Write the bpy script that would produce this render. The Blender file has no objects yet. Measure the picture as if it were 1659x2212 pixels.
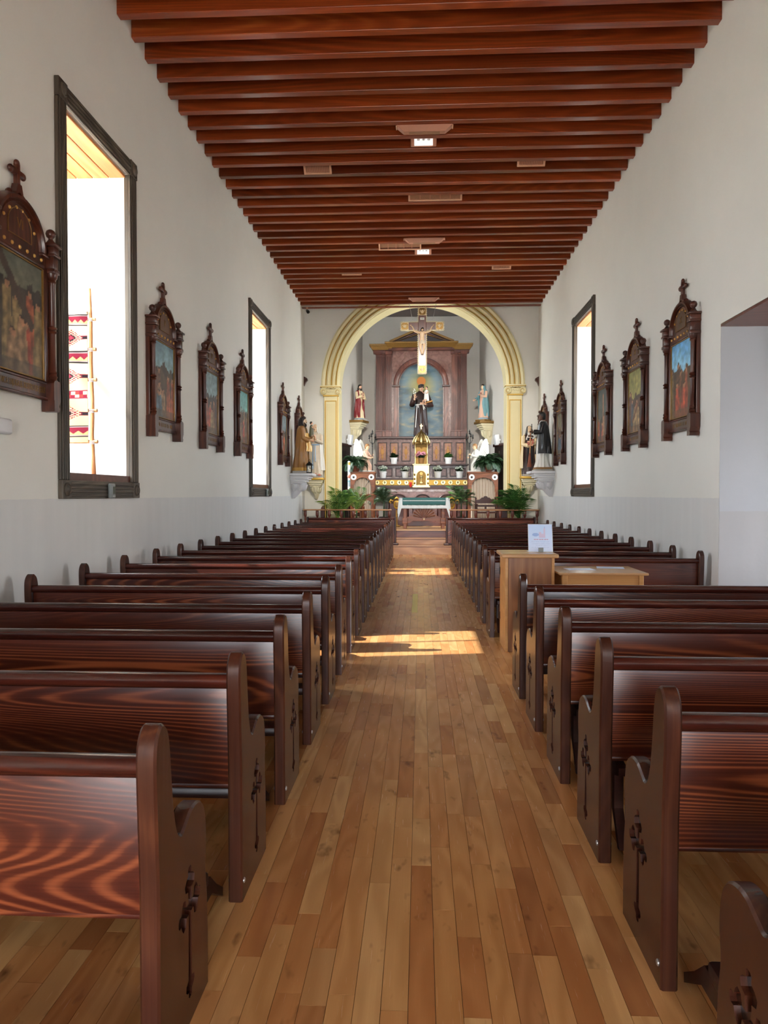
import bpy, bmesh, math, random
from mathutils import Vector, Matrix
random.seed(7)
PI = math.pi
scene = bpy.context.scene
COL = scene.collection

# ------------------------------------------------------------------ camera
F, U, V, EYE = 1600.0, 908.0, 1068.0, 1.6      # focal length and vanishing point in photo pixels, eye height in m
TH = math.atan((U - 829.5) / F)
PH = math.atan((1106 - V) / F * math.cos(TH))
cam_d = bpy.data.cameras.new('camera')
cam = bpy.data.objects.new('camera', cam_d)
COL.objects.link(cam)
cam_d.sensor_fit = 'HORIZONTAL'
cam_d.sensor_width = 36.0
cam_d.lens = 36.0 * F / 1659.0
cam_d.clip_start = 0.05
cam_d.clip_end = 200
cam.location = (0, 0, EYE)
cam.rotation_euler = (PI / 2 - PH, 0, TH)
scene.camera = cam

# ------------------------------------------------------------------ world, sun, exposure
world = bpy.data.worlds.new('world')
scene.world = world
world.use_nodes = True
wn = world.node_tree.nodes
wn['Background'].inputs['Color'].default_value = (0.86, 0.92, 1.0, 1)
wn['Background'].inputs['Strength'].default_value = 7.0
sun_d = bpy.data.lights.new('sun', 'SUN')
sun_d.energy = 5.0
sun_d.angle = math.radians(0.6)
sun_d.color = (1.0, 0.95, 0.88)
sun = bpy.data.objects.new('sun', sun_d)
COL.objects.link(sun)
SUN_DIR = Vector((math.cos(math.radians(46)) * math.cos(math.radians(10)),
                  math.cos(math.radians(46)) * math.sin(math.radians(10)),
                  -math.sin(math.radians(46))))
sun.rotation_euler = SUN_DIR.to_track_quat('-Z', 'Y').to_euler()
sun.location = (-12, 0, 14)
scene.view_settings.view_transform = 'Standard'
scene.view_settings.look = 'None'
scene.view_settings.gamma = 1.0
scene.view_settings.use_curve_mapping = False
scene.view_settings.exposure = 1.95

def portal(name, loc, sx, sy, rot):
    """sampling portal in a window opening: guides the sky light, adds none"""
    l = bpy.data.lights.new(name, 'AREA')
    l.shape = 'RECTANGLE'
    l.size, l.size_y = sx, sy
    l.cycles.is_portal = True
    o = bpy.data.objects.new(name, l)
    COL.objects.link(o)
    o.location = loc
    o.rotation_euler = rot

# ------------------------------------------------------------------ pixel -> place
_fw = Vector((-math.sin(TH) * math.cos(PH), math.cos(TH) * math.cos(PH), -math.sin(PH)))
_rt = Vector((math.cos(TH), math.sin(TH), 0))
_up = _rt.cross(_fw)
def ray(x, y):
    return _fw + _rt * ((x - 829.5) / F) + _up * ((1106 - y) / F)
def at(x, y, Y):
    d = ray(x, y); t = Y / d.y
    return Vector((d.x * t, Y, EYE + d.z * t))
def onx(x, y, X):
    d = ray(x, y); t = X / d.x
    return Vector((X, d.y * t, EYE + d.z * t))
def onz(x, y, Z):
    d = ray(x, y); t = (Z - EYE) / d.z
    return Vector((d.x * t, d.y * t, Z))

# ------------------------------------------------------------------ colours and materials
def s2l(c):
    return tuple((v / 12.92 if v <= 0.04045 else ((v + 0.055) / 1.055) ** 2.4) for v in c)
def rgb(r, g, b):
    return s2l((r / 255, g / 255, b / 255))

class NT:
    def __init__(self, name):
        self.m = bpy.data.materials.new(name)
        self.m.use_nodes = True
        self.t = self.m.node_tree
        self.b = self.t.nodes['Principled BSDF']
    def n(self, typ, **kw):
        nd = self.t.nodes.new(typ)
        for k, v in kw.items():
            if k.startswith('i_'):
                key = k[2:]
                key = int(key) if key.isdigit() else key.replace('_', ' ')
                self.put(nd.inputs[key], v)
            else:
                setattr(nd, k, v)
        return nd
    def put(self, sock, v):
        if isinstance(v, bpy.types.NodeSocket):
            self.t.links.new(v, sock)
        else:
            sock.default_value = v
    def math(self, op, a, b=None, clamp=False):
        nd = self.t.nodes.new('ShaderNodeMath'); nd.operation = op; nd.use_clamp = clamp
        self.put(nd.inputs[0], a)
        if b is not None: self.put(nd.inputs[1], b)
        return nd.outputs[0]
    def vmath(self, op, a, b=None):
        nd = self.t.nodes.new('ShaderNodeVectorMath'); nd.operation = op
        self.put(nd.inputs[0], a)
        if b is not None: self.put(nd.inputs[1], b)
        return nd.outputs[0]
    def ramp(self, fac, stops):
        nd = self.t.nodes.new('ShaderNodeValToRGB')
        e = nd.color_ramp.elements
        while len(e) < len(stops): e.new(0.5)
        for el, (p, c) in zip(e, stops):
            el.position = p; el.color = (*c, 1)
        self.put(nd.inputs[0], fac)
        return nd.outputs[0]
    def mix(self, fac, a, b, mode='MIX'):
        nd = self.t.nodes.new('ShaderNodeMix'); nd.data_type = 'RGBA'; nd.blend_type = mode
        self.put(nd.inputs['Factor'], fac)
        self.put(nd.inputs['A'], (*a, 1) if isinstance(a, tuple) and len(a) == 3 else a)
        self.put(nd.inputs['B'], (*b, 1) if isinstance(b, tuple) and len(b) == 3 else b)
        return nd.outputs['Result']
    def noise(self, vec, scale, detail=3, rough=0.5, dist=0.0):
        return self.n('ShaderNodeTexNoise', i_Vector=vec, i_Scale=scale, i_Detail=detail, i_Roughness=rough, i_Distortion=dist).outputs['Fac']
    def pos(self):
        return self.n('ShaderNodeNewGeometry').outputs['Position']
    def obj(self):
        return self.n('ShaderNodeTexCoord').outputs['Object']
    def rand(self):
        return self.n('ShaderNodeObjectInfo').outputs['Random']
    def bump(self, h, strength=0.3, dist=0.01):
        nd = self.n('ShaderNodeBump', i_Strength=strength, i_Distance=dist, i_Height=h)
        self.t.links.new(nd.outputs[0], self.b.inputs['Normal'])
    def set(self, **kw):
        for k, v in kw.items():
            s = self.b.inputs[k.replace('_', ' ')]
            if isinstance(v, tuple) and len(v) == 3: v = (*v, 1)
            self.put(s, v)
        return self.m

M = {}
def plain(name, col, rough=0.5, metal=0.0, var=0.0, scale=30, bump=0.0, spec=0.5, **kw):
    t = NT(name)
    p = t.obj()
    if var or bump:
        n = t.noise(p, scale, 4)
    c = col
    if var:
        c = t.mix(n, tuple(v * (1 - var) for v in col), tuple(min(1, v * (1 + var)) for v in col))
    t.set(Base_Color=c, Roughness=rough, Metallic=metal)
    t.b.inputs['Specular IOR Level'].default_value = spec
    if bump: t.bump(n, bump, 0.01)
    if kw: t.set(**kw)
    M[name] = t.m
    return t.m

def wood(name, dark, mid, light, axis='X', lines=26, stretch=7.0, freq=1.5, rough=0.32, contrast=1.0, tint=0.25, coat=0.0, bump=0.06, fine=True):
    """plain-sawn wood: contour lines of a noise field drawn out along the grain"""
    t = NT(name)
    r = t.rand()
    off = t.n('ShaderNodeCombineXYZ', i_0=t.math('MULTIPLY', r, 37.1), i_1=t.math('MULTIPLY', r, 17.7), i_2=t.math('MULTIPLY', r, 23.3)).outputs[0]
    p = t.vmath('ADD', t.pos(), off)
    sc = {'X': (1 / stretch, 1, 1), 'Y': (1, 1 / stretch, 1), 'Z': (1, 1, 1 / stretch)}[axis]
    q = t.vmath('MULTIPLY', p, sc)
    n = t.noise(q, freq, 1.3, 0.3, 0.05)
    s = t.math('SINE', t.math('MULTIPLY', n, lines * 2 * PI * 0.5))
    s = t.math('POWER', t.math('ADD', t.math('MULTIPLY', s, 0.5), 0.5), 1.6)
    msk = t.math('MULTIPLY', t.math('SUBTRACT', t.noise(t.vmath('ADD', q, (3.1, 7.7, 1.3)), freq * 1.6, 2), 0.36), 3.2, True)
    s = t.math('ADD', t.math('MULTIPLY', t.math('MULTIPLY', s, t.math('ADD', 0.25, msk)), 0.62 * contrast), 0.30)
    if fine:
        fsc = {'X': (2.0, 90, 90), 'Y': (90, 2.0, 90), 'Z': (90, 90, 2.0)}[axis]
        g = t.noise(t.vmath('MULTIPLY', p, fsc), 1.0, 2, 0.6)
        s = t.math('ADD', t.math('MULTIPLY', s, 0.75), t.math('MULTIPLY', t.math('SUBTRACT', g, 0.25), 0.42))
    big = t.noise(q, freq * 0.8, 1)
    s = t.math('ADD', s, t.math('MULTIPLY', t.math('SUBTRACT', big, 0.5), 0.55))
    c = t.ramp(s, [(0.12, dark), (0.5, mid), (0.88, light)])
    if tint:
        k = t.math('ADD', 1 - tint, t.math('MULTIPLY', r, 2 * tint))
        c = t.vmath('MULTIPLY', c, t.n('ShaderNodeCombineXYZ', i_0=k, i_1=k, i_2=k).outputs[0])
    t.set(Base_Color=c, Roughness=rough)
    if coat:
        t.set(Coat_Weight=coat, Coat_Roughness=0.15)
    if bump: t.bump(s, bump, 0.002)
    M[name] = t.m
    return t.m

def vcol(name, rough=0.5, spec=0.4):
    t = NT(name)
    a = t.n('ShaderNodeVertexColor', layer_name='Col')
    t.set(Base_Color=a.outputs['Color'], Roughness=rough)
    t.b.inputs['Specular IOR Level'].default_value = spec
    M[name] = t.m
    return t.m

# ------------------------------------------------------------------ mesh collector
class MB:
    def __init__(self):
        self.v = []; self.f = []; self.c = None
    def add(self, vs, fs):
        k = len(self.v)
        self.v += [tuple(p) for p in vs]
        self.f += [tuple(i + k for i in f) for f in fs]
        return self
    def box(self, x0, x1, y0, y1, z0, z1, mat=None):
        vs = [Vector((x, y, z)) for z in (z0, z1) for y in (y0, y1) for x in (x0, x1)]
        if mat: vs = [mat @ p for p in vs]
        return self.add(vs, [(0, 2, 3, 1), (4, 5, 7, 6), (0, 1, 5, 4), (2, 6, 7, 3), (0, 4, 6, 2), (1, 3, 7, 5)])
    def cbox(self, c, s, mat=None):
        return self.box(c[0] - s[0] / 2, c[0] + s[0] / 2, c[1] - s[1] / 2, c[1] + s[1] / 2, c[2] - s[2] / 2, c[2] + s[2] / 2, mat)
    def frustum(self, x0, x1, y0, y1, z0, X0, X1, Y0, Y1, z1):
        vs = [(x0, y0, z0), (x1, y0, z0), (x0, y1, z0), (x1, y1, z0), (X0, Y0, z1), (X1, Y0, z1), (X0, Y1, z1), (X1, Y1, z1)]
        return self.add(vs, [(0, 2, 3, 1), (4, 5, 7, 6), (0, 1, 5, 4), (2, 6, 7, 3), (0, 4, 6, 2), (1, 3, 7, 5)])
    def rbox(self, x0, x1, y0, y1, z0, z1, r=0.01, mat=None):
        """box with chamfered edges"""
        bm = bmesh.new()
        bmesh.ops.create_cube(bm, size=1)
        for p in bm.verts:
            p.co = Vector(((x0 + x1) / 2 + p.co.x * (x1 - x0), (y0 + y1) / 2 + p.co.y * (y1 - y0), (z0 + z1) / 2 + p.co.z * (z1 - z0)))
        bmesh.ops.bevel(bm, geom=list(bm.edges), offset=min(r, abs(x1 - x0) * .45, abs(y1 - y0) * .45, abs(z1 - z0) * .45), segments=2, affect='EDGES', profile=0.5)
        self.bm(bm, mat)
        return self
    def bm(self, bm, mat=None):
        bm.verts.index_update()
        vs = [(mat @ p.co if mat else p.co.copy()) for p in bm.verts]
        fs = [tuple(p.index for p in f.verts) for f in bm.faces]
        bm.free()
        return self.add(vs, fs)
    def lathe(self, prof, c=(0, 0, 0), seg=16, mat=None, cap=True, sx=1, sy=1):
        n = len(prof); vs = []
        for r, z in prof:
            for i in range(seg):
                a = 2 * PI * i / seg
                vs.append(Vector((c[0] + sx * r * math.cos(a), c[1] + sy * r * math.sin(a), c[2] + z)))
        if mat: vs = [mat @ p for p in vs]
        fs = []
        for j in range(n - 1):
            for i in range(seg):
                i2 = (i + 1) % seg
                fs.append((j * seg + i, j * seg + i2, (j + 1) * seg + i2, (j + 1) * seg + i))
        if cap:
            fs.append(tuple(range(seg))[::-1]); fs.append(tuple((n - 1) * seg + i for i in range(seg)))
        return self.add(vs, fs)
    def ell(self, c, r, seg=12, rings=8, mat=None):
        prof = [(max(1e-4, math.sin(PI * k / rings)), -math.cos(PI * k / rings)) for k in range(rings + 1)]
        vs = []
        for rr, z in prof:
            for i in range(seg):
                a = 2 * PI * i / seg
                p = Vector((r[0] * rr * math.cos(a), r[1] * rr * math.sin(a), r[2] * z))
                if mat: p = mat @ p
                vs.append(Vector(c) + p)
        fs = []
        for j in range(rings):
            for i in range(seg):
                i2 = (i + 1) % seg
                fs.append((j * seg + i, j * seg + i2, (j + 1) * seg + i2, (j + 1) * seg + i))
        fs.append(tuple(range(seg))[::-1]); fs.append(tuple(rings * seg + i for i in range(seg)))
        return self.add(vs, fs)
    def tube(self, pts, rad, seg=8, flat=1.0):
        pts = [Vector(p) for p in pts]
        if not isinstance(rad, (list, tuple)): rad = [rad] * len(pts)
        vs = []; n = len(pts)
        prev = None
        for k, p in enumerate(pts):
            d = (pts[min(k + 1, n - 1)] - pts[max(k - 1, 0)])
            d = d.normalized() if d.length > 1e-9 else Vector((0, 0, 1))
            if prev is None:
                ref = Vector((0, 0, 1)) if abs(d.z) < 0.9 else Vector((1, 0, 0))
                a = d.cross(ref).normalized()
            else:
                a = (prev - d * prev.dot(d))
                a = a.normalized() if a.length > 1e-6 else d.cross(Vector((1, 0, 0))).normalized()
            prev = a
            b = d.cross(a)
            for i in range(seg):
                t = 2 * PI * i / seg
                vs.append(p + a * (rad[k] * math.cos(t)) + b * (rad[k] * flat * math.sin(t)))
        fs = []
        for k in range(n - 1):
            for i in range(seg):
                i2 = (i + 1) % seg
                fs.append((k * seg + i, k * seg + i2, (k + 1) * seg + i2, (k + 1) * seg + i))
        fs.append(tuple(range(seg))[::-1]); fs.append(tuple((n - 1) * seg + i for i in range(seg)))
        return self.add(vs, fs)
    def loft(self, rings, closed=True, cap=True):
        """rings: equal-length point lists"""
        n = len(rings[0]); vs = [p for r in rings for p in r]; fs = []
        for k in range(len(rings) - 1):
            for i in range(n if closed else n - 1):
                i2 = (i + 1) % n
                fs.append((k * n + i, k * n + i2, (k + 1) * n + i2, (k + 1) * n + i))
        if cap and closed:
            fs.append(tuple(range(n))[::-1]); fs.append(tuple((len(rings) - 1) * n + i for i in range(n)))
        return self.add(vs, fs)
    def prism(self, poly, y0, y1, plane='XZ', holes=None, mat=None):
        """extrude a 2-D outline (list of (a,b)), optional holes, between y0 and y1 along the plane's normal"""
        bm = bmesh.new()
        def mk(a, b, c):
            return {'XZ': (a, c, b), 'YZ': (c, a, b), 'XY': (a, b, c)}[plane]
        loops = [poly] + (holes or [])
        es = []; rings = []
        for lp in loops:
            vv = [bm.verts.new(mk(a, b, y0)) for a, b in lp]
            rings.append(vv)
            es += [bm.edges.new((vv[i], vv[(i + 1) % len(vv)])) for i in range(len(vv))]
        if holes:
            bmesh.ops.triangle_fill(bm, use_beauty=True, edges=es)
        else:
            bm.faces.new(rings[0])
        fcs = list(bm.faces)
        vm = {}
        for r in rings:
            for p in r:
                q = p.co.copy()
                q[{'XZ': 1, 'YZ': 0, 'XY': 2}[plane]] = y1
                vm[p] = bm.verts.new(q)
        for f in fcs:
            bm.faces.new([vm[p] for p in reversed(f.verts)])
        for r in rings:
            for i in range(len(r)):
                a, b = r[i], r[(i + 1) % len(r)]
                bm.faces.new((a, b, vm[b], vm[a]))
        bmesh.ops.recalc_face_normals(bm, faces=list(bm.faces))
        return self.bm(bm, mat)
    def xf(self, mat):
        self.v = [tuple(mat @ Vector(p)) for p in self.v]
        return self
    def mesh(self, name, mat, smooth=None):
        me = bpy.data.meshes.new(name)
        me.from_pydata(self.v, [], self.f)
        me.update()
        if mat: me.materials.append(mat)
        if smooth is not None:
            me.shade_smooth()
            if smooth < 3.1:
                me.set_sharp_from_angle(angle=smooth)
        return me
    def build(self, name, mat, parent=None, smooth=None, loc=None, kind=None):
        o = bpy.data.objects.new(name, self.mesh(name, M[mat] if isinstance(mat, str) else mat, smooth))
        COL.objects.link(o)
        if parent: o.parent = parent
        if loc: o.location = loc
        if kind: o['kind'] = kind
        return o

SM = 0.7
def mb(): return MB()
def new(name, me, parent=None, loc=(0, 0, 0), rot=(0, 0, 0), scale=(1, 1, 1)):
    o = bpy.data.objects.new(name, me)
    COL.objects.link(o)
    o.parent = parent
    o.location = loc; o.rotation_euler = rot; o.scale = scale
    return o
def empty(name, loc=(0, 0, 0), rz=0.0):
    o = bpy.data.objects.new(name, None)
    COL.objects.link(o)
    o.location = loc; o.rotation_euler = (0, 0, rz); o.empty_display_size = 0.1
    return o
def tag(o, label=None, cat=None, group=None, kind=None):
    if label: o['label'] = label
    if cat: o['category'] = cat
    if group: o['group'] = group
    if kind: o['kind'] = kind
    return o
def copy_tree(o, parent=None):
    c = o.copy(); COL.objects.link(c); c.parent = parent
    for ch in list(o.children): copy_tree(ch, c)
    return c
def arc(cx, cz, r, a0, a1, n, rz=None):
    rz = r if rz is None else rz
    return [(cx + r * math.cos(a0 + (a1 - a0) * i / n), cz + rz * math.sin(a0 + (a1 - a0) * i / n)) for i in range(n + 1)]
def paint(name, w, h, nx, ny, fn, mat, parent=None, plane='XZ', clip=None):
    """a flat painted panel: fn(u,v)->sRGB 0..1 stored as colour attribute; origin at lower left"""
    vs = []; cs = []
    for j in range(ny + 1):
        for i in range(nx + 1):
            u, v = i / nx, j / ny
            vs.append((u * w, 0, v * h) if plane == 'XZ' else (u * w, v * h, 0))
            cs.append(s2l(tuple(min(1, max(0, q)) for q in fn(u, v))))
    fs = []
    for j in range(ny):
        for i in range(nx):
            a = j * (nx + 1) + i
            if clip and not clip((i + .5) / nx, (j + .5) / ny): continue
            fs.append((a, a + 1, a + nx + 2, a + nx + 1))
    me = bpy.data.meshes.new(name)
    me.from_pydata(vs, [], fs)
    ca = me.color_attributes.new('Col', 'FLOAT_COLOR', 'POINT')
    ca.data.foreach_set('color', [q for c in cs for q in (*c, 1)])
    me.materials.append(M[mat] if isinstance(mat, str) else mat)
    me.update()
    o = bpy.data.objects.new(name, me)
    COL.objects.link(o)
    o.parent = parent
    return o
from mathutils import noise as mnoise
def fbm(x, y, s=0.0, o=4):
    return mnoise.fractal(Vector((x, y, s)), 1.0, 2.0, o, noise_basis='PERLIN_ORIGINAL')
def lerp3(a, b, t):
    t = max(0, min(1, t))
    return tuple(a[i] + (b[i] - a[i]) * t for i in range(3))
def text_mesh(s, size, extrude=0.001, align='CENTER'):
    cu = bpy.data.curves.new('lettering', 'FONT')
    cu.body = s; cu.size = size; cu.extrude = extrude; cu.align_x = align; cu.align_y = 'CENTER'
    cu.resolution_u = 3
    o = bpy.data.objects.new('lettering', cu)
    COL.objects.link(o)
    dg = bpy.context.evaluated_depsgraph_get()
    me = bpy.data.meshes.new_from_object(o.evaluated_get(dg))
    bpy.data.objects.remove(o); bpy.data.curves.remove(cu)
    return me
ORD = ['first', 'second', 'third', 'fourth', 'fifth', 'sixth', 'seventh', 'eighth', 'ninth', 'tenth', 'eleventh', 'twelfth', 'thirteenth',
       'fourteenth', 'fifteenth', 'sixteenth', 'seventeenth', 'eighteenth', 'nineteenth', 'twentieth']
# ------------------------------------------------------------------ material library
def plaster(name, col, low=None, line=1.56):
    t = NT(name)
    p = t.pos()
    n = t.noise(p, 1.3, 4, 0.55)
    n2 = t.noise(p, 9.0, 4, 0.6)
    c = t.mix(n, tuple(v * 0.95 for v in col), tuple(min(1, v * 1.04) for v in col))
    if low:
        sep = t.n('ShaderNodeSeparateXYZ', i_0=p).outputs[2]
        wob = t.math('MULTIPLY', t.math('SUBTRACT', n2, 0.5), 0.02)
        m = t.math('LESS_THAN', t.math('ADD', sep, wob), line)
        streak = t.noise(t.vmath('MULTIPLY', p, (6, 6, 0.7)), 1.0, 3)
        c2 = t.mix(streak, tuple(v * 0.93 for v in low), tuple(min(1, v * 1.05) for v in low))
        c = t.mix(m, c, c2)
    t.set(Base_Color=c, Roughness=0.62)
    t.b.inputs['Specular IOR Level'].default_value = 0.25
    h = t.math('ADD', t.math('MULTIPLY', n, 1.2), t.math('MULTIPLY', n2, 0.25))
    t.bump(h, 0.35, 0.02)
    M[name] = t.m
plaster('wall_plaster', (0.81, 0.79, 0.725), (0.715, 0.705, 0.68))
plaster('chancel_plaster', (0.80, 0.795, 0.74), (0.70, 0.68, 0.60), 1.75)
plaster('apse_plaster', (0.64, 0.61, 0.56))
plaster('porch_shade_plaster', (0.43, 0.445, 0.48), (0.415, 0.41, 0.42), 1.42)  # plaster darkened to bluish grey, the porch shade put into its colour

wood('pew_back', rgb(46, 19, 14), rgb(84, 37, 24), rgb(146, 78, 46), 'X', 150, 11.0, 2.6, 0.27, 1.05, 0.18)
wood('pew_rail', rgb(44, 17, 13), rgb(68, 28, 20), rgb(100, 46, 30), 'X', 50, 9.0, 2.0, 0.22, 0.6, 0.2)
wood('pew_end', rgb(52, 25, 17), rgb(72, 38, 25), rgb(96, 54, 34), 'Z', 70, 9.0, 2.2, 0.27, 0.55, 0.12)
wood('pew_dark', rgb(40, 18, 14), rgb(60, 28, 20), rgb(84, 42, 28), 'X', 20, 7.0, 2.0, 0.35, 0.7, 0.15)
wood('beam_wood', rgb(92, 34, 13), rgb(146, 64, 27), rgb(190, 104, 48), 'X', 70, 10.0, 1.6, 0.28, 0.35, 0.28)
wood('ceiling_deck', rgb(66, 24, 10), rgb(100, 40, 16), rgb(130, 60, 24), 'Y', 20, 8.0, 1.6, 0.4)
wood('oak', rgb(118, 74, 44), rgb(158, 106, 66), rgb(186, 134, 88), 'Z', 30, 5.0, 2.4, 0.35, 0.8, 0.06)
wood('oak_light', rgb(172, 118, 62), rgb(198, 146, 86), rgb(214, 168, 108), 'X', 18, 6.0, 2.0, 0.4, 0.6, 0.06)
wood('oak_top', rgb(176, 128, 84), rgb(200, 156, 110), rgb(214, 176, 132), 'X', 16, 6.0, 2.0, 0.25, 0.5, 0.05)
wood('casing', rgb(50, 44, 36), rgb(80, 70, 58), rgb(108, 96, 80), 'Z', 30, 9.0, 2.5, 0.55, 0.8, 0.08)
wood('casing_x', rgb(50, 44, 36), rgb(80, 70, 58), rgb(108, 96, 80), 'Y', 30, 9.0, 2.5, 0.55, 0.8, 0.08)
wood('soffit', rgb(170, 96, 44), rgb(206, 134, 70), rgb(224, 160, 96), 'Y', 22, 7.0, 2.0, 0.45, 0.7, 0.12)
wood('station_wood', rgb(48, 22, 15), rgb(80, 40, 27), rgb(108, 58, 38), 'Z', 24, 6.0, 3.0, 0.3, 0.7, 0.1)
wood('altar_wood', rgb(58, 24, 18), rgb(98, 48, 36), rgb(132, 78, 60), 'Z', 26, 6.0, 1.8, 0.3, 0.75, 0.06)
wood('altar_wood_h', rgb(52, 20, 15), rgb(88, 42, 30), rgb(122, 68, 50), 'X', 26, 6.0, 1.8, 0.3, 0.75, 0.06)
wood('altar_dark', rgb(34, 12, 9), rgb(58, 24, 18), rgb(76, 36, 26), 'X', 20, 6.0, 2.0, 0.3, 0.6, 0.06)
wood('table_wood', rgb(84, 42, 22), rgb(128, 72, 40), rgb(158, 96, 56), 'X', 20, 5.0, 2.4, 0.35, 0.7, 0.08)
wood('step_light', rgb(140, 92, 58), rgb(176, 126, 84), rgb(198, 150, 106), 'X', 26, 6.0, 1.8, 0.3, 0.8, 0.06)
wood('step_red', rgb(72, 34, 24), rgb(104, 54, 38), rgb(128, 74, 54), 'X', 26, 6.0, 1.8, 0.3, 0.7, 0.06)
wood('ladder_wood', rgb(176, 110, 60), rgb(206, 146, 92), rgb(224, 176, 124), 'Z', 16, 6.0, 4.0, 0.5, 0.6, 0.06)

# floor boards: honey oak, every board its own tone
def floor_mat():
    t = NT('floor_board')
    g = t.n('ShaderNodeNewGeometry')
    r = t.math('FRACT', t.math('ADD', t.math('MULTIPLY', t.rand(), 7.3), g.outputs['Random Per Island']))
    off = t.n('ShaderNodeCombineXYZ', i_0=t.math('MULTIPLY', r, 41.0), i_1=t.math('MULTIPLY', r, 19.0), i_2=t.math('MULTIPLY', r, 9.0)).outputs[0]
    p = t.vmath('ADD', g.outputs['Position'], off)
    q = t.vmath('MULTIPLY', p, (1.0, 0.16, 1.0))
    n = t.noise(q, 4.5, 2.0, 0.4, 0.2)
    s = t.math('ADD', t.math('MULTIPLY', t.math('SINE', t.math('MULTIPLY', n, 52.0)), 0.5), 0.5)
    fine = t.noise(t.vmath('MULTIPLY', p, (160, 5, 1)), 1.0, 2, 0.6)
    knot = t.noise(t.vmath('MULTIPLY', p, (1.0, 0.45, 1.0)), 9.0, 3, 0.6)
    base = t.ramp(r, [(0.0, rgb(190, 126, 74)), (0.22, rgb(206, 144, 88)), (0.5, rgb(219, 163, 105)), (0.72, rgb(208, 150, 92)), (0.9, rgb(226, 177, 118)), (1.0, rgb(172, 108, 62))])
    c = t.mix(t.math('MULTIPLY', s, 0.42), base, t.vmath('MULTIPLY', base, (0.66, 0.55, 0.45)))
    c = t.mix(t.math('MULTIPLY', t.math('SUBTRACT', fine, 0.3), 0.35, True), c, t.vmath('MULTIPLY', base, (0.7, 0.6, 0.5)))
    k = t.math('MULTIPLY', t.math('SUBTRACT', knot, 0.63), 7.0, True)
    c = t.mix(t.math('MULTIPLY', k, 0.75), c, rgb(70, 34, 16))
    t.set(Base_Color=c, Roughness=t.math('ADD', 0.19, t.math('MULTIPLY', fine, 0.12)))
    t.bump(fine, 0.015, 0.001)
    M['floor_board'] = t.m
floor_mat()
plain('floor_gap', rgb(52, 28, 16), 0.8)
plain('yellow_strip', rgb(214, 206, 96), 0.3, var=0.12, scale=40)
plain('ground', (0.78, 0.71, 0.61), 0.9, var=0.05, scale=3)  # unseen outdoor ground, made pale to bounce daylight up to the ceiling
plain('cream', rgb(232, 222, 176), 0.42, var=0.04, scale=6)
plain('cream_panel', rgb(226, 214, 164), 0.45, var=0.05, scale=5)
plain('gold_paint', rgb(196, 156, 62), 0.38, 0.35, var=0.15, scale=40)
plain('old_gold', rgb(132, 98, 46), 0.42, 0.3, var=0.25, scale=30, bump=0.2)
plain('brass', rgb(222, 200, 142), 0.26, 0.85, var=0.15, scale=30)
plain('brass_dark', rgb(120, 92, 46), 0.35, 0.8, var=0.3, scale=40, bump=0.3)
plain('stone_white', rgb(228, 226, 226), 0.5, var=0.04, scale=20, bump=0.1)
plain('stone_grey', rgb(168, 164, 156), 0.7, var=0.15, scale=40, bump=0.2)
plain('stone_cream', rgb(222, 212, 178), 0.55, var=0.06, scale=20, bump=0.1)
plain('white_plastic', rgb(226, 227, 230), 0.35)
plain('white_ceramic', rgb(232, 234, 236), 0.2)
plain('grey_plastic', rgb(120, 124, 122), 0.35)
plain('screen_grey', rgb(70, 78, 72), 0.2)
plain('black_iron', rgb(22, 21, 20), 0.45, 0.3)
plain('steel', rgb(200, 200, 198), 0.28, 0.9)
plain('dark_hole', rgb(18, 12, 10), 0.9)
plain('dark_panel', rgb(38, 26, 22), 0.45, var=0.2, scale=20)
plain('fixture', rgb(198, 140, 114), 0.5, var=0.05, scale=30)
plain('fixture_light', rgb(222, 172, 140), 0.5)
plain('louvre', rgb(166, 122, 92), 0.5, var=0.2, scale=60)
plain('paper', rgb(214, 226, 246), 0.35)
plain('leaf_dark', rgb(28, 54, 24), 0.5, var=0.4, scale=25)
plain('leaf_mid', rgb(66, 112, 50), 0.45, var=0.35, scale=20)
plain('leaf_light', rgb(132, 166, 78), 0.45, var=0.3, scale=16)
plain('leaf_pale', rgb(150, 176, 160), 0.55, var=0.25, scale=60)
plain('bloom_white', rgb(206, 216, 202), 0.6, var=0.15, scale=90, bump=0.4)
plain('bloom_pink', rgb(222, 150, 168), 0.6, var=0.2, scale=90, bump=0.4)
plain('bloom_rose', rgb(196, 116, 100), 0.6, var=0.35, scale=90, bump=0.4)
plain('terracotta', rgb(120, 62, 40), 0.7, var=0.1, scale=20)
plain('black_pot', rgb(26, 26, 28), 0.5)
plain('basket', rgb(150, 110, 66), 0.7, var=0.3, scale=120, bump=0.4)
plain('curtain', rgb(186, 172, 156), 0.8, var=0.08, scale=12)
plain('linen', rgb(218, 228, 234), 0.75, var=0.03, scale=30)
plain('teal_trim', rgb(58, 110, 112), 0.75, var=0.2, scale=90)
plain('skin', rgb(222, 176, 146), 0.45, var=0.05, scale=20)
plain('skin_pale', rgb(226, 196, 160), 0.4, var=0.08, scale=20)
plain('skin_dark', rgb(92, 58, 42), 0.4, var=0.1, scale=20)
plain('hair_dark', rgb(42, 30, 24), 0.5, var=0.3, scale=60, bump=0.4)
plain('hair_black', rgb(20, 17, 16), 0.45, var=0.3, scale=60, bump=0.4)
plain('hair_fair', rgb(150, 106, 62), 0.5, var=0.2, scale=60, bump=0.4)
plain('robe_red', rgb(126, 22, 30), 0.4, var=0.2, scale=14)
plain('robe_cream', rgb(224, 204, 164), 0.45, var=0.08, scale=14)
plain('robe_ochre', rgb(158, 112, 58), 0.38, var=0.15, scale=9)
plain('robe_gold', rgb(206, 160, 84), 0.3, 0.2, var=0.2, scale=14)
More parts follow.
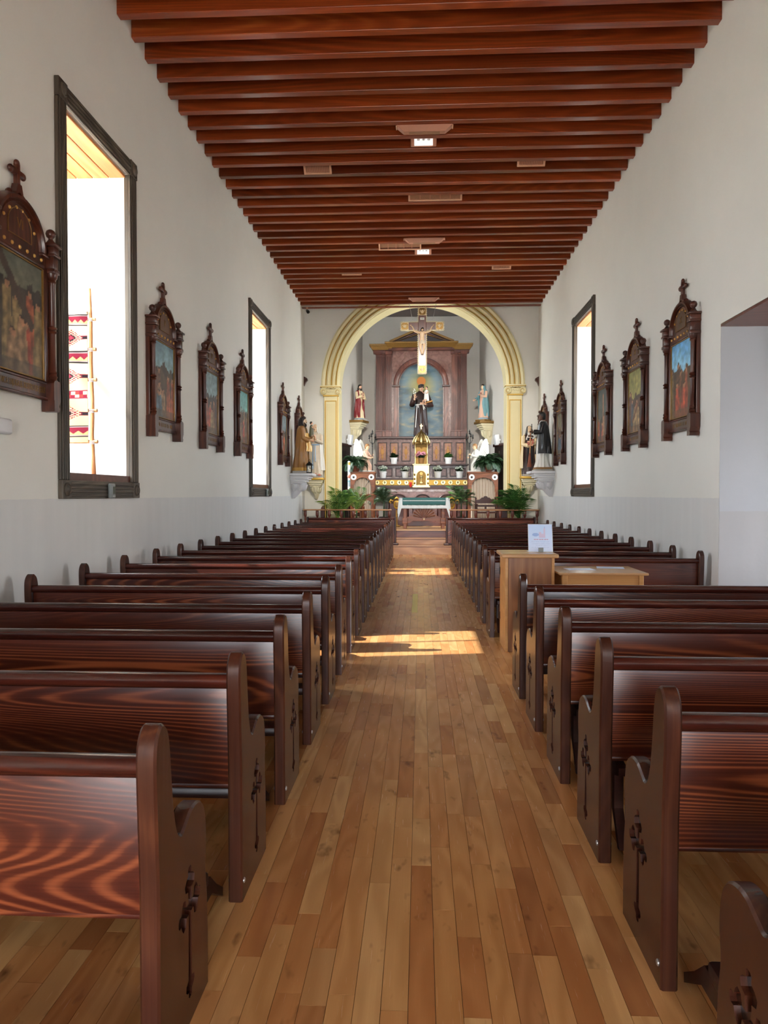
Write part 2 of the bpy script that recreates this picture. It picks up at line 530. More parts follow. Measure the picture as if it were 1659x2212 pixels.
plain('robe_green', rgb(92, 92, 70), 0.5, var=0.2, scale=14)
plain('robe_brown', rgb(52, 30, 26), 0.38, var=0.2, scale=14)
plain('robe_white', rgb(226, 224, 216), 0.45, var=0.05, scale=14)
plain('robe_shell', rgb(212, 198, 176), 0.42, var=0.1, scale=9)
plain('robe_black', rgb(26, 27, 30), 0.28, var=0.2, scale=14)
plain('robe_pink', rgb(216, 176, 152), 0.45, var=0.08, scale=14)
plain('robe_blue', rgb(104, 150, 158), 0.42, var=0.15, scale=14)
plain('robe_slate', rgb(96, 110, 112), 0.45, var=0.15, scale=14)
plain('sash_blue', rgb(150, 180, 208), 0.45, var=0.05, scale=14)
plain('base_blue', rgb(146, 166, 178), 0.5, var=0.15, scale=20)
plain('lips', rgb(160, 84, 74), 0.5)
plain('eye_dark', rgb(30, 22, 18), 0.3)
plain('red_glass', rgb(150, 12, 16), 0.1, Emission_Color=(1, 0.05, 0.03), Emission_Strength=0.1)
plain('lamp_lens', rgb(232, 234, 236), 0.3, Emission_Color=(1, 0.97, 0.92), Emission_Strength=0.2)
plain('book', rgb(176, 122, 52), 0.5)
plain('halo', rgb(200, 124, 58), 0.5)
vcol('painted', 0.42)
vcol('woven', 0.9, 0.1)
vcol('print', 0.35)

def glass_mat():
    t = NT('pane_glass')
    t.t.nodes.remove(t.b)
    tr = t.n('ShaderNodeBsdfTransparent'); tr.inputs[0].default_value = (0.80, 0.82, 0.83, 1)
    gl = t.n('ShaderNodeBsdfGlossy', i_Roughness=0.03)
    mx = t.n('ShaderNodeMixShader', i_0=0.07)
    t.t.links.new(tr.outputs[0], mx.inputs[1]); t.t.links.new(gl.outputs[0], mx.inputs[2])
    t.t.links.new(mx.outputs[0], t.t.nodes['Material Output'].inputs[0])
    M['pane_glass'] = t.m
glass_mat()
def marble(name, a, b, scale=5):
    t = NT(name)
    n = t.noise(t.pos(), scale, 6, 0.62, 1.2)
    t.set(Base_Color=t.ramp(n, [(0.3, a), (0.5, tuple((x + y) / 2 for x, y in zip(a, b))), (0.7, b)]), Roughness=0.25)
    M[name] = t.m
marble('marbled', rgb(82, 44, 38), rgb(146, 106, 96), 6)
marble('marble_grey', rgb(104, 72, 64), rgb(190, 176, 172), 4)
marble('icon_panel', rgb(120, 66, 44), rgb(168, 116, 78), 9)
# ------------------------------------------------------------------ the building
XL, XR, YC, YR = -3.2, 3.2, 20.4, -5.0        # side walls, chancel wall, rear wall
WT = 1.00                                      # wall thickness
ZB = 6.65                                      # underside of the ceiling beams
ZT = ZB + 0.27

def rect(y0, y1, z0, z1): return [(y0, z0), (y1, z0), (y1, z1), (y0, z1)]
WIN_L = [(6.40, 8.20), (13.72, 15.62)]
WIN_R = [(13.82, 15.74)]
FZ0, FZ1, FW = 1.56, 5.26, 0.17                # casing bottom, top, width
def opening(w): return rect(w[0] + FW - 0.01, w[1] - FW + 0.01, FZ0 + FW - 0.01, FZ1 - FW + 0.01)
DOOR = (5.95, 8.12, 3.42)
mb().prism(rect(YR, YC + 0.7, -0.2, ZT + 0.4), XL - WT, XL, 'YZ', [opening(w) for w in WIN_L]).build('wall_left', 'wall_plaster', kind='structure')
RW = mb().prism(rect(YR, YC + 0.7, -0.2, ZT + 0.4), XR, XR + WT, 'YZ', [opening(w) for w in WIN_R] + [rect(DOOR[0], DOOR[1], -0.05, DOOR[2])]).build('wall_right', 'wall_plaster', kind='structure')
# rear wall behind the camera: unseen open double door added and widened for fill daylight
mb().prism([(XL - WT, -0.2), (XR + WT, -0.2), (XR + WT, ZT + 0.4), (XL - WT, ZT + 0.4)], YR - 1.0, YR, 'XZ',
           [[(-1.4, -0.05), (1.4, -0.05), (1.4, 3.4), (-1.4, 3.4)]]).build('wall_rear', 'wall_plaster', kind='structure')
dr0 = empty('rear_fill_door', (0, YR - 1.0, 0)); tag(dr0, kind='structure')
for s_ in (-1, 1): mb().rbox(*sorted((s_ * 1.43, s_ * 2.8)), -0.09, -0.01, 0.0, 3.38, 0.01).build('door_leaf', 'table_wood', dr0)
mb().box(-60, 60, -60, 80, -0.5, -0.3).build('ground', 'ground', kind='structure')

# ceiling: deck and beams
ceil = mb().box(XL, XR, YR, YC, ZT, ZT + 0.1).build('ceiling', 'ceiling_deck', kind='structure')
bme = mb().rbox(XL, XR, -0.052, 0.052, 0, 0.27, 0.006).mesh('beam', M['beam_wood'])
nb = 0
yb = 8.27 + 0.398 * 29
while yb > YR + 0.2:
    new('beam', bme, ceil, (0, yb - 0.052, ZB + random.uniform(-0.004, 0.004)), (0, 0, random.uniform(-0.0012, 0.0012)))
    yb -= 0.398
# plaster coves left between the beam ends and the wall are part of the walls; the last beam is deeper and moulded
mb().box(XL, XR, YC - 0.42, YC - 0.30, ZB - 0.02, ZB + 0.0).build('cornice_strip', 'beam_wood', ceil)

# ---- windows
def window(n, X, side, y0, y1):
    """side=-1 left wall, +1 right wall; casing sits proud of the wall on the nave side"""
    w = empty('window_%d' % n, (X, (y0 + y1) / 2, FZ0))
    tag(w, kind='structure')
    hw, hh = (y1 - y0) / 2, FZ1 - FZ0
    d = -side                                     # direction into the nave
    def cb(m, ya, yb_, za, zb, da, db):
        xs = sorted((d * da, d * db)); m.rbox(xs[0], xs[1], ya, yb_, za, zb, 0.006)
    # jambs and head: flat board with raised reeds and square rosettes in the corners
    for ya, yb_ in ((-hw, -hw + FW), (hw - FW, hw)):
        m = mb(); cb(m, ya, yb_, FW, hh - FW, 0, 0.03)
        for k in range(4): cb(m, ya + 0.02 + k * 0.036, ya + 0.044 + k * 0.036, FW + .002, hh - FW - .002, 0.028, 0.042)
        m.build('casing_jamb', 'casing', w)
    for za in (0, hh - FW):
        m = mb(); cb(m, -hw + FW, hw - FW, za, za + FW, 0, 0.03)
        for k in range(4): cb(m, -hw + FW + .002, hw - FW - .002, za + 0.02 + k * 0.036, za + 0.044 + k * 0.036, 0.028, 0.042)
        m.build('casing_rail', 'casing_x', w)
        for ya in (-hw, hw - FW):
            m = mb(); cb(m, ya, ya + FW, za, za + FW, 0, 0.045)
            b = m.build('corner_block', 'casing', w)
            rs = mb().lathe([(0.062, 0), (0.062, 0.008), (0.05, 0.016), (0.042, 0.008), (0.03, 0.01), (0.016, 0.02), (0.001, 0.022)], seg=18,
                            mat=Matrix.Translation((d * 0.045, ya + FW / 2, za + FW / 2)) @ Matrix.Rotation(d * PI / 2, 4, 'Y'))
            rs.build('rosette', 'casing', b, SM)
    # wooden inner lining, sill and soffit boards in the deep opening
    for ya in (-hw + FW - 0.012, hw - FW):
        mb().box(*sorted((-d * 0.0, -d * 0.04)), ya, ya + 0.012, FW, hh - FW).build('jamb_lining', 'casing', w)
    mb().box(*sorted((-d * 0.0, -d * (WT - 0.06))), -hw + FW, hw - FW, FW - 0.02, FW + 0.07).build('window_sill', 'step_red', w)
    nb_ = 5; bw = (WT - 0.1) / nb_
    me = mb().rbox(-bw / 2 + 0.005, bw / 2 - 0.005, -hw + FW, hw - FW, 0, 0.03, 0.006).mesh('soffit_board', M['soffit'])
    for k in range(nb_): new('soffit_board', me, w, (-d * (0.02 + bw * (k + .5)), 0, hh - FW - 0.032))
    # sash and panes on the outside face
    gx = -d * (WT - 0.08)
    m = mb()
    iy, z0, z1 = hw - FW, FW + 0.07, hh - FW - 0.03
    for ya, yb_, za, zb in ((-iy, -iy + .06, z0, z1), (iy - .06, iy, z0, z1), (-iy + .06, iy - .06, z0, z0 + .07), (-iy + .06, iy - .06, z1 - .06, z1),
                            (-iy + .06, iy - .06, (z0 + z1) / 2 - .03, (z0 + z1) / 2 + .03), (-.02, .02, z0 + .07, (z0 + z1) / 2 - .03), (-.02, .02, (z0 + z1) / 2 + .03, z1 - .06)):
        m.box(gx - .025, gx + .025, ya, yb_, za, zb)
    m.build('sash', 'stone_white', w)
    for ya, yb_ in ((-iy + .06, -.02), (.02, iy - .06)):
        for za, zb in ((z0 + .07, (z0 + z1) / 2 - .03), ((z0 + z1) / 2 + .03, z1 - .06)):
            mb().box(gx - .003, gx + .003, ya, yb_, za, zb).build('pane', 'pane_glass', w)
    portal('portal_window', (X - d * (WT + 0.02), (y0 + y1) / 2, (FZ0 + FZ1) / 2), hh - 2 * FW, 2 * iy, (0, -d * PI / 2 + (PI if False else 0), 0))
    return w
wn_ = 0
for w in WIN_L:
    wn_ += 1; window(wn_, XL, -1, *w)
for w in WIN_R:
    wn_ += 1; window(wn_, XR, 1, *w)

portal('portal_entry', (0, YR - 1.02, 1.7), 2.8, 3.4, (PI / 2, 0, 0))
# ---- side porch beyond the doorway in the right wall
po = mb()
po.box(XR + WT, XR + 3.2, DOOR[1] + 0.3, DOOR[1] + 0.5, -0.2, 4.0)
po.box(XR + WT, XR + 3.2, DOOR[0] - 0.5, DOOR[0] - 0.3, -0.2, 4.0)
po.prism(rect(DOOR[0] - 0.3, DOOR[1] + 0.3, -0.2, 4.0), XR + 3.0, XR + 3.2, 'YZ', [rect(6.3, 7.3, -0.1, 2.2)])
po.build('wall_porch', 'porch_shade_plaster', kind='structure')
mb().box(XR + WT, XR + 3.2, DOOR[0] - 0.5, DOOR[1] + 0.5, 3.95, 4.05).build('ceiling_porch', 'step_red', kind='structure')
mb().box(XR - 0.0, XR + 3.2, DOOR[0] - 0.5, DOOR[1] + 0.5, -0.25, -0.012).build('floor_porch', 'floor_gap', kind='structure')
dl = mb()
dl.box(XR + 0.0, XR + WT, DOOR[0] + .004, DOOR[1] - .004, DOOR[2] - 0.03, DOOR[2] - 0.004)
dl.build('door_lintel', 'step_red', RW)
# thin sheet over the doorway's far jamb; its shade is put into the grey colour
mb().box(XR + 0.004, XR + WT, DOOR[1] - 0.006, DOOR[1] - 0.001, 0, DOOR[2] - 0.03).build('jamb_shade', 'porch_shade_plaster', RW)
portal('portal_porch', (XR + 3.25, 6.8, 1.05), 2.3, 1.0, (0, PI / 2, 0))

# ---- chancel wall with its arch
ACX = (at(731, 832, YC).x + at(1096, 832, YC).x) / 2
AR = (at(1096, 832, YC).x - at(731, 832, YC).x) / 2
ASZ = at(913, 832, YC).z
WTOP = 7.6
outline = [(XL, -0.2), (ACX - AR, -0.2)] + [(ACX - AR * math.cos(PI * i / 48), ASZ + AR * math.sin(PI * i / 48)) for i in range(49)] + [(ACX + AR, -0.2), (XR, -0.2), (XR, WTOP), (XL, WTOP)]
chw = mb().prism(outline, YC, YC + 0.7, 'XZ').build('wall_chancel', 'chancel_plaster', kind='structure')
# archivolt: moulded cream bands with gilt fillets
tr = empty('trim_1', (ACX, YC, ASZ)); tag(tr, kind='structure')
AW = 0.47
def sweep(prof, a0=0.0, a1=PI, n=64):
    """prof: list of (radius, y) swept round the arch"""
    rings = []
    for i in range(n + 1):
        a = a0 + (a1 - a0) * i / n
        rings.append([Vector((-r * math.cos(a), y, r * math.sin(a))) for r, y in prof])
    return mb().loft(rings, True, True)
def hb(r0, r1, d, n=6):       # half-round bead
    return [(r0 + (r1 - r0) * (1 - math.cos(PI * k / n)) / 2, -0.05 - d * math.sin(PI * k / n)) for k in range(n + 1)]
prof = [(AR - 0.004, 0.0), (AR - 0.004, -0.07), (AR + 0.03, -0.09), (AR + 0.06, -0.06)] + hb(AR + 0.075, AR + 0.17, 0.06) + [(AR + 0.19, -0.04)] + hb(AR + 0.21, AR + 0.32, 0.07) + [(AR + 0.345, -0.05), (AR + 0.36, -0.09), (AR + 0.42, -0.10), (AR + 0.45, -0.06), (AR + 0.47, -0.05), (AR + 0.47, 0.0)]
sweep(prof).build('archivolt', 'cream', tr, 0.6)
for r, y in ((AR + 0.058, -0.058), (AR + 0.19, -0.046), (AR + 0.345, -0.056)):
    sweep([(r - 0.014, y + .02), (r - 0.012, y - .012), (r, y - .022), (r + 0.012, y - .012), (r + 0.014, y + .02)]).build('gilt_fillet', 'gold_paint', tr, 0.6)
# soffit of the arch
rings = []
for i in range(49):
    a = PI * i / 48
    rings.append([Vector((-r * math.cos(a), y, r * math.sin(a))) for r, y in ((AR - 0.004, -0.0), (AR - 0.03, 0.02), (AR - 0.03, 0.68), (AR - 0.004, 0.7))])
mb().loft(rings, True, True).build('arch_soffit', 'cream', tr, 0.5)

def pilaster(n, sx):
    """sx=-1 left, +1 right. Panelled cream shaft, gilt edges, scrolled capital"""
    t = empty('trim_%d' % n, (ACX + sx * (AR + 0.20), YC, 0.6)); tag(t, kind='structure')
    hw = 0.19; zt = ASZ - 0.30 - 0.6
    m = mb()
    m.rbox(-hw, hw, -0.10, 0.0, 0, zt, 0.012)
    m.box(*sorted((-sx * hw, -sx * (hw + 0.03))), -0.04, 0.70, 0, zt + .26)
    m.build('shaft', 'cream', t)
    for a, b in ((-hw + 0.03, -hw + 0.055), (hw - 0.055, hw - 0.03)):
        mb().box(a, b, -0.118, -0.10, 0.1, zt - 0.12).build('panel_moulding', 'gold_paint', t)
    mb().box(-hw + 0.055, hw - 0.055, -0.118, -0.10, zt - 0.145, zt - 0.12).build('panel_moulding', 'gold_paint', t)
    mb().rbox(-hw + 0.085, hw - 0.085, -0.112, -0.10, 0.14, zt - 0.2, 0.006).build('raised_panel', 'cream_panel', t)
    m = mb(); m.box(-sx * hw - .008, -sx * hw + .008, -0.108, -0.094, 0, zt); m.build('gilt_edge', 'gold_paint', t)
    # capital
    cz = zt
    c = mb()
    c.rbox(-hw - 0.02, hw + 0.02, -0.13, 0.02, cz, cz + 0.05, 0.012)
    c.rbox(-hw - 0.01, hw + 0.01, -0.12, 0.02, cz + 0.05, cz + 0.20, 0.01)
    c.rbox(-hw - 0.09, hw + 0.09, -0.20, 0.02, cz + 0.245, cz + 0.285, 0.01)
    c.rbox(-hw - 0.06, hw + 0.06, -0.17, 0.02, cz + 0.205, cz + 0.245, 0.01)
    for bx in range(5): c.ell((-0.12 + bx * 0.06, -0.13, cz + 0.13), (0.026, 0.02, 0.032), 8, 6)
    cap = c.build('capital', 'cream', t, 0.6)
    mb().box(-hw - 0.022, hw + 0.022, -0.134, 0.0, cz - 0.004, cz + 0.03).build('gilt_band', 'gold_paint', cap)
    mb().box(-hw - 0.092, hw + 0.092, -0.204, 0.0, cz + 0.236, cz + 0.25).build('gilt_band', 'gold_paint', cap)
    for s in (-1, 1):
        v = mb()
        R = Matrix.Translation((s * (hw + 0.005), -0.02, cz + 0.125)) @ Matrix.Rotation(PI / 2, 4, 'X')
        v.lathe([(0.085, 0.0), (0.098, 0.02), (0.08, 0.06), (0.08, 0.10), (0.098, 0.13), (0.085, 0.145), (0.062, 0.13), (0.055, 0.14), (0.04, 0.13), (0.03, 0.15), (0.001, 0.155)], seg=20, mat=R)
        vo = v.build('volute', 'cream', cap, 0.7)
        sp = [Vector((s * (hw + 0.005) + math.cos(a) * (0.02 + 0.012 * a / 1.0), -0.168, cz + 0.125 + math.sin(a) * (0.02 + 0.012 * a))) for a in [k * 0.5 for k in range(12)]]
        mb().tube(sp, 0.006, 6).build('scroll', 'gold_paint', vo, 1)
    f = mb(); f.ell((0, -0.15, cz + 0.215), (0.05, 0.02, 0.025), 8, 6)
    for s in (-1, 1): f.tube([(s * 0.04, -0.15, cz + 0.215), (s * 0.09, -0.16, cz + 0.225), (s * 0.13, -0.15, cz + 0.2)], [0.018, 0.014, 0.006], 6)
    f.build('gilt_leaf', 'old_gold', cap, 1)
pilaster(2, -1); pilaster(3, 1)

# ---- apse: canted walls, back wall, dark ceiling
YA = 25.4
ax0, ax1 = at(783, 900, YA).x, at(1035.5, 900, YA).x
AZ = at(909, 684, YA).z
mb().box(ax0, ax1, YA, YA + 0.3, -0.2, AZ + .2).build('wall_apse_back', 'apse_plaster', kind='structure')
def cant(name, xa, xb):
    """canted wall with a tall side window added to light the altar, unseen behind the arch"""
    a = Vector((xa, YC + 0.7)); b = Vector((xb, YA)); L = (b - a).length
    d = (b - a).normalized(); s = 1 if xa < 0 else -1
    nrm = Vector((-d.y, d.x)) * s
    mt = Matrix(((d.x, nrm.x, 0, a.x), (d.y, nrm.y, 0, a.y), (0, 0, 1, 0), (0, 0, 0, 1)))
    hole = [(0.35, 2.2), (1.75, 2.2), (1.75, 6.2), (0.35, 6.2)]  # added opening, out of view, to bring daylight onto the altar
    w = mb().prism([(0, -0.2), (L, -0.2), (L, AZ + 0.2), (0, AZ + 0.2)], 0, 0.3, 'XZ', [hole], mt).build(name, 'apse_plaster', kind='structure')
    mb().box(0.35, 1.75, 0.14, 0.146, 2.2, 6.2, mt).build('pane', 'pane_glass', w)
    m = mb()
    for q in ((0.35, 1.75, 2.2, 2.26), (0.35, 1.75, 6.14, 6.2), (0.35, 0.41, 2.26, 6.14), (1.69, 1.75, 2.26, 6.14), (1.03, 1.07, 2.26, 6.14), (0.41, 1.69, 4.18, 4.24)): m.box(q[0], q[1], 0.12, 0.17, q[2], q[3], mt)
    m.build('sash', 'stone_white', w)
    c = mt @ Vector((1.05, 0.32, 4.2))
    portal('portal_apse', c, 1.4, 4.0, (-nrm.to_3d()).to_track_quat('-Z', 'Y').to_euler())
cant('wall_apse_left', XL, ax0); cant('wall_apse_right', XR, ax1)
mb().prism([(XL, YC + .7), (XR, YC + .7), (ax1, YA), (ax0, YA)], AZ, AZ + 0.15, 'XY').build('ceiling_apse', 'altar_dark', kind='structure')

# ---- floor: base slab and individually laid boards
floor = mb().box(XL - 0.1, XR + 0.1, YR - 1.1, YA, -0.2, -0.012).build('floor', 'floor_gap', kind='structure')
BW = 0.0855
boards = []
x = XL
rnd = random.Random(11)
while x < XR:
    y = YR + rnd.uniform(-0.5, 0)
    while y < 19.7:
        L = rnd.choice((0.32, 0.45, 0.55, 0.7, 0.85, 1.0, 1.25)) * rnd.uniform(0.85, 1.15)
        boards.append((x, y, min(L, 19.7 - y)))
        y += L
    x += BW
def score(b):
    x, y, L = b
    yc = y + L / 2
    if yc < 1.9 or x < -1.45 or x > 1.5: return 1e9
    if x < -0.74 and yc > 3.6: return 1e9
    if x > 0.76 and yc > 4.2: return 1e9
    return yc
boards.sort(key=score)
unit = mb().box(0, 1, 0, 1, -0.012, 0).mesh('floor_board', M['floor_board'])
near = boards[:300]
for (x, y, L) in near:
    new('floor_board', unit, floor, (x + 0.0008, y + 0.0008, rnd.uniform(-0.0006, 0)), (0, 0, 0), (BW - 0.0016, L - 0.0016, 1))
m = mb()
for (x, y, L) in boards[300:]:
    m.box(x + 0.0008, x + BW - 0.0008, y + 0.0008, y + L - 0.0008, -0.012, rnd.uniform(-0.0006, 0))
m.build('floor_boards', 'floor_board', floor, kind='stuff')
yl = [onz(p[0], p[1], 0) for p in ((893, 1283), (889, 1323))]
mb().box(yl[1].x, yl[1].x + 0.08, yl[1].y, yl[0].y, 0.0, 0.0012).build('yellow_floor_strip', 'yellow_strip', floor)  # thin yellow-green strip laid over the aisle boards

# ---- steps up to the sanctuary
S1, S2, S3 = 0.24, 0.42, 0.63
YS1, YS2, YS3 = 19.7, 20.05, 20.38
def step(name, y0, y1, z0, z1, riser, tread, label):
    t = empty(name, (0, y0, 0)); tag(t, kind='structure')
    mb().box(XL, XR, 0.02, y1 - y0, z0, z1 - 0.03).build('riser', riser, t)
    mb().rbox(XL, XR, -0.015, y1 - y0, z1 - 0.03, z1, 0.01).build('tread', tread, t)
step('floor_step', YS1, YS2 + .1, -0.01, S1, 'step_light', 'step_light', '')
step('floor_step', YS2, YS3 + .1, -0.01, S2, 'step_light', 'step_light', '')
step('floor_step', YS3, YA, -0.01, S3, 'step_red', 'oak_top', '')
# ------------------------------------------------------------------ pews
PT = 0.056                                      # thickness of a pew end
def smooth_curve(pts, n=5):
    """Catmull-Rom through open list of 2-D points"""
    out = []
    P = [pts[0]] + pts + [pts[-1]]
    for i in range(1, len(P) - 2):
        p0, p1, p2, p3 = P[i - 1], P[i], P[i + 1], P[i + 2]
        for k in range(n):
            t = k / n
            out.append(tuple(0.5 * ((2 * p1[j]) + (-p0[j] + p2[j]) * t + (2 * p0[j] - 5 * p1[j] + 4 * p2[j] - p3[j]) * t * t + (-p0[j] + 3 * p1[j] - 3 * p2[j] + p3[j]) * t ** 3) for j in range(2)))
    out.append(pts[-1])
    return out
PROFILE = [(0.0, 0.0), (0.0, 0.30)] + smooth_curve([(0.0, 0.55), (-0.012, 0.74), (-0.018, 0.88), (-0.006, 0.945), (0.035, 0.980), (0.078, 0.955), (0.098, 0.90), (0.112, 0.80), (0.130, 0.70), (0.158, 0.632), (0.190, 0.608), (0.225, 0.618), (0.285, 0.642), (0.35, 0.640), (0.405, 0.612), (0.432, 0.56), (0.440, 0.48), (0.430, 0.40), (0.445, 0.30), (0.452, 0.18)], 4) + [(0.452, 0.0)]
def offset(poly, d):
    n = len(poly); out = []
    for i in range(n):
        a = Vector(poly[i - 1]); b = Vector(poly[i]); c = Vector(poly[(i + 1) % n])
        e1 = (b - a).normalized(); e2 = (c - b).normalized()
        n1 = Vector((-e1.y, e1.x)); n2 = Vector((-e2.y, e2.x))
        m = (n1 + n2); m = m.normalized() / max(0.5, math.sqrt(max(0.01, (1 + n1.dot(n2)) / 2)))
        out.append((b.x - m.x * d, b.y - m.y * d))
    return out
def cross_outline(cy, cz):
    """latin cross with three-lobed ends; cz is the height of the arms"""
    w = 0.017
    def lobe(ang, L, l=0.030):
        # end of an arm pointing in direction ang: stem, two side lobes, tip lobe
        pts = [(w, L - 3.1 * l), (w, L - 2.4 * l), (w + 0.8 * l, L - 2.15 * l), (w + 1.0 * l, L - 1.5 * l), (w + 0.55 * l, L - 1.05 * l), (w * .9, L - 0.8 * l), (w * .95, L - .25 * l), (w * .45, L)]
        pts = [(a, b) for a, b in pts] 
        full = pts + [(-a, b) for a, b in reversed(pts)]
        ca, sa = math.cos(ang), math.sin(ang)
        return [(cy + a * ca - b * sa, cz + a * sa + b * ca) for a, b in full]
    poly = []
    # anticlockwise: up, left(+y mirrored), down, right
    for ang, L in ((0, 0.125), (PI / 2, 0.105), (PI, 0.275), (3 * PI / 2, 0.105)):
        poly += lobe(ang, L, 0.030 if L < 0.2 else 0.024)
    return poly
def pew_end_mesh():
    bm = bmesh.new()
    base = PROFILE[::-1]
    r = 0.007
    area = sum(base[i - 1][0] * base[i][1] - base[i][0] * base[i - 1][1] for i in range(len(base)))
    ins = offset(base, r if area < 0 else -r)
    # keep the foot flat on the floor
    ins = [(a, 0.0 if base[i][1] == 0.0 else b) for i, (a, b) in enumerate(ins)]
    cr = cross_outline(0.262, 0.352)
    dep = 0.017
    loops = {}
    for s in (-1, 1):
        o0 = [bm.verts.new((s * (PT / 2 - r), a, b)) for a, b in base]
        o1 = [bm.verts.new((s * PT / 2, a, b)) for a, b in ins]
        h1 = [bm.verts.new((s * PT / 2, a, b)) for a, b in cr]
        h0 = [bm.verts.new((s * (PT / 2 - dep), a, b)) for a, b in cr]
        es = [bm.edges.new((o1[i], o1[(i + 1) % len(o1)])) for i in range(len(o1))] + [bm.edges.new((h1[i], h1[(i + 1) % len(h1)])) for i in range(len(h1))]
        bmesh.ops.triangle_fill(bm, use_beauty=True, edges=es)
        es = [bm.edges.new((h0[i], h0[(i + 1) % len(h0)])) for i in range(len(h0))]
        bmesh.ops.triangle_fill(bm, use_beauty=True, edges=es)
        for A, B in ((o0, o1), (h0, h1)):
            for i in range(len(A)):
                j = (i + 1) % len(A)
                bm.faces.new((A[i], A[j], B[j], B[i]))
        loops[s] = o0
    A, B = loops[-1], loops[1]
    for i in range(len(A)):
        j = (i + 1) % len(A)
        bm.faces.new((A[i], A[j], B[j], B[i]))
    bmesh.ops.recalc_face_normals(bm, faces=list(bm.faces))
    return mb().bm(bm).mesh('pew_end', M['pew_end'], 0.6)
PEW_END = pew_end_mesh()
def pew_parts(L):
    h = L / 2 - PT
    d = {}
    # backrest leans a little; a rounded cap rail runs along its top
    lean = Matrix.Translation((0, 0.052, 0.47)) @ Matrix.Rotation(math.radians(3.0), 4, 'X')
    d['backrest'] = mb().rbox(-h, h, -0.012, 0.014, -0.02, 0.40, 0.004, lean).mesh('backrest', M['pew_back'], 0.6)
    prof = [(0.05, 0.838), (0.018, 0.838), (0.006, 0.848), (0.000, 0.866), (0.006, 0.884), (0.022, 0.893), (0.050, 0.893), (0.066, 0.884), (0.07, 0.866), (0.064, 0.848)]
    d['top_rail'] = mb().prism(prof, -h, h, 'YZ').mesh('top_rail', M['pew_rail'], 0.8)
    d['seat'] = mb().rbox(-h, h, 0.06, 0.455, 0.425, 0.455, 0.008).mesh('seat', M['pew_back'], 0.6)
    d['apron'] = mb().rbox(-h, h, 0.40, 0.422, 0.33, 0.425, 0.004).mesh('apron', M['pew_dark'], 0.6)
    d['centre_support'] = mb().prism([(0.05, 0.425), (0.05, 0.0), (0.12, 0.0), (0.16, 0.25), (0.36, 0.30), (0.38, 0.425)], -0.02, 0.02, 'YZ').mesh('centre_support', M['pew_dark'])
    d['bolt'] = mb().ell((0, 0, 0), (0.005, 0.011, 0.011), 10, 6).mesh('bolt', M['steel'], 3.2)
    # kneeler, built round its pivot
    d['kneeler_pad'] = mb().rbox(-h + 0.03, h - 0.03, -0.075, 0.075, 0, 0.055, 0.014).mesh('kneeler_pad', M['pew_dark'], 0.6)
    d['kneeler_leg'] = mb().prism([(0.018, -0.02), (0.022, 0.012), (-0.07, 0.075), (-0.15, 0.145), (-0.335, 0.150), (-0.345, 0.10), (-0.335, 0.0), (-0.30, 0.0), (-0.28, 0.07), (-0.13, 0.07)], -0.02, 0.02, 'YZ').mesh('kneeler_leg', M['pew_dark'])
    return d
def pew(name, parts, x0, x1, y, label, group, up=False, aisle=1):
    t = empty(name, ((x0 + x1) / 2, y, 0))
    tag(t, label, 'pew', group)
    L = x1 - x0
    for s in (-1, 1):
        e = new('pew_end', PEW_END, t, (s * (L / 2 - PT / 2), 0, 0))
        new('bolt', parts['bolt'], e, (s * (PT / 2 + 0.001), 0.03, 0.075))
        new('bolt', parts['bolt'], e, (-s * (PT / 2 + 0.001), 0.03, 0.075))
    for k in ('backrest', 'top_rail', 'seat', 'apron', 'centre_support'):
        new(k, parts[k], t)
    if up:
        kn = new('kneeler_pad', parts['kneeler_pad'], t, (0, -0.075, 0.30), (PI / 2, 0, 0))
        for s in (-1, 1):
            new('kneeler_leg', parts['kneeler_leg'], kn, (s * (L / 2 - PT - 0.055), -0.23, -0.105), (-PI, 0, 0))
    else:
        kn = new('kneeler_pad', parts['kneeler_pad'], t, (0, -0.225, 0.148))
        for s in (-1, 1):
            new('kneeler_leg', parts['kneeler_leg'], kn, (s * (L / 2 - PT - 0.055), 0.255, -0.148 + 0.075 - 0.055))
    return t
LX0, LX1, RX0, RX1 = -3.06, -0.695, 0.775, 3.12
PL, PR = pew_parts(LX1 - LX0), pew_parts(RX1 - RX0)
left_y = [1.92 + 0.915 * k for k in range(8)] + [8.325 + 0.862 * k for k in range(1, 13)]
right_y = [1.50, 2.39, 3.22, 4.10, 5.00, 5.80] + [8.30 + 0.895 * k for k in range(12)]
for i, y in enumerate(left_y):
    pew('pew', PL, LX0, LX1, y, 'dark stained wooden pew left of the aisle, %s row from the camera' % ORD[i], 'pews left of the aisle', False)
for i, y in enumerate(right_y):
    if i < 6:
        lb = 'dark stained wooden pew right of the aisle, %s row from the camera' % ORD[i]
    else:
        lb = 'dark stained wooden pew right of the aisle, %s row beyond the oak stand' % ORD[i - 6]
    pew('pew', PR, RX0, RX1, y, lb, 'pews right of the aisle', i in (2, 3, 5, 6, 7, 9, 12))
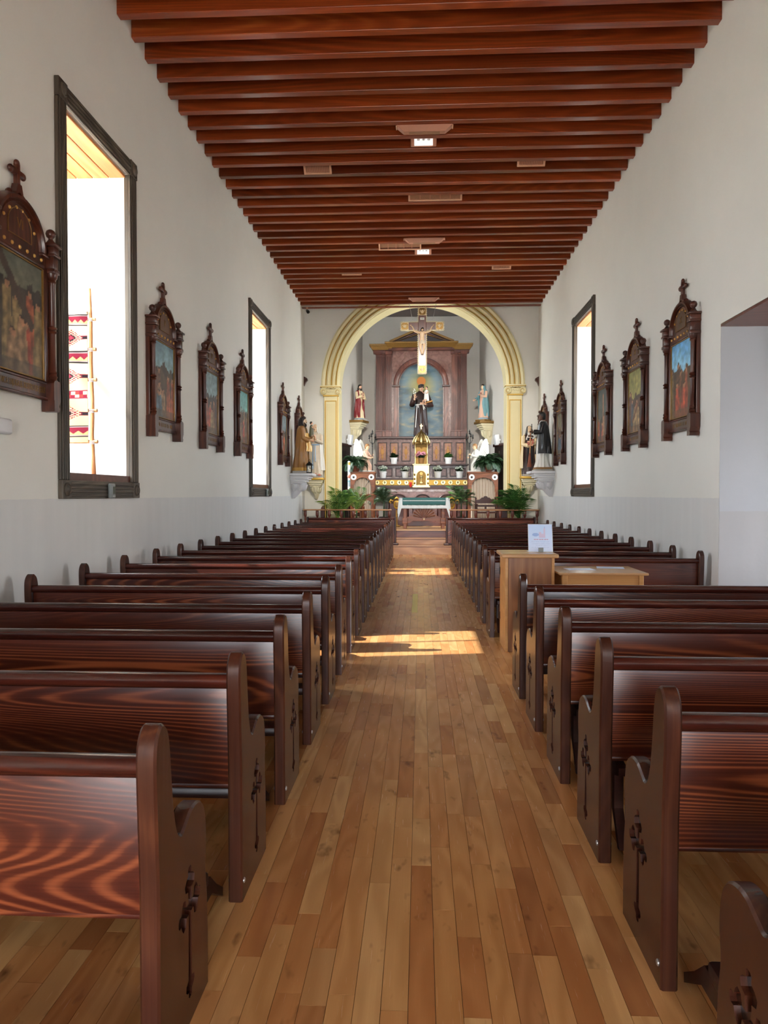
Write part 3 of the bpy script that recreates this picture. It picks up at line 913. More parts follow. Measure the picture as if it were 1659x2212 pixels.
# ------------------------------------------------------------------ carved picture frames on the side walls
def scene_paint(seed, sky_a, sky_b, ground, figs, horizon=0.6, cross=None):
    rr = random.Random(seed)
    people = []
    for k in range(figs):
        x = 0.06 + 0.88 * (k + rr.uniform(-.3, .3)) / max(1, figs - 1)
        people.append((x, horizon + rr.uniform(-0.16, 0.04), rr.uniform(0.10, 0.15), rr.choice([(.30, .19, .12), (.42, .22, .14), (.20, .22, .24), (.36, .30, .20), (.24, .16, .11)])))
    front = [(rr.uniform(0.2, 0.8), rr.uniform(0.30, 0.44), rr.uniform(0.13, 0.20), rr.choice([(.46, .20, .13), (.22, .27, .30), (.46, .38, .26), (.38, .30, .22)])) for _ in range(3)]
    def fn(u, v):
        n = fbm(u * 3 + seed, v * 5, seed * 1.7)
        n2 = fbm(u * 9 + seed, v * 14, seed * 3.1)
        ridge = horizon + 0.07 * fbm(u * 4, seed * 2.3, 1.0) + (0.05 if int(u * 9 + seed) % 3 == 0 else 0)
        if v > ridge:
            c = lerp3(sky_a, sky_b, (v - ridge) / max(.05, 1 - ridge) + 0.5 * n)
        else:
            c = lerp3(ground, tuple(q * 0.55 for q in ground), 0.5 + 0.9 * n)
        for (x, h, w, col) in people + front:
            dx = (u - x) / w
            top = h + 0.01 * math.sin(u * 40)
            if v < top and abs(dx) < 0.55 + 0.35 * (top - v) / max(.1, top):
                c = lerp3(col, tuple(q * 1.5 for q in col), 0.35 + 0.5 * math.sin(dx * 7 + seed) * 0.5 + 0.5 * n2)
            if ((u - x) / (w * 0.34)) ** 2 + ((v - top - 0.035) / 0.042) ** 2 < 1:
                c = (.56, .40, .29) if v < top + 0.05 else (.20, .13, .09)
        if cross:
            (ax, ay, bx, by, wd, col) = cross
            L2 = (bx - ax) ** 2 + (by - ay) ** 2
            t = max(0, min(1, ((u - ax) * (bx - ax) + (v - ay) * (by - ay)) / L2))
            if math.hypot((u - ax - t * (bx - ax)), (v - ay - t * (by - ay))) < wd: c = col
        if v < 0.12: c = lerp3(c, ground, 0.6)
        return tuple(q * (1.18 + 0.25 * n2) for q in c)
    return fn

SW = 0.515; SPW = 0.37; PZ0, PZ1 = 0.25, 1.18
def station_meshes():
    d = {}
    d['backboard'] = mb().rbox(-0.45, 0.45, -0.035, 0.0, 0.10, 1.28, 0.006).mesh('backboard', M['station_wood'])
    # posts: bracket foot, plinth block, turned column with rings, upper block, cap and ball finial
    m = mb()
    m.prism([(-0.052, 0.0), (-0.052, 0.09), (-0.058, 0.10), (-0.058, 0.24), (-0.04, 0.26), (0.04, 0.26), (0.058, 0.24), (0.058, 0.10), (0.052, 0.09), (0.03, 0.05), (0.045, 0.03), (0.03, 0.0)], -0.115, -0.005, 'XZ')
    m.rbox(-0.04, 0.04, -0.045, 0.0, 0.24, 1.36, 0.004)
    m.lathe([(0.042, 0.26), (0.03, 0.275), (0.04, 0.295), (0.028, 0.315), (0.036, 0.33), (0.026, 0.35), (0.025, 0.66), (0.04, 0.675), (0.024, 0.69), (0.042, 0.705), (0.024, 0.725), (0.026, 1.08), (0.036, 1.095), (0.03, 1.11), (0.045, 1.13), (0.05, 1.16)], (0, -0.075, 0), 14)
    m.rbox(-0.05, 0.05, -0.125, 0.0, 1.16, 1.20, 0.008)
    m.rbox(-0.042, 0.042, -0.115, 0.0, 1.20, 1.30, 0.008)
    m.rbox(-0.055, 0.055, -0.13, 0.0, 1.30, 1.325, 0.006)
    m.rbox(-0.046, 0.046, -0.12, 0.0, 1.325, 1.385, 0.006)
    m.rbox(-0.066, 0.066, -0.14, 0.0, 1.385, 1.41, 0.006)
    d['post'] = m.mesh('post', M['station_wood'], 0.7)
    d['ball_finial'] = mb().lathe([(0.05, 1.41), (0.035, 1.43), (0.02, 1.45), (0.018, 1.462), (0.034, 1.475), (0.042, 1.50), (0.034, 1.525), (0.015, 1.538), (0.001, 1.54)], (0, -0.07, 0), 14).mesh('ball_finial', M['station_wood'], 3.2)
    m = mb(); m.rbox(-0.46, 0.46, -0.06, -0.03, 0.09, 0.115, 0.006); m.rbox(-0.46, 0.46, -0.055, -0.03, 0.225, 0.245, 0.005); m.box(-0.455, 0.455, -0.044, -0.03, 0.115, 0.225)
    d['caption_rail'] = m.mesh('caption_rail', M['station_wood'], 0.6)
    m = mb()
    for a, b, c_, e in ((-SPW - .07, -SPW, PZ0 - .005, PZ1 + .02), (SPW, SPW + .07, PZ0 - .005, PZ1 + .02), (-SPW, SPW, PZ1, PZ1 + .03)):
        m.rbox(a, b, -0.06, -0.03, c_, e, 0.008)
    d['inner_frame'] = m.mesh('inner_frame', M['station_wood'], 0.6)
    m = mb()
    for a, b, c_, e in ((-SPW, -SPW + .014, PZ0, PZ1), (SPW - .014, SPW, PZ0, PZ1), (-SPW + .014, SPW - .014, PZ0, PZ0 + .014), (-SPW + .014, SPW - .014, PZ1 - .014, PZ1)):
        m.rbox(a, b, -0.052, -0.03, c_, e, 0.004)
    d['gilt_slip'] = m.mesh('gilt_slip', M['old_gold'], 0.6)
    # arched gable
    za = 1.30
    out = [(-0.40, 1.20), (0.40, 1.20), (0.40, za)] + arc(0, za, 0.36, 0, PI, 20, 0.33) + [(-0.40, za)]
    d['gable'] = mb().prism(out, -0.05, 0.0, 'XZ').mesh('gable', M['station_wood'], 0.5)
    rings = []
    for a in [PI * k / 24 for k in range(25)]:
        rings.append([Vector((r * math.cos(a) * 1.0, y, za + r * 0.917 * math.sin(a))) for r, y in ((0.30, -0.05), (0.305, -0.07), (0.325, -0.06), (0.335, -0.085), (0.36, -0.085), (0.385, -0.04), (0.385, 0.0), (0.36, -0.0), (0.30, -0.0))])
    m = mb().loft(rings)
    for s in (-1, 1): m.rbox(min(s * 0.30, s * 0.46), max(s * 0.30, s * 0.46), -0.085, 0, za - 0.025, za, 0.006)
    d['arch_moulding'] = m.mesh('arch_moulding', M['station_wood'], 0.6)
    ip = [(-0.17, 1.315), (0.17, 1.315)] + arc(0, 1.40, 0.17, 0, PI, 14, 0.14)
    d['numeral_panel'] = mb().prism(ip, -0.056, -0.05, 'XZ').mesh('numeral_panel', M['station_wood'])
    m = mb()
    pts = ip + [ip[0]]
    m.tube([(a, -0.057, b) for a, b in pts], 0.004, 5)
    d['gilt_line'] = m.mesh('gilt_line', M['old_gold'])
    m = mb()
    for k in range(7): m.ell((-0.33 + 0.11 * k, -0.052, 1.245), (0.016, 0.013, 0.016), 8, 6)
    for a in (25, 55, 80, 100, 125, 155):
        m.ell((0.245 * math.cos(math.radians(a)), -0.052, za + 0.04 + 0.2 * math.sin(math.radians(a))), (0.014, 0.012, 0.014), 8, 6)
    d['gilt_studs'] = m.mesh('gilt_studs', M['robe_gold'], 3.2)
    # crockets and finial cross
    m = mb()
    m.prism([(-0.14, 1.585), (0.14, 1.585), (0.10, 1.64), (0.05, 1.66), (0.028, 1.73), (-0.028, 1.73), (-0.05, 1.66), (-0.10, 1.64)], -0.06, -0.01, 'XZ', [[(0.03 * math.cos(t), 1.635 + 0.03 * math.sin(t)) for t in [2 * PI * k / 10 for k in range(10)]]])
    m.ell((0.115, -0.035, 1.625), (0.03, 0.03, 0.035), 8, 6); m.ell((-0.115, -0.035, 1.625), (0.03, 0.03, 0.035), 8, 6)
    d['crest'] = m.mesh('crest', M['station_wood'], 0.6)
    w = 0.02
    m = mb(); m.rbox(-w, w, -0.055, -0.015, 1.70, 1.89, 0.006); m.rbox(-0.085, 0.085, -0.054, -0.016, 1.80, 1.845, 0.006)
    for c in ((0, 1.895), (-0.09, 1.822), (0.09, 1.822)): m.ell((c[0], -0.035, c[1]), (0.03, 0.022, 0.03), 10, 6)
    d['finial_cross'] = m.mesh('finial_cross', M['station_wood'], 0.7)
    return d
ST = station_meshes()
def glyph_words(words, w, h):
    """tiny gilt strokes standing for lettering too small to read"""
    m = mb(); n = sum(words) + len(words) - 1; x = -w / 2; st = w / n
    rr = random.Random(sum(words))
    for L in words:
        for k in range(L):
            m.box(x + st * .15, x + st * .35, -0.002, 0, 0, h)
            if rr.random() < .6: m.box(x + st * .55, x + st * .75, -0.002, 0, 0, h)
            zz = rr.choice((0, h * .42, h * .8)); m.box(x + st * .35, x + st * .75, -0.002, 0, zz, zz + h * .2)
            x += st
        x += st
    return m
def station(X, y, zb, side, numeral, label, fn, caption=None, words=None):
    t = empty('station_frame', (X, y, zb), PI / 2 if side < 0 else -PI / 2)
    tag(t, label, 'picture frame', 'carved station frames on the side walls')
    for k in ('backboard', 'caption_rail', 'inner_frame', 'gilt_slip', 'crest', 'finial_cross'): new(k, ST[k], t)
    for s in (-1, 1):
        p = new('post', ST['post'], t, (s * (SW - 0.058), 0, 0))
        new('ball_finial', ST['ball_finial'], p)
    g = new('gable', ST['gable'], t)
    new('arch_moulding', ST['arch_moulding'], g); new('gilt_studs', ST['gilt_studs'], g)['kind'] = 'stuff'; new('numeral_panel', ST['numeral_panel'], g); new('gilt_line', ST['gilt_line'], g)
    nm = text_mesh(numeral, 0.11, 0.0015); nm.materials.append(M['old_gold'])
    new('numeral', nm, g, (0, -0.0585, 1.42), (PI / 2, 0, 0))
    if caption:
        cm = text_mesh(caption, 0.052, 0.001); cm.materials.append(M['old_gold'])
        new('caption', cm, t, (0.0, -0.0455, 0.17), (PI / 2, 0, 0), (0.80, 1.35, 1))
    else:
        glyph_words(words, 0.56, 0.045).build('caption', 'old_gold', t, loc=(0, -0.0445, 0.148))
    p = paint('painting', 2 * SPW, PZ1 - PZ0, 44, 64, fn, 'painted', t)
    p.location = (-SPW, -0.038, PZ0)
    return t
OV = 0.002
gr = (.30, .23, .16)
L_ = [(5.72, 2.30, 'VI', 'dark carved picture frame cut off by the left picture edge, numbered VI', scene_paint(3, (.36, .36, .30), (.30, .31, .27), (.26, .23, .19), 5, 0.74, (0.15, .95, .75, .45, .05, (.24, .19, .15))), 'VERONICA ENJUGA EL ROSTRO DE JESUS', None),
      (9.02, 2.28, 'V', 'carved picture frame just beyond the large left window, blue sky in its painting', scene_paint(5, (.50, .62, .64), (.36, .46, .50), gr, 4, 0.66), None, (4, 6, 2, 3)),
      (11.08, 2.26, 'IV', 'third carved picture frame from the camera on the left wall', scene_paint(8, (.48, .56, .56), (.40, .48, .48), (.28, .22, .16), 5, 0.62), None, (5, 1, 2, 5)),
      (13.10, 2.26, 'III', 'carved picture frame close before the far left window, teal sky in its painting', scene_paint(11, (.42, .62, .58), (.34, .52, .50), (.34, .27, .18), 4, 0.6), None, (3, 2, 2, 6, 3)),
      (17.0, 2.26, 'II', 'carved picture frame between the far left window and the gold-robed statue', scene_paint(13, (.52, .58, .58), (.40, .45, .46), gr, 5, 0.6), None, (5, 2, 4)),
      (19.25, 2.26, 'I', 'carved picture frame behind the gold-robed statue on the left wall', scene_paint(17, (.46, .5, .5), (.40, .45, .46), gr, 4, 0.6), None, (5, 2, 4))]
for y, zb, num, lb, fn, cap, wd in L_: station(XL + OV, y, zb, -1, num, lb, fn, cap, wd)
R_ = [(9.17, 2.28, 'X', 'carved picture frame nearest the doorway on the right wall, bright blue painted sky', scene_paint(21, (.50, .70, .80), (.36, .58, .74), (.34, .25, .16), 5, 0.62), (2, 7, 1, 5)),
      (11.09, 2.26, 'XI', 'second carved picture frame from the doorway, ochre sky in its painting', scene_paint(23, (.58, .55, .30), (.46, .46, .26), (.36, .24, .14), 4, 0.58, (.3, .2, .75, .5, .04, (.40, .27, .16))), (2, 8, 2)),
      (13.04, 2.26, 'XII', 'carved picture frame before the right window, its painting shows a crucified figure', scene_paint(27, (.30, .31, .26), (.22, .23, .20), (.26, .20, .14), 3, 0.42, (.5, .05, .5, .85, .045, (.62, .42, .26))), (2, 7, 2)),
      (16.95, 2.26, 'XIII', 'carved picture frame between the right window and the black-cloaked statue', scene_paint(29, (.5, .46, .34), (.36, .34, .26), (.30, .22, .14), 4, 0.6), (2, 6, 3)),
      (19.2, 2.26, 'XIV', 'carved picture frame behind the black-cloaked statue on the right wall', scene_paint(31, (.4, .42, .40), (.36, .34, .30), gr, 4, 0.6), (2, 6, 3))]
for y, zb, num, lb, fn, wd in R_: station(XR - OV, y, zb, 1, num, lb, fn, None, wd)
# ------------------------------------------------------------------ ladder with weaving in the large left window
sill_z = FZ0 + FW + 0.07
lad = empty('ladder', (XL - 0.545, 7.60, sill_z)); tag(lad, 'peeled pole ladder leaning in the large left window recess', 'ladder')
LH = 2.02; TOPDY = 0.33
def lp(s, t):      # point on rail s (-1,1) at height fraction t
    return Vector((s * (0.325 - 0.165 * t), TOPDY * t, 0.012 + LH * t))
for s in (-1, 1):
    pts = [lp(s, k / 10) + Vector((0.006 * math.sin(k * 1.7 + s), 0.006 * math.cos(k * 2.1), 0)) for k in range(11)]
    mb().tube(pts, [0.023 - 0.0006 * k for k in range(11)], 10).build('rail', 'ladder_wood', lad, 3.2)
for t in (0.17, 0.335, 0.50, 0.665, 0.83):
    a, b = lp(-1, t), lp(1, t); d = (b - a).normalized()
    rg = mb().tube([a - d * 0.055, a, b, b + d * 0.055], [0.019, 0.018, 0.018, 0.019], 8).build('rung', 'ladder_wood', lad, 1.0)
    for q in (a, b):
        m = mb()
        for k in range(3):
            m.tube([q + Vector((0.03 * math.cos(w), -0.0 + 0.03 * math.sin(w), 0.014 * (k - 1) + 0.012 * math.sin(w))) for w in [2 * PI * j / 8 for j in range(9)]], 0.004, 5)
        m.build('lashing', 'linen', rg, 3.2)
def rug(u, v):
    cream, tan, maroon, black, red, grey = (.78, .70, .55), (.70, .54, .36), (.42, .10, .16), (.12, .09, .10), (.72, .16, .22), (.52, .45, .44)
    def band(y):   # zigzag band centred at y
        dv = v - y
        if abs(dv) > 0.045: return None
        if abs(dv) > 0.036: return black
        if abs(dv) > 0.028: return grey
        tri = abs(((u * 5) % 1) - 0.5) * 2
        return maroon if (dv + 0.028) / 0.056 > 0.35 + 0.4 * tri - 0.2 else tan
    c = cream if v > 0.5 else lerp3(cream, tan, 0.55)
    for y in (0.955, 0.66, 0.08):
        b = band(y)
        if b: return b
    dv = v - 0.365
    if abs(dv) < 0.035:
        if abs(dv) > 0.028: return grey
        k = int(u * 10 + (1 if dv > 0 else 0)) % 3
        return (maroon, (.86, .70, .56), (.60, .18, .16))[k] if abs(dv) < 0.02 else maroon
    for cy in (0.81, 0.51, 0.225):
        for cx in (0.5,):
            du, dy = abs(u - cx), abs(v - cy)
            step = round(dy / 0.009) * 0.009
            r = du / 0.34 + step / 0.062
            if r < 0.22: return red
            if r < 0.36: return red if int(u * 40) % 2 else black
            if r < 0.52: return black
            if r < 0.70: return (.68, .48, .42)
            if r < 0.84: return maroon
            if r < 1.0: return (.72, .58, .46)
            if r < 1.08 + 0.09 * (int(dy / 0.006) % 2): return maroon
            if dy < 0.012: return black
            if dy < 0.017: return maroon
    return c
tx = empty('woven_blanket', (XL - 0.545, 7.60, sill_z)); tag(tx, 'cream woven blanket with red and black diamonds hung on the ladder', 'blanket')
ta, tb = 0.165, 0.855
def rug_pt(u, v):
    t = ta + (tb - ta) * v
    a, b = lp(-1, t), lp(1, t)
    p = a + (b - a) * (0.055 + 0.89 * u) + Vector((0, -0.032 - 0.006 * math.sin(u * 9 + v * 14), 0.012 * math.sin(v * 19) * (u - 0.2)))
    return p
rg_o = paint('cloth', 1, 1, 90, 260, rug, 'woven', tx)
me = rg_o.data
for q in me.vertices:
    q.co = rug_pt(q.co.x, q.co.z)
so = rg_o.modifiers.new('thickness', 'SOLIDIFY'); so.thickness = 0.006; so.offset = 0
m = mb()
for u0, u1 in ((0.0, 1.0),):
    m.tube([rug_pt(u, 1.0) + Vector((0, 0.01 + 0.0 * u, 0.012)) for u in [k / 12 for k in range(13)]], 0.022, 8)
m.build('rolled_hem', 'robe_shell', tx, 3.2)

# thermostats on the casing's bottom rail
def thermo(X, y, label):
    t = empty('thermostat', (X + 0.043, y, FZ0 + 0.045)); tag(t, label, 'thermostat')
    mb().rbox(0, 0.035, -0.06, 0.06, -0.045, 0.105, 0.012).build('body', 'grey_plastic', t, 0.8)
    mb().rbox(0.0352, 0.037, -0.012, 0.045, -0.0, 0.075, 0.002).build('display', 'screen_grey', t)
    mb().rbox(0.0352, 0.038, -0.02, 0.04, -0.028, -0.018, 0.001).build('button', 'steel', t)
thermo(XL, onx(229, 1055, XL).y, 'small grey digital thermostat on the large left window casing')
thermo(XL, onx(571, 1055, XL).y, 'small grey thermostat on the far left window casing')
p = onx(0, 924, XL)
m = mb().rbox(0, 0.07, -0.30, onx(10, 924, XL).y - p.y, -0.05, 0.07, 0.02)
o = m.build('wall_unit', 'white_plastic', None, 0.8, (XL, p.y, p.z)); tag(o, 'white plastic unit on the left wall, cut off by the picture edge', 'wall unit')

# ------------------------------------------------------------------ oak stand with leaflet holder, low oak table
px0, px1, py0, py1, pz = 0.86, 1.355, 7.52, 8.06, 1.0
st = empty('oak_stand', ((px0 + px1) / 2, (py0 + py1) / 2, 0)); tag(st, 'tall oak cabinet stand beside the aisle carrying a sign', 'stand')
hx, hy = (px1 - px0) / 2, (py1 - py0) / 2
mb().rbox(-hx + 0.03, hx - 0.03, -hy + 0.02, hy - 0.02, 0.0, pz - 0.04, 0.004).build('body', 'oak', st)
for sx in (-1, 1):
    mb().rbox(*sorted((sx * hx * 0.999, sx * (hx - 0.03))), -hy + 0.02, hy - 0.02, 0.0, pz - 0.04, 0.004).build('side_panel', 'oak_light', st)
mb().rbox(-hx - 0.035, hx + 0.035, -hy - 0.03, hy + 0.03, pz - 0.04, pz, 0.012).build('top', 'oak_top', st)
for z in (0.30, 0.78):
    mb().rbox(-hx - 0.006, -hx + 0.0, hy - 0.06, hy - 0.03, z - 0.04, z + 0.04, 0.003).build('hinge', 'black_iron', st)
    
sg = empty('sign_holder', (at(1166, 1190, 7.86).x, 7.80, pz)); tag(sg, 'clear upright holder with a pale printed sheet on the oak stand', 'sign')
W2, HH = 0.123, 0.285
tilt = Matrix.Translation((0, 0, 0.004)) @ Matrix.Rotation(-math.radians(12), 4, 'X')
mb().box(-W2 - .004, W2 + .004, -0.004, 0.004, 0, HH + .004, tilt).build('acrylic_back', 'white_plastic', sg)
mb().box(-W2 - .004, W2 + .004, -0.004, 0.12, 0, 0.004).build('acrylic_foot', 'white_plastic', sg)
def sheet(u, v):
    c = lerp3((.86, .90, .99), (.78, .86, .98), v + 0.3 * fbm(u * 2, v * 3, 5))
    if abs(v - 0.44) < 0.013 and 0.22 < u < 0.82 and int(u * 46) % 5 < 4: c = (.80, .52, .62)
    if 0.12 < v < 0.40 and 0.12 < u < 0.88 and int(v * 44) % 3 == 0 and fbm(u * 18, v * 44, 2) > -0.1: c = lerp3(c, (.62, .68, .82), .35)
    if (u - .30) ** 2 / .02 + (v - .62) ** 2 / .004 < 1: c = (.62, .72, .90)
    for tx_, tw, th in ((.50, .05, .72), (.68, .035, .86), (.60, .05, .66)):
        if abs(u - tx_) < tw and .50 < v < th: c = (.84, .78, .88)
    if abs(u - .68) < .012 and .86 < v < .92: c = (.55, .62, .80)
    return c
o = paint('printed_sheet', 2 * W2, HH, 60, 80, sheet, 'print', sg); o.rotation_euler = (-math.radians(12), 0, 0); o.location = (-W2, -0.0052, 0.005)
mb().rbox(-0.026, 0.026, -0.02, -0.008, 0.0, 0.045, 0.003).build('clip', 'grey_plastic', sg)

tz = 0.82
tb_ = empty('oak_table', (1.86, 7.86, 0)); tag(tb_, 'low light oak table behind the front right pews', 'table')
tx0, tx1, ty0, ty1 = onz(1207, 1237, tz).x - 1.86, onz(1398, 1237, tz).x - 1.86, -0.43, 0.29
mb().rbox(tx0, tx1, ty0, ty1, tz - 0.025, tz, 0.008).build('table_top', 'oak_top', tb_)
mb().box(tx0 + 0.05, tx1 - 0.05, ty0 + 0.04, ty0 + 0.06, tz - 0.30, tz - 0.025).build('apron', 'oak_light', tb_)
mb().box(tx0 + 0.05, tx0 + 0.07, ty0 + 0.06, ty1 - 0.05, tz - 0.30, tz - 0.025).build('apron', 'oak_light', tb_)
mb().box(tx1 - 0.07, tx1 - 0.05, ty0 + 0.06, ty1 - 0.05, tz - 0.30, tz - 0.025).build('apron', 'oak_light', tb_)
for a in (tx0 + 0.04, tx1 - 0.09):
    for b in (ty0 + 0.03, ty1 - 0.09): mb().rbox(a, a + 0.05, b, b + 0.05, 0, tz - 0.025, 0.006).build('leg', 'oak_light', tb_)
o = mb().box(-0.14, 0.14, -0.105, 0.105, 0, 0.001).build('leaflet', 'paper', None, None, (1.66, 7.80, tz + 0.0002)); o.rotation_euler = (0, 0, 0.1); tag(o, 'pale printed leaflet lying left on the low oak table', 'leaflet')
o = mb().box(-0.14, 0.14, -0.105, 0.105, 0, 0.001).build('leaflet', 'paper', None, None, (2.02, 7.98, tz + 0.0002)); o.rotation_euler = (0, 0, -0.2); tag(o, 'pale printed leaflet lying right on the low oak table', 'leaflet')

# ------------------------------------------------------------------ fittings between the ceiling beams
def ceil_at(x, y): return onz(x, y, ZB - 0.02)
def wrap_light(x0, x1, y, label):
    a, b = ceil_at(x0, y), ceil_at(x1, y); w = (b.x - a.x) / 2
    t = empty('ceiling_speaker', ((a.x + b.x) / 2, a.y, ZB)); tag(t, label, 'ceiling fitting', 'long boxed ceiling fittings')
    m = mb().frustum(-w * 0.74, w * 0.74, -0.045, 0.045, -0.085, -w, w, -0.06, 0.06, -0.0)
    m.build('housing', 'fixture', t)
    mb().frustum(-w * 0.55, w * 0.55, -0.04, 0.04, -0.091, -w * 0.55, w * 0.55, -0.04, 0.04, -0.085).build('grille', 'louvre', t)
    for s in (-1, 1): mb().rbox(*sorted((s * w * .99, s * w * 1.03)), -0.05, 0.05, -0.02, 0.0, 0.004).build('end_bracket', 'fixture_light', t)
wrap_light(857, 977, 278, 'long boxed brown ceiling fitting nearest the camera')
wrap_light(873, 960, 519, 'long boxed brown ceiling fitting halfway down the ceiling')
wrap_light(883, 948, 646, 'long boxed brown ceiling fitting on the last beam before the arch')
def flood(x0, x1, y, label):
    a, b = ceil_at(x0, y), ceil_at(x1, y); w = (b.x - a.x) / 2; yy = a.y
    t = empty('spotlight', ((a.x + b.x) / 2, yy, ZB)); tag(t, label, 'spotlight', 'white ceiling spotlights')
    R = Matrix.Translation((0, 0, 0.06)) @ Matrix.Rotation(-math.radians(52), 4, 'X')
    m = mb()
    m.rbox(-w, w, -w * .55, w * .55, -0.02, 0.10, 0.012, R)
    m.build('housing', 'fixture', t)
    mb().rbox(-w * .72, w * .72, -w * .45, w * .45, -0.03, -0.015, 0.006, R).build('lens', 'lamp_lens', t)
    m = mb()
    for k in (-1, 0, 1): m.ell(tuple(R @ Vector((k * w * .4, 0, -0.032))), (w * .12, w * .12, 0.012), 10, 6)
    m.build('lamp', 'white_ceramic', t)
def flood_lamp(x0, x1, y, watts):
    a, b = ceil_at(x0, y), ceil_at(x1, y)
    l = bpy.data.lights.new('spot_lamp', 'SPOT'); l.energy = watts; l.spot_size = math.radians(46); l.spot_blend = 0.8; l.shadow_soft_size = 0.22; l.color = (1.0, 0.93, 0.84)
    o = bpy.data.objects.new('spot_lamp', l); COL.objects.link(o)
    p = Vector(((a.x + b.x) / 2, a.y + 0.12, ZB - 0.12)); o.location = p
    o.rotation_euler = (Vector((0.05, 21.5, 2.3)) - p).to_track_quat('-Z', 'Y').to_euler()
flood_lamp(887, 943, 313, 950); flood_lamp(896, 932, 549, 60)
flood(887, 943, 313, 'white lensed ceiling spotlight near the camera')
flood(896, 932, 549, 'white lensed ceiling spotlight far down the ceiling')
def vent(x0, x1, y, cells, label, deep=0.19):
    a, b = ceil_at(x0, y), ceil_at(x1, y); w = (b.x - a.x) / 2
    t = empty('ceiling_vent', ((a.x + b.x) / 2, a.y, ZB)); tag(t, label, 'vent', 'vents set between the ceiling beams')
    R = Matrix.Translation((0, 0, 0.05)) @ Matrix.Rotation(-math.radians(40), 4, 'X')
    h = deep / 2
    m = mb()
    for q in ((-w, w, -h, -h + .025), (-w, w, h - .025, h), (-w, -w + .03, -h + .025, h - .025), (w - .03, w, -h + .025, h - .025)):
        m.box(q[0], q[1], q[2], q[3], -0.02, 0.02, R)
    m.build('frame', 'fixture_light', t)
    mb().box(-w + .03, w - .03, -h + .025, h - .025, 0.004, 0.016, R).build('backing', 'louvre', t)
    n = cells
    sm = mb().box(-0.006, 0.006, -h + .025, h - .025, -0.014, 0.004, R).mesh('slat', M['fixture'])
    for k in range(1, n): new('slat', sm, t, (-w + .03 + (2 * w - .06) * k / n, 0, 0))
vent(656, 716, 373, 14, 'slatted brown ceiling vent nearest the camera, left of centre')
vent(1118, 1178, 356, 14, 'slatted brown ceiling vent nearest the camera, right of centre')
vent(738, 781, 593, 10, 'slatted brown ceiling vent far down the ceiling, left of centre')
vent(1063, 1104, 580, 10, 'slatted brown ceiling vent far down the ceiling, right of centre')
vent(882, 998, 431, 5, 'long pale louvred ceiling panel of five cells', 0.2)
vent(818, 910, 538, 5, 'long dark louvred ceiling panel of five cells beside the far spotlight', 0.2)

# small camera under the left end of the last beam
p = at(663, 672, YC - 0.46)
sc = empty('security_camera', (p.x, p.y, ZB - 0.02)); tag(sc, 'small black security camera under the left end of the last beam', 'camera')
mb().lathe([(0.03, 0), (0.03, -0.015), (0.012, -0.02), (0.012, -0.07)][::-1], seg=10).build('bracket', 'fixture_light', sc, 0.7)
mb().tube([(0, 0.0, -0.07), (0.03, -0.04, -0.115), (0.045, -0.07, -0.14)], [0.03, 0.045, 0.045], 12).build('body', 'black_iron', sc, 0.7)
# carved bosses in the corners of the chancel wall
for px_, lb in ((664, 'small carved wooden boss in the corner left of the arch'), (1162, 'small carved wooden boss in the corner right of the arch')):
    c = at(px_, 822, YC - 0.02); s = -1 if px_ < 900 else 1
    m = mb().prism([(0, 0.10), (-s * 0.09, 0.05), (-s * 0.10, 0.0), (-s * 0.04, -0.06), (0, -0.16)], -0.12, 0.0, 'XZ')
    m.ell((-s * 0.06, -0.12, 0.02), (0.03, 0.02, 0.03), 8, 6)
    o = m.build('carved_boss', 'station_wood', None, None, (XL if s < 0 else XR, YC, c.z)); tag(o, lb, 'boss')
# ------------------------------------------------------------------ statue toolkit (unit height 1, facing -Y)
def cr(seq, n):
    """smooth interpolation of tuples"""
    out = []
    P = [seq[0]] + list(seq) + [seq[-1]]
    for i in range(1, len(P) - 2):
        p0, p1, p2, p3 = P[i - 1], P[i], P[i + 1], P[i + 2]
        for k in range(n):
            t = k / n
            out.append(tuple(0.5 * (2 * b + (c - a) * t + (2 * a - 5 * b + 4 * c - d) * t * t + (3 * b - a - 3 * c + d) * t ** 3) for a, b, c, d in zip(p0, p1, p2, p3)))
    out.append(tuple(seq[-1]))
    return out
ROBE = [(0.0, 0, 0, .135, .11, 1), (.12, 0, 0, .125, .10, 1), (.32, 0, 0, .112, .092, .8), (.50, 0, 0, .108, .086, .5), (.62, 0, 0, .094, .074, .3), (.73, 0, .0, .110, .078, .15), (.795, 0, .004, .118, .066, .05), (.825, 0, .006, .085, .05, 0), (.85, 0, .004, .042, .04, 0)]
def robe(secs=ROBE, folds=11, amp=.10, ph=0.0, n=44, step=4):
    rings = []
    for (z, cx, cy, rx, ry, a) in cr(secs, step):
        r = []
        for i in range(n):
            t = 2 * PI * i / n
            k = 1 + 1.5 * amp * a * (math.sin(folds * t + ph + z * 3) * .6 + math.sin((folds - 4) * t + 2.1 + ph - z * 5) * .5)
            r.append(Vector((cx + rx * k * math.cos(t), cy + ry * k * math.sin(t), z)))
        rings.append(r)
    return mb().loft(rings)
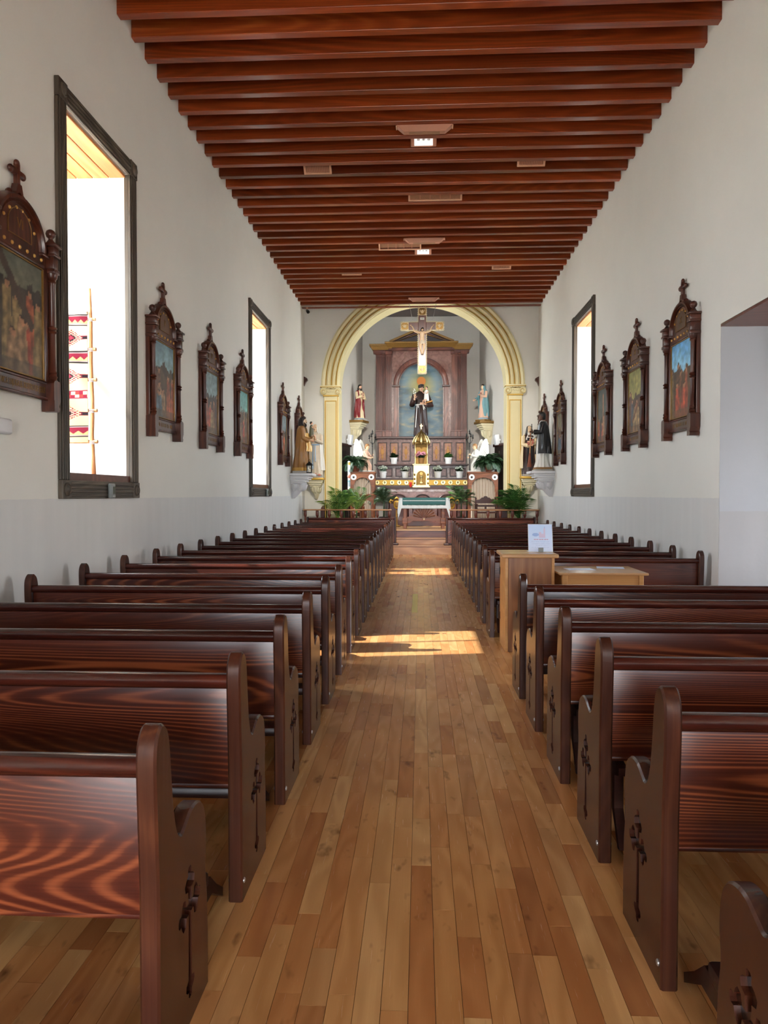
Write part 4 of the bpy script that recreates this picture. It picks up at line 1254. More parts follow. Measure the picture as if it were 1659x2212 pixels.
def mantle(secs, a0, a1, folds=9, amp=.09, ph=0.0, n=40, th=.012, step=4):
    """cloak open between a1 and a0 (degrees, -90 is the front); closed shell of thickness th"""
    rings = []
    for s in cr(secs, step):
        z, cx, cy, rx, ry, a = s[:6]
        aa0 = a0 + (s[6] if len(s) > 6 else 0); aa1 = a1 - (s[7] if len(s) > 7 else 0)
        outer = []; inner = []
        for i in range(n + 1):
            t = math.radians(aa0 + (aa1 - aa0) * i / n)
            k = 1 + 1.4 * amp * a * (math.sin(folds * t + ph + z * 4) * .6 + math.sin((folds + 3) * t + 1.3 + ph - z * 6) * .4)
            c, sn = math.cos(t), math.sin(t)
            outer.append(Vector((cx + rx * k * c, cy + ry * k * sn, z)))
            inner.append(Vector((cx + (rx * k - th) * c, cy + (ry * k - th) * sn, z)))
        rings.append(outer + inner[::-1])
    return mb().loft(rings)
def hand(p, d, up, s=1.0, curl=.4, m=None):
    """palm and five bent fingers at p pointing along d, thumb towards up"""
    m = m or mb()
    d = Vector(d).normalized(); up = Vector(up); up = (up - d * up.dot(d)).normalized(); w = d.cross(up)
    p = Vector(p)
    m.tube([p - d * .012 * s, p + d * .012 * s, p + d * .038 * s], [.013 * s, .018 * s, .017 * s], 8, .6)
    for k, L in enumerate((.036, .042, .039, .030)):
        a = p + d * .036 * s + up * (.013 - .0088 * k) * s
        b = a + (d * math.cos(curl) + w * math.sin(curl)) * L * .5 * s
        c = b + (d * math.cos(2 * curl) + w * math.sin(2 * curl)) * L * .5 * s
        m.tube([a - d * .006 * s, b, c], [.0052 * s, .0048 * s, .0034 * s], 6)
    a = p + d * .008 * s + up * .014 * s
    m.tube([a, a + (d * .6 + up * .8) * .018 * s, a + (d * .85 + up * .6 + w * .3) * .034 * s], [.0068 * s, .006 * s, .004 * s], 6)
    return m
class Fig:
    def __init__(self, name, label, cat, loc, h, rz=0.0, group=None):
        self.o = empty(name, loc, rz); tag(self.o, label, cat, group); self.h = h
    def part(self, name, m, mat, parent=None, sm=0.9):
        m.xf(Matrix.Scale(self.h, 4))
        return m.build(name, mat, parent or self.o, sm)
    def head(self, c=(0, -.012, .925), skin='skin', hair='hair_dark', style='long', beard=False, s=1.0, yaw=0.0, tilt=0.0, body=None):
        R = Matrix.Translation(c) @ Matrix.Rotation(yaw, 4, 'Z') @ Matrix.Rotation(tilt, 4, 'X')
        S = Matrix.Scale(s, 4)
        m = body or mb()
        q = mb()
        rings = []
        # skull and jaw as one lofted surface
        for (z, rx, ry, cy) in cr([(-.072, .006, .008, -.026), (-.066, .022, .024, -.022), (-.045, .036, .042, -.010), (-.015, .044, .053, 0), (.02, .047, .058, .003), (.05, .041, .051, .006), (.068, .024, .032, .008), (.075, .004, .006, .008)], 3):
            rings.append([Vector((rx * math.cos(t), cy + ry * math.sin(t), z)) for t in [2 * PI * i / 20 for i in range(20)]])
        q.loft(rings)
        q.tube([(0, -.050, .022), (0, -.062, -.004), (0, -.066, -.014), (0, -.054, -.022)], [.005, .008, .010, .004], 8)
        q.ell((0, -.050, .026), (.030, .008, .006), 10, 6)
        for sx in (-1, 1): q.ell((sx * .046, .004, -.004), (.007, .013, .018), 8, 6)
        q.ell((0, -.050, -.036), (.014, .008, .006), 8, 6)
        q.xf(R @ S)
        q.tube([Vector(c) + Vector((0, .012, -.045 * s)), Vector((c[0] * .6, max(.006, c[1] + .018) if c[1] > -.03 else c[1] + .03, c[2] - .118 * s))], [.028 * s, .034 * s], 12)
        m.add(q.v, q.f)
        hd = self.part('head', m, skin)
        e = mb()
        for sx in (-1, 1): e.ell((sx * .019, -.0535, .008), (.0075, .004, .0045), 8, 6)
        self.part('eyes', e.xf(R @ S), 'eye_dark', hd)
        l = mb().ell((0, -.0575, -.036), (.011, .004, .003), 8, 6)
        self.part('lips', l.xf(R @ S), 'lips', hd)
        hm = mb()
        if style in ('long', 'short', 'tonsure'):
            if style == 'tonsure':
                rr = []
                for (z, rx, ry) in ((-.02, .048, .060), (.0, .055, .066), (.03, .056, .066), (.046, .050, .058)):
                    rr.append([Vector((rx * math.cos(t), .006 + ry * math.sin(t), z + .02 * max(0, -math.sin(t)))) for t in [2 * PI * i / 20 for i in range(20)]])
                hm.loft(rr)
            else:
                rr = []
                for (z, rx, ry, cy) in cr([(-.05, .040, .030, .030), (-.02, .050, .046, .018), (.015, .053, .056, .012), (.045, .049, .058, .008), (.066, .036, .044, .006), (.082, .006, .008, .006)], 3):
                    rr.append([Vector((rx * math.cos(t), cy + ry * math.sin(t), z)) for t in [2 * PI * i / 20 for i in range(20)]])
                hm.loft(rr)
            if style == 'long':
                for sx in (-1, 1):
                    hm.tube([(sx * .044, .01, .03), (sx * .052, .006, -.02), (sx * .05, .0, -.07), (sx * .05, -.012, -.115)], [.014, .018, .02, .008], 8)
                hm.tube([(0, .045, .03), (0, .052, -.04), (0, .05, -.12)], [.03, .042, .03], 10)
        if beard:
            hm.tube([(-.034, -.018, -.02), (-.026, -.036, -.052), (0, -.048, -.068), (.026, -.036, -.052), (.034, -.018, -.02)], [.007, .014, .018, .014, .007], 8)
            hm.ell((0, -.046, -.078), (.020, .018, .026), 8, 6)
            hm.tube([(-.02, -.056, -.034), (0, -.062, -.026), (.02, -.056, -.034)], [.003, .006, .003], 6)
        if hm.v: self.part('hair', hm.xf(R @ S), hair, hd)
        return hd
    def arm(self, sh, el, wr, mat, hd=None, hup=(0, 0, 1), skin='skin', r=(.042, .040, .044), hs=1.0, curl=.4, cuff=True):
        m = mb()
        sh, el, wr = Vector(sh), Vector(el), Vector(wr)
        pts = [sh, sh.lerp(el, .5), el, el.lerp(wr, .5), wr]
        m.tube(pts, [r[0], (r[0] + r[1]) / 2, r[1], (r[1] + r[2]) / 2, r[2]], 12)
        sl = self.part('sleeve', m, mat)
        d = Vector(hd) if hd else (wr - el)
        d.normalize()
        q = mb(); q.tube([wr - d * .02, wr + d * .02], [.018 * hs, .014 * hs], 8)
        hand(wr + d * .025 * hs, d, hup, hs * 1.05, curl, q)
        self.part('hand', q, skin)
        return sl
    def base(self, w, d, h0, h1, mat, name='plinth', round_=False):
        m = mb()
        if round_: m.lathe([(w, h0), (w, h0 + (h1 - h0) * .35), (w * .88, h0 + (h1 - h0) * .45), (w * .72, h1)], seg=24, sy=d / w)
        else: m.rbox(-w, w, -d, d, h0, h1, .008)
        return self.part(name, m, mat, None, .6)
CH = [(0, 0, 0, .20, .17, .4), (.25, 0, 0, .18, .15, .3), (.5, 0, 0, .16, .13, .1), (.70, 0, 0, .14, .10, 0), (.78, 0, 0, .06, .05, 0)]
def child(f, c, s, robe_mat, hair='hair_dark', yaw=0.0):
    """a small seated child: tunic, head, arms; c is the seat, s its height"""
    c = Vector(c)
    m = robe(CH, 7, .08, n=28, step=3).xf(Matrix.Translation(c) @ Matrix.Rotation(yaw, 4, 'Z') @ Matrix.Scale(s, 4))
    cp = f.part('child_tunic', m, robe_mat)
    body = mb()
    R = Matrix.Translation(c) @ Matrix.Rotation(yaw, 4, 'Z') @ Matrix.Scale(s, 4)
    q = mb()
    q.ell((0, -.01, .90), (.085, .095, .11), 14, 10); q.ell((0, -.105, .89), (.018, .02, .022), 8, 6)
    q.tube([(0, 0, .74), (0, 0, .84)], [.05, .045], 10)
    q.tube([(0, -.04, .06), (0, 0, .4), (0, 0, .76)], [.10, .09, .05], 10)
    for sx, tip in ((-1, (-.20, -.20, .66)), (1, (.16, -.20, .50))):
        q.tube([(sx * .10, -.01, .68), (sx * .19, -.08, .56), tip], [.042, .036, .028], 8)
        hand(tip, (sx * .1, -.8, .2), (0, 0, 1), 1.2, .3, q)
    q.tube([(-.07, -.12, .08), (-.08, -.25, .04), (-.08, -.26, -.16)], [.06, .05, .035], 8)
    q.tube([(.07, -.12, .08), (.09, -.25, .05), (.10, -.25, -.15)], [.06, .05, .035], 8)
    for a in (-.08, .10): q.ell((a, -.29, -.18), (.03, .06, .025), 8, 6)
    f.part('child_body', q.xf(R), 'skin', cp)
    hh = mb().ell((0, .015, .925), (.092, .098, .105), 14, 10)
    f.part('child_hair', hh.xf(R), hair, cp)
# ------------------------------------------------------------------ statues and their brackets
def corbel(name, label, loc, rz, w, d, h, stone, top, gilt=None):
    """stepped wall bracket; loc is the top centre of its shelf against the wall, local -Y points away from the wall"""
    t = empty(name, loc, rz); tag(t, label, 'bracket', 'statue brackets')
    m = mb().rbox(-w, w, -d, 0, -.10 * h, 0, .01)
    m.build('shelf', top, t, .6)
    b = mb()
    z = -.10 * h
    for k, (f, dz) in enumerate(((.86, .09), (.80, .07), (.70, .08), (.62, .06))):
        b.rbox(-w * f, w * f, -d * f, 0, z - dz * h, z, .012); z -= dz * h
    b.build('mouldings', stone, t, .6)
    if gilt:
        mb().rbox(-w * .83, w * .83, -d * .83, 0, -.195 * h, -.175 * h, .004).build('gilt_band', gilt, t)
    c = mb()
    n = 10; rings = []
    for k in range(7):
        f = k / 6; r = (.56 * (1 - f) ** .8 + .10 * f)
        zz = z - (1 + z / h) * h * f
        rings.append([Vector((-w * r * math.cos(PI * i / n), -d * r * 1.2 * math.sin(PI * i / n) * (1 + .06 * math.cos(6 * PI * i / n)), zz)) for i in range(n + 1)])
    c.loft(rings)
    for i in range(5):
        a = PI * (i + .5) / 5
        c.tube([(-w * .58 * math.cos(a), -d * .62 * math.sin(a), z - .01), (-w * .44 * math.cos(a), -d * .55 * math.sin(a), z - .18 * h), (-w * .3 * math.cos(a), -d * .40 * math.sin(a), z - .30 * h)], [.05 * w / .3, .06 * w / .3, .02 * w / .3], 8)
    c.build('leaf_corbel', stone, t, .9)
    return t
# positions: brackets on the side walls and on the chancel wall
# --- left wall: bearded man in a gilt mantle carrying a child, lantern
jY = 18.35; jz = onx(640, 1024, XL).z
jz = at(650, 1023, jY).z
corbel('wall_bracket', 'white stepped bracket on the left wall under the gold-robed statue', (XL, jY, jz), PI / 2, .36, .56, 1.0 * .62, 'stone_white', 'stone_white')
f = Fig('statue', 'gold-brown robed bearded statue holding a child on the left wall bracket', 'statue', (XL + .27, jY, jz), 1.40, PI / 2, 'saint statues')
f.base(.20, .15, 0.0, .045, 'stone_grey')
Z = .045
def up(secs, z=Z): return [(s[0] * (1 - z) + z,) + tuple(s[1:]) for s in secs]
f.part('tunic', robe(up(ROBE), 10, .12, .4), 'robe_green')
MS = up([(0.02, 0, .01, .170, .150, 1, 0, 0), (.2, 0, .01, .160, .140, 1, 0, 0), (.42, 0, .008, .150, .125, .8, 0, 0), (.60, 0, .004, .138, .112, .5, 0, 0), (.73, 0, .004, .136, .100, .3, 0, 0), (.80, 0, .006, .128, .078, .1, 6, 6), (.835, 0, .010, .080, .055, 0, 20, 20)])
f.part('mantle', mantle(MS, -78, 236, 8, .12, .3), 'robe_ochre')
f.part('gilt_lining', mantle(up([(.36, -.01, -.03, .145, .118, .8), (.44, 0, -.03, .146, .122, .8), (.56, 0, -.02, .135, .112, .6), (.70, 0, -.01, .132, .100, .4)]), -150, -60, 5, .15, 1.0, 20), 'robe_gold')
f.part('gilt_hem', mantle(up([(0.0, 0, .01, .178, .158, 1), (.03, 0, .01, .176, .155, 1), (.06, 0, .01, .170, .150, 1)]), -78, 236, 8, .12, .3, step=2), 'robe_gold')
f.head((0, -.012, .93), 'skin_pale', 'hair_dark', 'long', True)
f.arm((.115, -.005, .80), (.14, -.06, .66), (.06, -.14, .66), 'robe_ochre', (-.7, -.5, .1))
f.arm((-.115, -.005, .80), (-.13, -.03, .63), (-.10, -.13, .58), 'robe_ochre', (.2, -1, -.1))
child(f, (.02, -.155, .66), .26, 'robe_green', 'hair_dark', .3)
# lantern on the bracket's edge
lt = empty('lantern', (XL + .48, jY - .275, jz)); tag(lt, 'small black candle lantern beside the gold-robed statue', 'lantern')
mb().rbox(-.065, .065, -.065, .065, 0, .025, .006).build('base', 'black_iron', lt)
for sx in (-1, 1):
    for sy in (-1, 1): mb().box(sx * .052 - .006, sx * .052 + .006, sy * .052 - .006, sy * .052 + .006, .025, .19).build('corner_post', 'black_iron', lt)
mb().box(-.045, .045, -.045, .045, .03, .185).build('glass', 'pane_glass', lt)
mb().lathe([(.03, .026), (.03, .10), (.004, .104)], seg=12).build('candle', 'robe_cream', lt, .7)
mb().lathe([(.095, .19), (.09, .205), (.05, .25), (.035, .26), (.03, .28), (.012, .29)], seg=12).build('roof', 'black_iron', lt, .7)
mb().tube([(.028 * math.cos(a), 0, .305 + .03 * math.sin(a)) for a in [2 * PI * k / 14 for k in range(15)]], .005, 6).build('ring_handle', 'black_iron', lt, 3.2)

# --- chancel wall left: white robed woman at prayer
mX = at(681, 1000, YC - .25).x; mz = at(681, 1032, YC - .3).z
corbel('wall_bracket', 'gilt topped bracket left of the arch under the white-veiled statue', (mX, YC, mz), 0, .24, .46, .60, 'stone_cream', 'gold_paint', 'old_gold')
f = Fig('statue', 'white-veiled praying statue with a blue sash left of the arch', 'statue', (mX, YC - .24, mz), 1.46, 0, 'saint statues')
f.base(.14, .12, 0, .06, 'stone_grey', 'rocky_base', True)
f.part('gown', robe(up(ROBE, .055), 12, .10, 1.1), 'robe_shell')
f.part('sash', mb().tube([(-.02, -.088, .60), (-.03, -.10, .45), (-.035, -.112, .28), (-.03, -.118, .16)], [.022, .026, .028, .030], 8, .3).tube([(.012, -.088, .60), (.012, -.10, .46), (.02, -.112, .30)], [.02, .022, .026], 8, .3).tube([(.085 * math.cos(a), .072 * math.sin(a) - .004, .615) for a in [2 * PI * k / 20 for k in range(21)]], .014, 6), 'sash_blue')
VS = [(.14, 0, .025, .165, .10, 1), (.3, 0, .025, .16, .10, 1), (.5, 0, .02, .15, .098, .7), (.68, 0, .016, .138, .092, .4), (.80, 0, .014, .118, .075, .15), (.86, 0, .004, .066, .062, 0), (.93, 0, .002, .060, .068, 0), (.985, 0, .004, .045, .05, 0), (1.005, 0, .006, .008, .01, 0)]
f.part('veil', mantle(VS, -52, 232, 8, .10, .8), 'robe_white')
f.head((0, -.016, .925), 'skin_pale', 'robe_white', 'none')
f.arm((.108, -.005, .79), (.125, -.05, .65), (.025, -.125, .70), 'robe_shell', (-.2, -.25, .9), (-1, 0, 0), 'skin_pale', (.036, .036, .034))
f.arm((-.108, -.005, .79), (-.125, -.05, .65), (-.025, -.125, .70), 'robe_shell', (.2, -.25, .9), (1, 0, 0), 'skin_pale', (.036, .036, .034))
m = mb()
for a in range(9): m.ell((.10 * math.cos(a * .7), -.10 + .02 * math.sin(a * 2.2), .05 + .02 * (a % 2)), (.018, .018, .016), 8, 6)
f.part('roses', m, 'bloom_rose')['kind'] = 'stuff'

# --- chancel wall right: nun with roses
nX = at(1143, 1000, YC - .25).x; nz = at(1147, 1029, YC - .3).z
corbel('wall_bracket', 'gilt topped bracket right of the arch under the black-veiled statue', (nX, YC, nz), 0, .24, .46, .60, 'stone_cream', 'gold_paint', 'old_gold')
f = Fig('statue', 'black-veiled nun statue with cream cloak holding roses right of the arch', 'statue', (nX, YC - .24, nz), 1.36, 0, 'saint statues')
f.base(.13, .11, 0, .045, 'stone_grey')
f.part('habit', robe(up(ROBE), 12, .11, .2), 'robe_brown')
f.part('scapular', mb().loft([[Vector((x, y - .008, z)) for x, y in ((-.055, -.02), (.055, -.02), (.055, -.01), (-.055, -.01))] for x_, z in ((0, .18),)] + [[Vector((sx * w, y, z)) for sx, y in ((-1, yy - .012), (1, yy - .012), (1, yy), (-1, yy))] for z, w, yy in ((.30, .055, -.105), (.5, .052, -.095), (.66, .05, -.082), (.76, .05, -.078))]), 'robe_black')
MS2 = up([(0.12, 0, .01, .165, .12, 1, 0, 0), (.3, 0, .01, .158, .118, 1, 0, 0), (.5, 0, .008, .148, .112, .7, 0, 0), (.68, 0, .004, .140, .10, .4, 0, 0), (.79, 0, .004, .128, .078, .1, 0, 0), (.83, 0, .008, .085, .056, 0, 10, 10)])
f.part('cloak', mantle(MS2, -35, 215, 8, .11, 1.2), 'robe_cream')
f.part('wimple', mb().loft([[Vector((rx * math.cos(t), cy + ry * math.sin(t), z)) for t in [2 * PI * i / 24 for i in range(24)]] for z, rx, ry, cy in ((.72, .075, .02, -.07), (.78, .07, .05, -.035), (.84, .045, .045, -.01), (.90, .05, .055, -.004))]), 'robe_white')
VS2 = [(.70, 0, .028, .125, .085, .6), (.78, 0, .02, .112, .075, .3), (.86, 0, .006, .075, .066, 0), (.93, 0, .002, .062, .070, 0), (.985, 0, .004, .046, .052, 0), (1.006, 0, .006, .008, .01, 0)]
f.part('veil', mantle(VS2, -50, 230, 8, .06, .8), 'robe_black')
f.head((0, -.016, .925), 'skin_pale', 'robe_white', 'none')
f.arm((.108, -.005, .79), (.13, -.05, .65), (.04, -.13, .66), 'robe_cream', (-.9, -.3, .2))
f.arm((-.108, -.005, .79), (-.13, -.05, .63), (-.03, -.14, .60), 'robe_cream', (.9, -.3, .1))
m = mb(); rr = random.Random(4)
for k in range(22): m.ell((rr.uniform(-.06, .06), -.14 + rr.uniform(-.03, .02), .66 + rr.uniform(-.06, .07)), (.018, .018, .017), 8, 6)
f.part('roses', m, 'bloom_rose')['kind'] = 'stuff'
f.part('small_crucifix', mb().box(-.006, .006, -.172, -.162, .55, .70).box(-.035, .035, -.172, -.162, .64, .652), 'robe_cream')

# --- right wall: black cloaked friar with a broom
dY = 18.15; dz = at(1178, 1018, dY).z
corbel('wall_bracket', 'white stepped bracket on the right wall under the black-cloaked statue', (XR, dY, dz), -PI / 2, .36, .58, .62, 'stone_white', 'stone_white')
f = Fig('statue', 'black-cloaked friar statue with white habit and broom on the right wall bracket', 'statue', (XR - .245, dY, dz), 1.42, -PI / 2, 'saint statues')
f.base(.19, .15, 0, .03, 'stone_grey'); f.base(.175, .135, .03, .065, 'basket', 'upper_plinth')
f.part('habit', robe(up([(0, 0, 0, .15, .13, 1)] + ROBE[1:], .065), 13, .13, .9), 'robe_white')
MS3 = up([(.26, 0, .012, .165, .135, 1, 0, 0), (.42, 0, .01, .155, .122, .8, 0, 0), (.60, 0, .006, .142, .108, .5, 0, 0), (.73, 0, .006, .136, .096, .2, 0, 0), (.80, 0, .006, .126, .076, .1, 0, 0), (.838, 0, .010, .070, .055, 0, 0, 0)], .05)
f.part('cloak', mantle(MS3, -62, 242, 9, .10, .2), 'robe_black')
f.part('collar', mb().lathe([(.06, .815), (.056, .835), (.042, .855)], seg=18), 'robe_white')
f.head((0, -.012, .93), 'skin_dark', 'hair_black', 'short')
f.arm((.115, -.005, .80), (.14, -.05, .66), (.08, -.15, .66), 'robe_black', (-.1, -1, .1), (0, 0, 1), 'skin_dark', curl=.9)
f.arm((-.115, -.005, .80), (-.14, -.04, .64), (-.06, -.155, .60), 'robe_white', (.3, -1, .1), (0, 0, 1), 'skin_dark', curl=.9)
f.part('crucifix', mb().box(.068, .08, -.20, -.188, .64, .80).box(.045, .103, -.20, -.188, .745, .757), 'black_iron')
br = mb().tube([(-.05, -.195, .66), (-.06, -.205, .30)], .008, 8)
b_ = f.part('broom_handle', br, 'ladder_wood')
f.part('broom_head', mb().tube([(-.06, -.205, .32), (-.062, -.208, .24), (-.065, -.212, .075)], [.012, .022, .04], 10, .6), 'terracotta', b_)

# --- apse brackets: red and blue robed statues on the canted walls
def cant_pt(px, py, left):
    """where the sight line through a pixel meets the canted apse wall"""
    a = Vector((XL if left else XR, YC + .7)); b = Vector((ax0 if left else ax1, YA)); d = ray(px, py)
    e = b - a
    t = (a.x * e.y - a.y * e.x) / (d.x * e.y - d.y * e.x)
    return Vector((d.x * t, d.y * t, EYE + d.z * t)), math.atan2(e.x, e.y)
c, ang = cant_pt(761, 909, True)
nrm = Vector((math.cos(ang), -math.sin(ang), 0))
hh_ = .26
p = c - nrm * 0
corbel('wall_bracket', 'cream and gold bracket in the apse under the red-robed statue', p, math.atan2(nrm.x, -nrm.y), .29, .48, .75, 'stone_cream', 'old_gold', 'old_gold')
f = Fig('statue', 'red-robed statue with long dark hair on the left apse bracket', 'statue', p + nrm * hh_, 1.17, math.atan2(nrm.x, -nrm.y) - .55, 'saint statues')
f.base(.16, .14, 0, .02, 'robe_white'); f.base(.15, .13, .02, .075, 'base_blue', 'rounded_base', True)
f.part('tunic', robe(up(ROBE, .06), 11, .09, .3), 'robe_cream')
MS4 = up([(0.02, 0, .0, .150, .125, 1, 30, 0), (.2, 0, 0, .145, .12, 1, 8, 0), (.42, 0, 0, .138, .112, .8, -20, -10), (.55, 0, 0, .132, .108, .5, -4, -4), (.68, 0, .0, .134, .100, .3, 10, 10), (.79, 0, .004, .126, .078, .1, 14, 14), (.835, 0, .008, .082, .056, 0, 20, 20)], .06)
f.part('mantle', mantle(MS4, -68, 248, 8, .11, .5), 'robe_red')
f.head((.0, -.012, .93), 'skin', 'hair_black', 'long', True)
f.arm((-.112, -.005, .79), (-.135, -.05, .62), (-.03, -.125, .68), 'robe_cream', (.6, -.3, .6))
f.arm((.112, -.005, .79), (.14, -.06, .60), (.05, -.13, .63), 'robe_cream', (-.7, -.4, .3))
f.part('heart', mb().ell((0, -.098, .735), (.018, .012, .022), 10, 8), 'robe_red')

c, ang = cant_pt(1060, 911, False)
nrm = Vector((-math.cos(ang), math.sin(ang), 0))
p = c
corbel('wall_bracket', 'cream and gold bracket in the apse under the blue-mantled statue', p, math.atan2(nrm.x, -nrm.y), .29, .48, .75, 'stone_cream', 'old_gold', 'old_gold')
f = Fig('statue', 'blue-mantled veiled statue in a pale pink gown on the right apse bracket', 'statue', p + nrm * hh_, 1.20, math.atan2(nrm.x, -nrm.y) + .5, 'saint statues')
f.base(.165, .14, 0, .05, 'old_gold'); f.base(.15, .13, .05, .115, 'base_blue', 'rounded_base', True)
f.part('gown', robe(up(ROBE, .10), 12, .09, .7), 'robe_pink')
VS3 = up([(.04, 0, .02, .150, .115, 1, 10, 25), (.25, 0, .015, .152, .118, 1, -5, 10), (.45, 0, .01, .152, .12, .8, -10, -10), (.62, 0, .006, .148, .112, .5, 5, 0), (.78, 0, .006, .128, .085, .2, 8, 8)], .10)
VS3 = VS3 + [(.885, 0, .004, .068, .064, 0, 8, 8), (.93, 0, .002, .060, .068, 0, 8, 8), (.985, 0, .004, .045, .05, 0, 8, 8), (1.006, 0, .006, .008, .01, 0, 8, 8)]
f.part('mantle', mantle(VS3, -62, 242, 8, .10, .2), 'robe_blue')
f.head((0, -.016, .93), 'skin_pale', 'hair_dark', 'short')
f.arm((.108, -.005, .80), (.14, -.05, .66), (.04, -.13, .69), 'robe_pink', (-.8, -.3, .3))
f.arm((-.108, -.005, .80), (-.15, -.03, .65), (-.17, -.10, .60), 'robe_blue', (-.2, -.8, -.3))
f.part('heart', mb().ell((0, -.096, .76), (.016, .012, .02), 10, 8), 'robe_red')
# ------------------------------------------------------------------ high altar and reredos
def R2(x0, y0, x1, y1, Y):
    """pixel rectangle on the plane Y -> x0,x1,z0,z1 in metres"""
    a, b = at(x0, y0, Y), at(x1, y1, Y)
    return min(a.x, b.x), max(a.x, b.x), min(a.z, b.z), max(a.z, b.z)
YP, YG, YB, YRR = 23.3, 23.7, 24.15, 24.55      # altar front, gradine, upper shelf, reredos face
PZ = S3 + 0.15
pd_ = empty('altar_predella', (0, 22.7, S3)); tag(pd_, kind='structure')
a, b = at(826, 1100, 22.7).x, at(1020, 1100, 22.7).x
mb().rbox(a, b, 0, 2.6, 0, 0.15, .01).build('platform', 'step_red', pd_)

# ---- altar block with three arches
x0, x1, _, zt = R2(834, 1053, 1010, 1060, YP)
al = empty('high_altar', ((x0 + x1) / 2, YP, PZ)); tag(al, 'marbled wooden high altar with three arched front panels', 'altar')
w = (x1 - x0) / 2; H = zt - PZ
mb().box(-w + .05, w - .05, .06, .75, 0, H - .05).build('body', 'altar_wood_h', al)
mb().rbox(-w, w, 0, .80, H - .05, H, .012).build('mensa', 'altar_dark', al)
mb().rbox(-w + .02, w - .02, .02, .06, H - .14, H - .05, .01).build('frieze', 'marble_grey', al)
cx = [at(p, 1070, YP).x - (x0 + x1) / 2 for p in (861, 913, 966)]
rw = .30
hol = [[(c - rw, .12), (c + rw, .12)] + arc(c, H - .52, rw, 0, PI, 14) for c in cx]
mb().prism([(-w + .05, 0), (w - .05, 0), (w - .05, H - .14), (-w + .05, H - .14)], .03, .06, 'XZ', hol).build('arcade', 'marbled', al)
for c in cx:
    mb().tube([(c - rw, .025, .12), (c - rw, .025, H - .52)] + [(x, .025, z) for x, z in arc(c, H - .52, rw, PI, 0, 14)] + [(c + rw, .025, .12)], .022, 8).build('arch_moulding', 'altar_dark', al, 3.2)
    mb().prism([(c - rw + .01, .12), (c + rw - .01, .12)] + arc(c, H - .52, rw - .01, 0, PI, 14), .058, .064, 'XZ').build('arched_panel', 'altar_wood', al)

# ---- gradine with the gilt cross band and two tiers of panels
x0, x1, z0, z1 = R2(811, 1049, 1010, 1036, YG)
gd = empty('altar_gradine', ((x0 + x1) / 2, YG, zt)); tag(gd, 'tiered altar back with gilt cross band, framed panels and ledges', 'altar shelf')
xc = (x0 + x1) / 2; w = (x1 - x0) / 2
def loc(x, y, Y): q = at(x, y, Y); return q.x - xc, q.z - zt
mb().box(-w, w, .02, .9, 0, z1 - zt + .015).build('lower_tier', 'altar_dark', gd)
bz0, bz1 = z0 - zt, z1 - zt
mb().rbox(-w, w, 0, .02, bz0 + .01, bz1 - .01, .004).build('gilt_band', 'gold_paint', gd)
dr = (bz1 - bz0) * .40
dm = mb().lathe([(dr, 0), (dr, .012), (dr * .86, .016), (dr * .84, .008), (.001, .008)], seg=22, mat=Matrix.Rotation(PI / 2, 4, 'X')).mesh('cross_disc', M['brass'], .7)
cm_ = mb().box(-dr * .13, dr * .13, -.016, -.006, -dr * .62, dr * .62).box(-dr * .42, dr * .42, -.016, -.006, dr * .05, dr * .30).mesh('cross', M['dark_hole'])
for p in (815, 831, 847, 862.5, 878, 941.5, 957, 973, 989, 1005):
    lx, lz = loc(p, 1043.5, YG)
    d = new('cross_disc', dm, gd, (lx, 0.0, (bz0 + bz1) / 2)); new('cross', cm_, d)
# lower panel tier
sz = loc(910, 1034, YG + .15)[1]
mb().rbox(-w - .03, w + .03, .08, .9, bz1 + .0, bz1 + .05, .008).build('lower_ledge', 'altar_dark', gd)
LZ1 = bz1 + .05
t1 = loc(910, 1006, YB)[1]
yb_ = YB - YG
mb().box(-w + .0, w - .0, yb_, 1.0, LZ1, t1).build('lower_panel_tier', 'marble_grey', gd)
def framed(x0p, y0p, x1p, y1p, Y, inner, icon=None):
    a, c = loc(x0p, y1p, Y); b, d = loc(x1p, y0p, Y); yy = Y - YG
    m = mb(); k = .035
    for q in ((a, b, c, c + k), (a, b, d - k, d), (a, a + k, c + k, d - k), (b - k, b, c + k, d - k)): m.rbox(q[0], q[1], yy - .03, yy, q[2], q[3], .008)
    fr = m.build('panel_frame', 'altar_dark', gd)
    mb().box(a + k, b - k, yy - .008, yy, c + k, d - k).build('panel', inner, fr)
    if icon:
        m = mb(); cx_, cz_ = (a + b) / 2, (c + d) / 2; hh = (d - c) * .32
        m.ell((cx_, yy - .010, cz_), (hh * .28, .003, hh * .52), 14, 8)
        m.ell((cx_, yy - .010, cz_ + hh * .72), (hh * .13, .003, hh * .17), 10, 6)
        m.ell((cx_, yy - .010, cz_ - hh * .85), (hh * .16, .003, hh * .32), 10, 6)
        m.build('gilt_ornament', 'book', fr, 3.2)
for a_, b_ in ((815, 848), (854, 888), (934, 966), (971, 1006)): framed(a_, 1011, b_, 1030, YB, 'marbled')
mb().rbox(-w - .05, w + .05, yb_ - .30, 1.0, t1, t1 + .045, .01).build('upper_ledge', 'altar_dark', gd)
t2 = loc(910, 948, YB + .1)[1]
mb().box(-w + .03, w - .03, yb_ + .1, 1.05, t1 + .045, t2).build('upper_panel_tier', 'marbled', gd)
for a_, b_ in ((816, 836), (842, 861), (867, 887), (933, 952), (958, 977), (984, 1003)): framed(a_, 955, b_, 997, YB + .1, 'icon_panel', True)
mb().rbox(-w - .06, w + .06, yb_ - .05, 1.1, t2, t2 + .07, .014).build('top_ledge', 'altar_dark', gd)
TOPZ = zt + t2 + .07

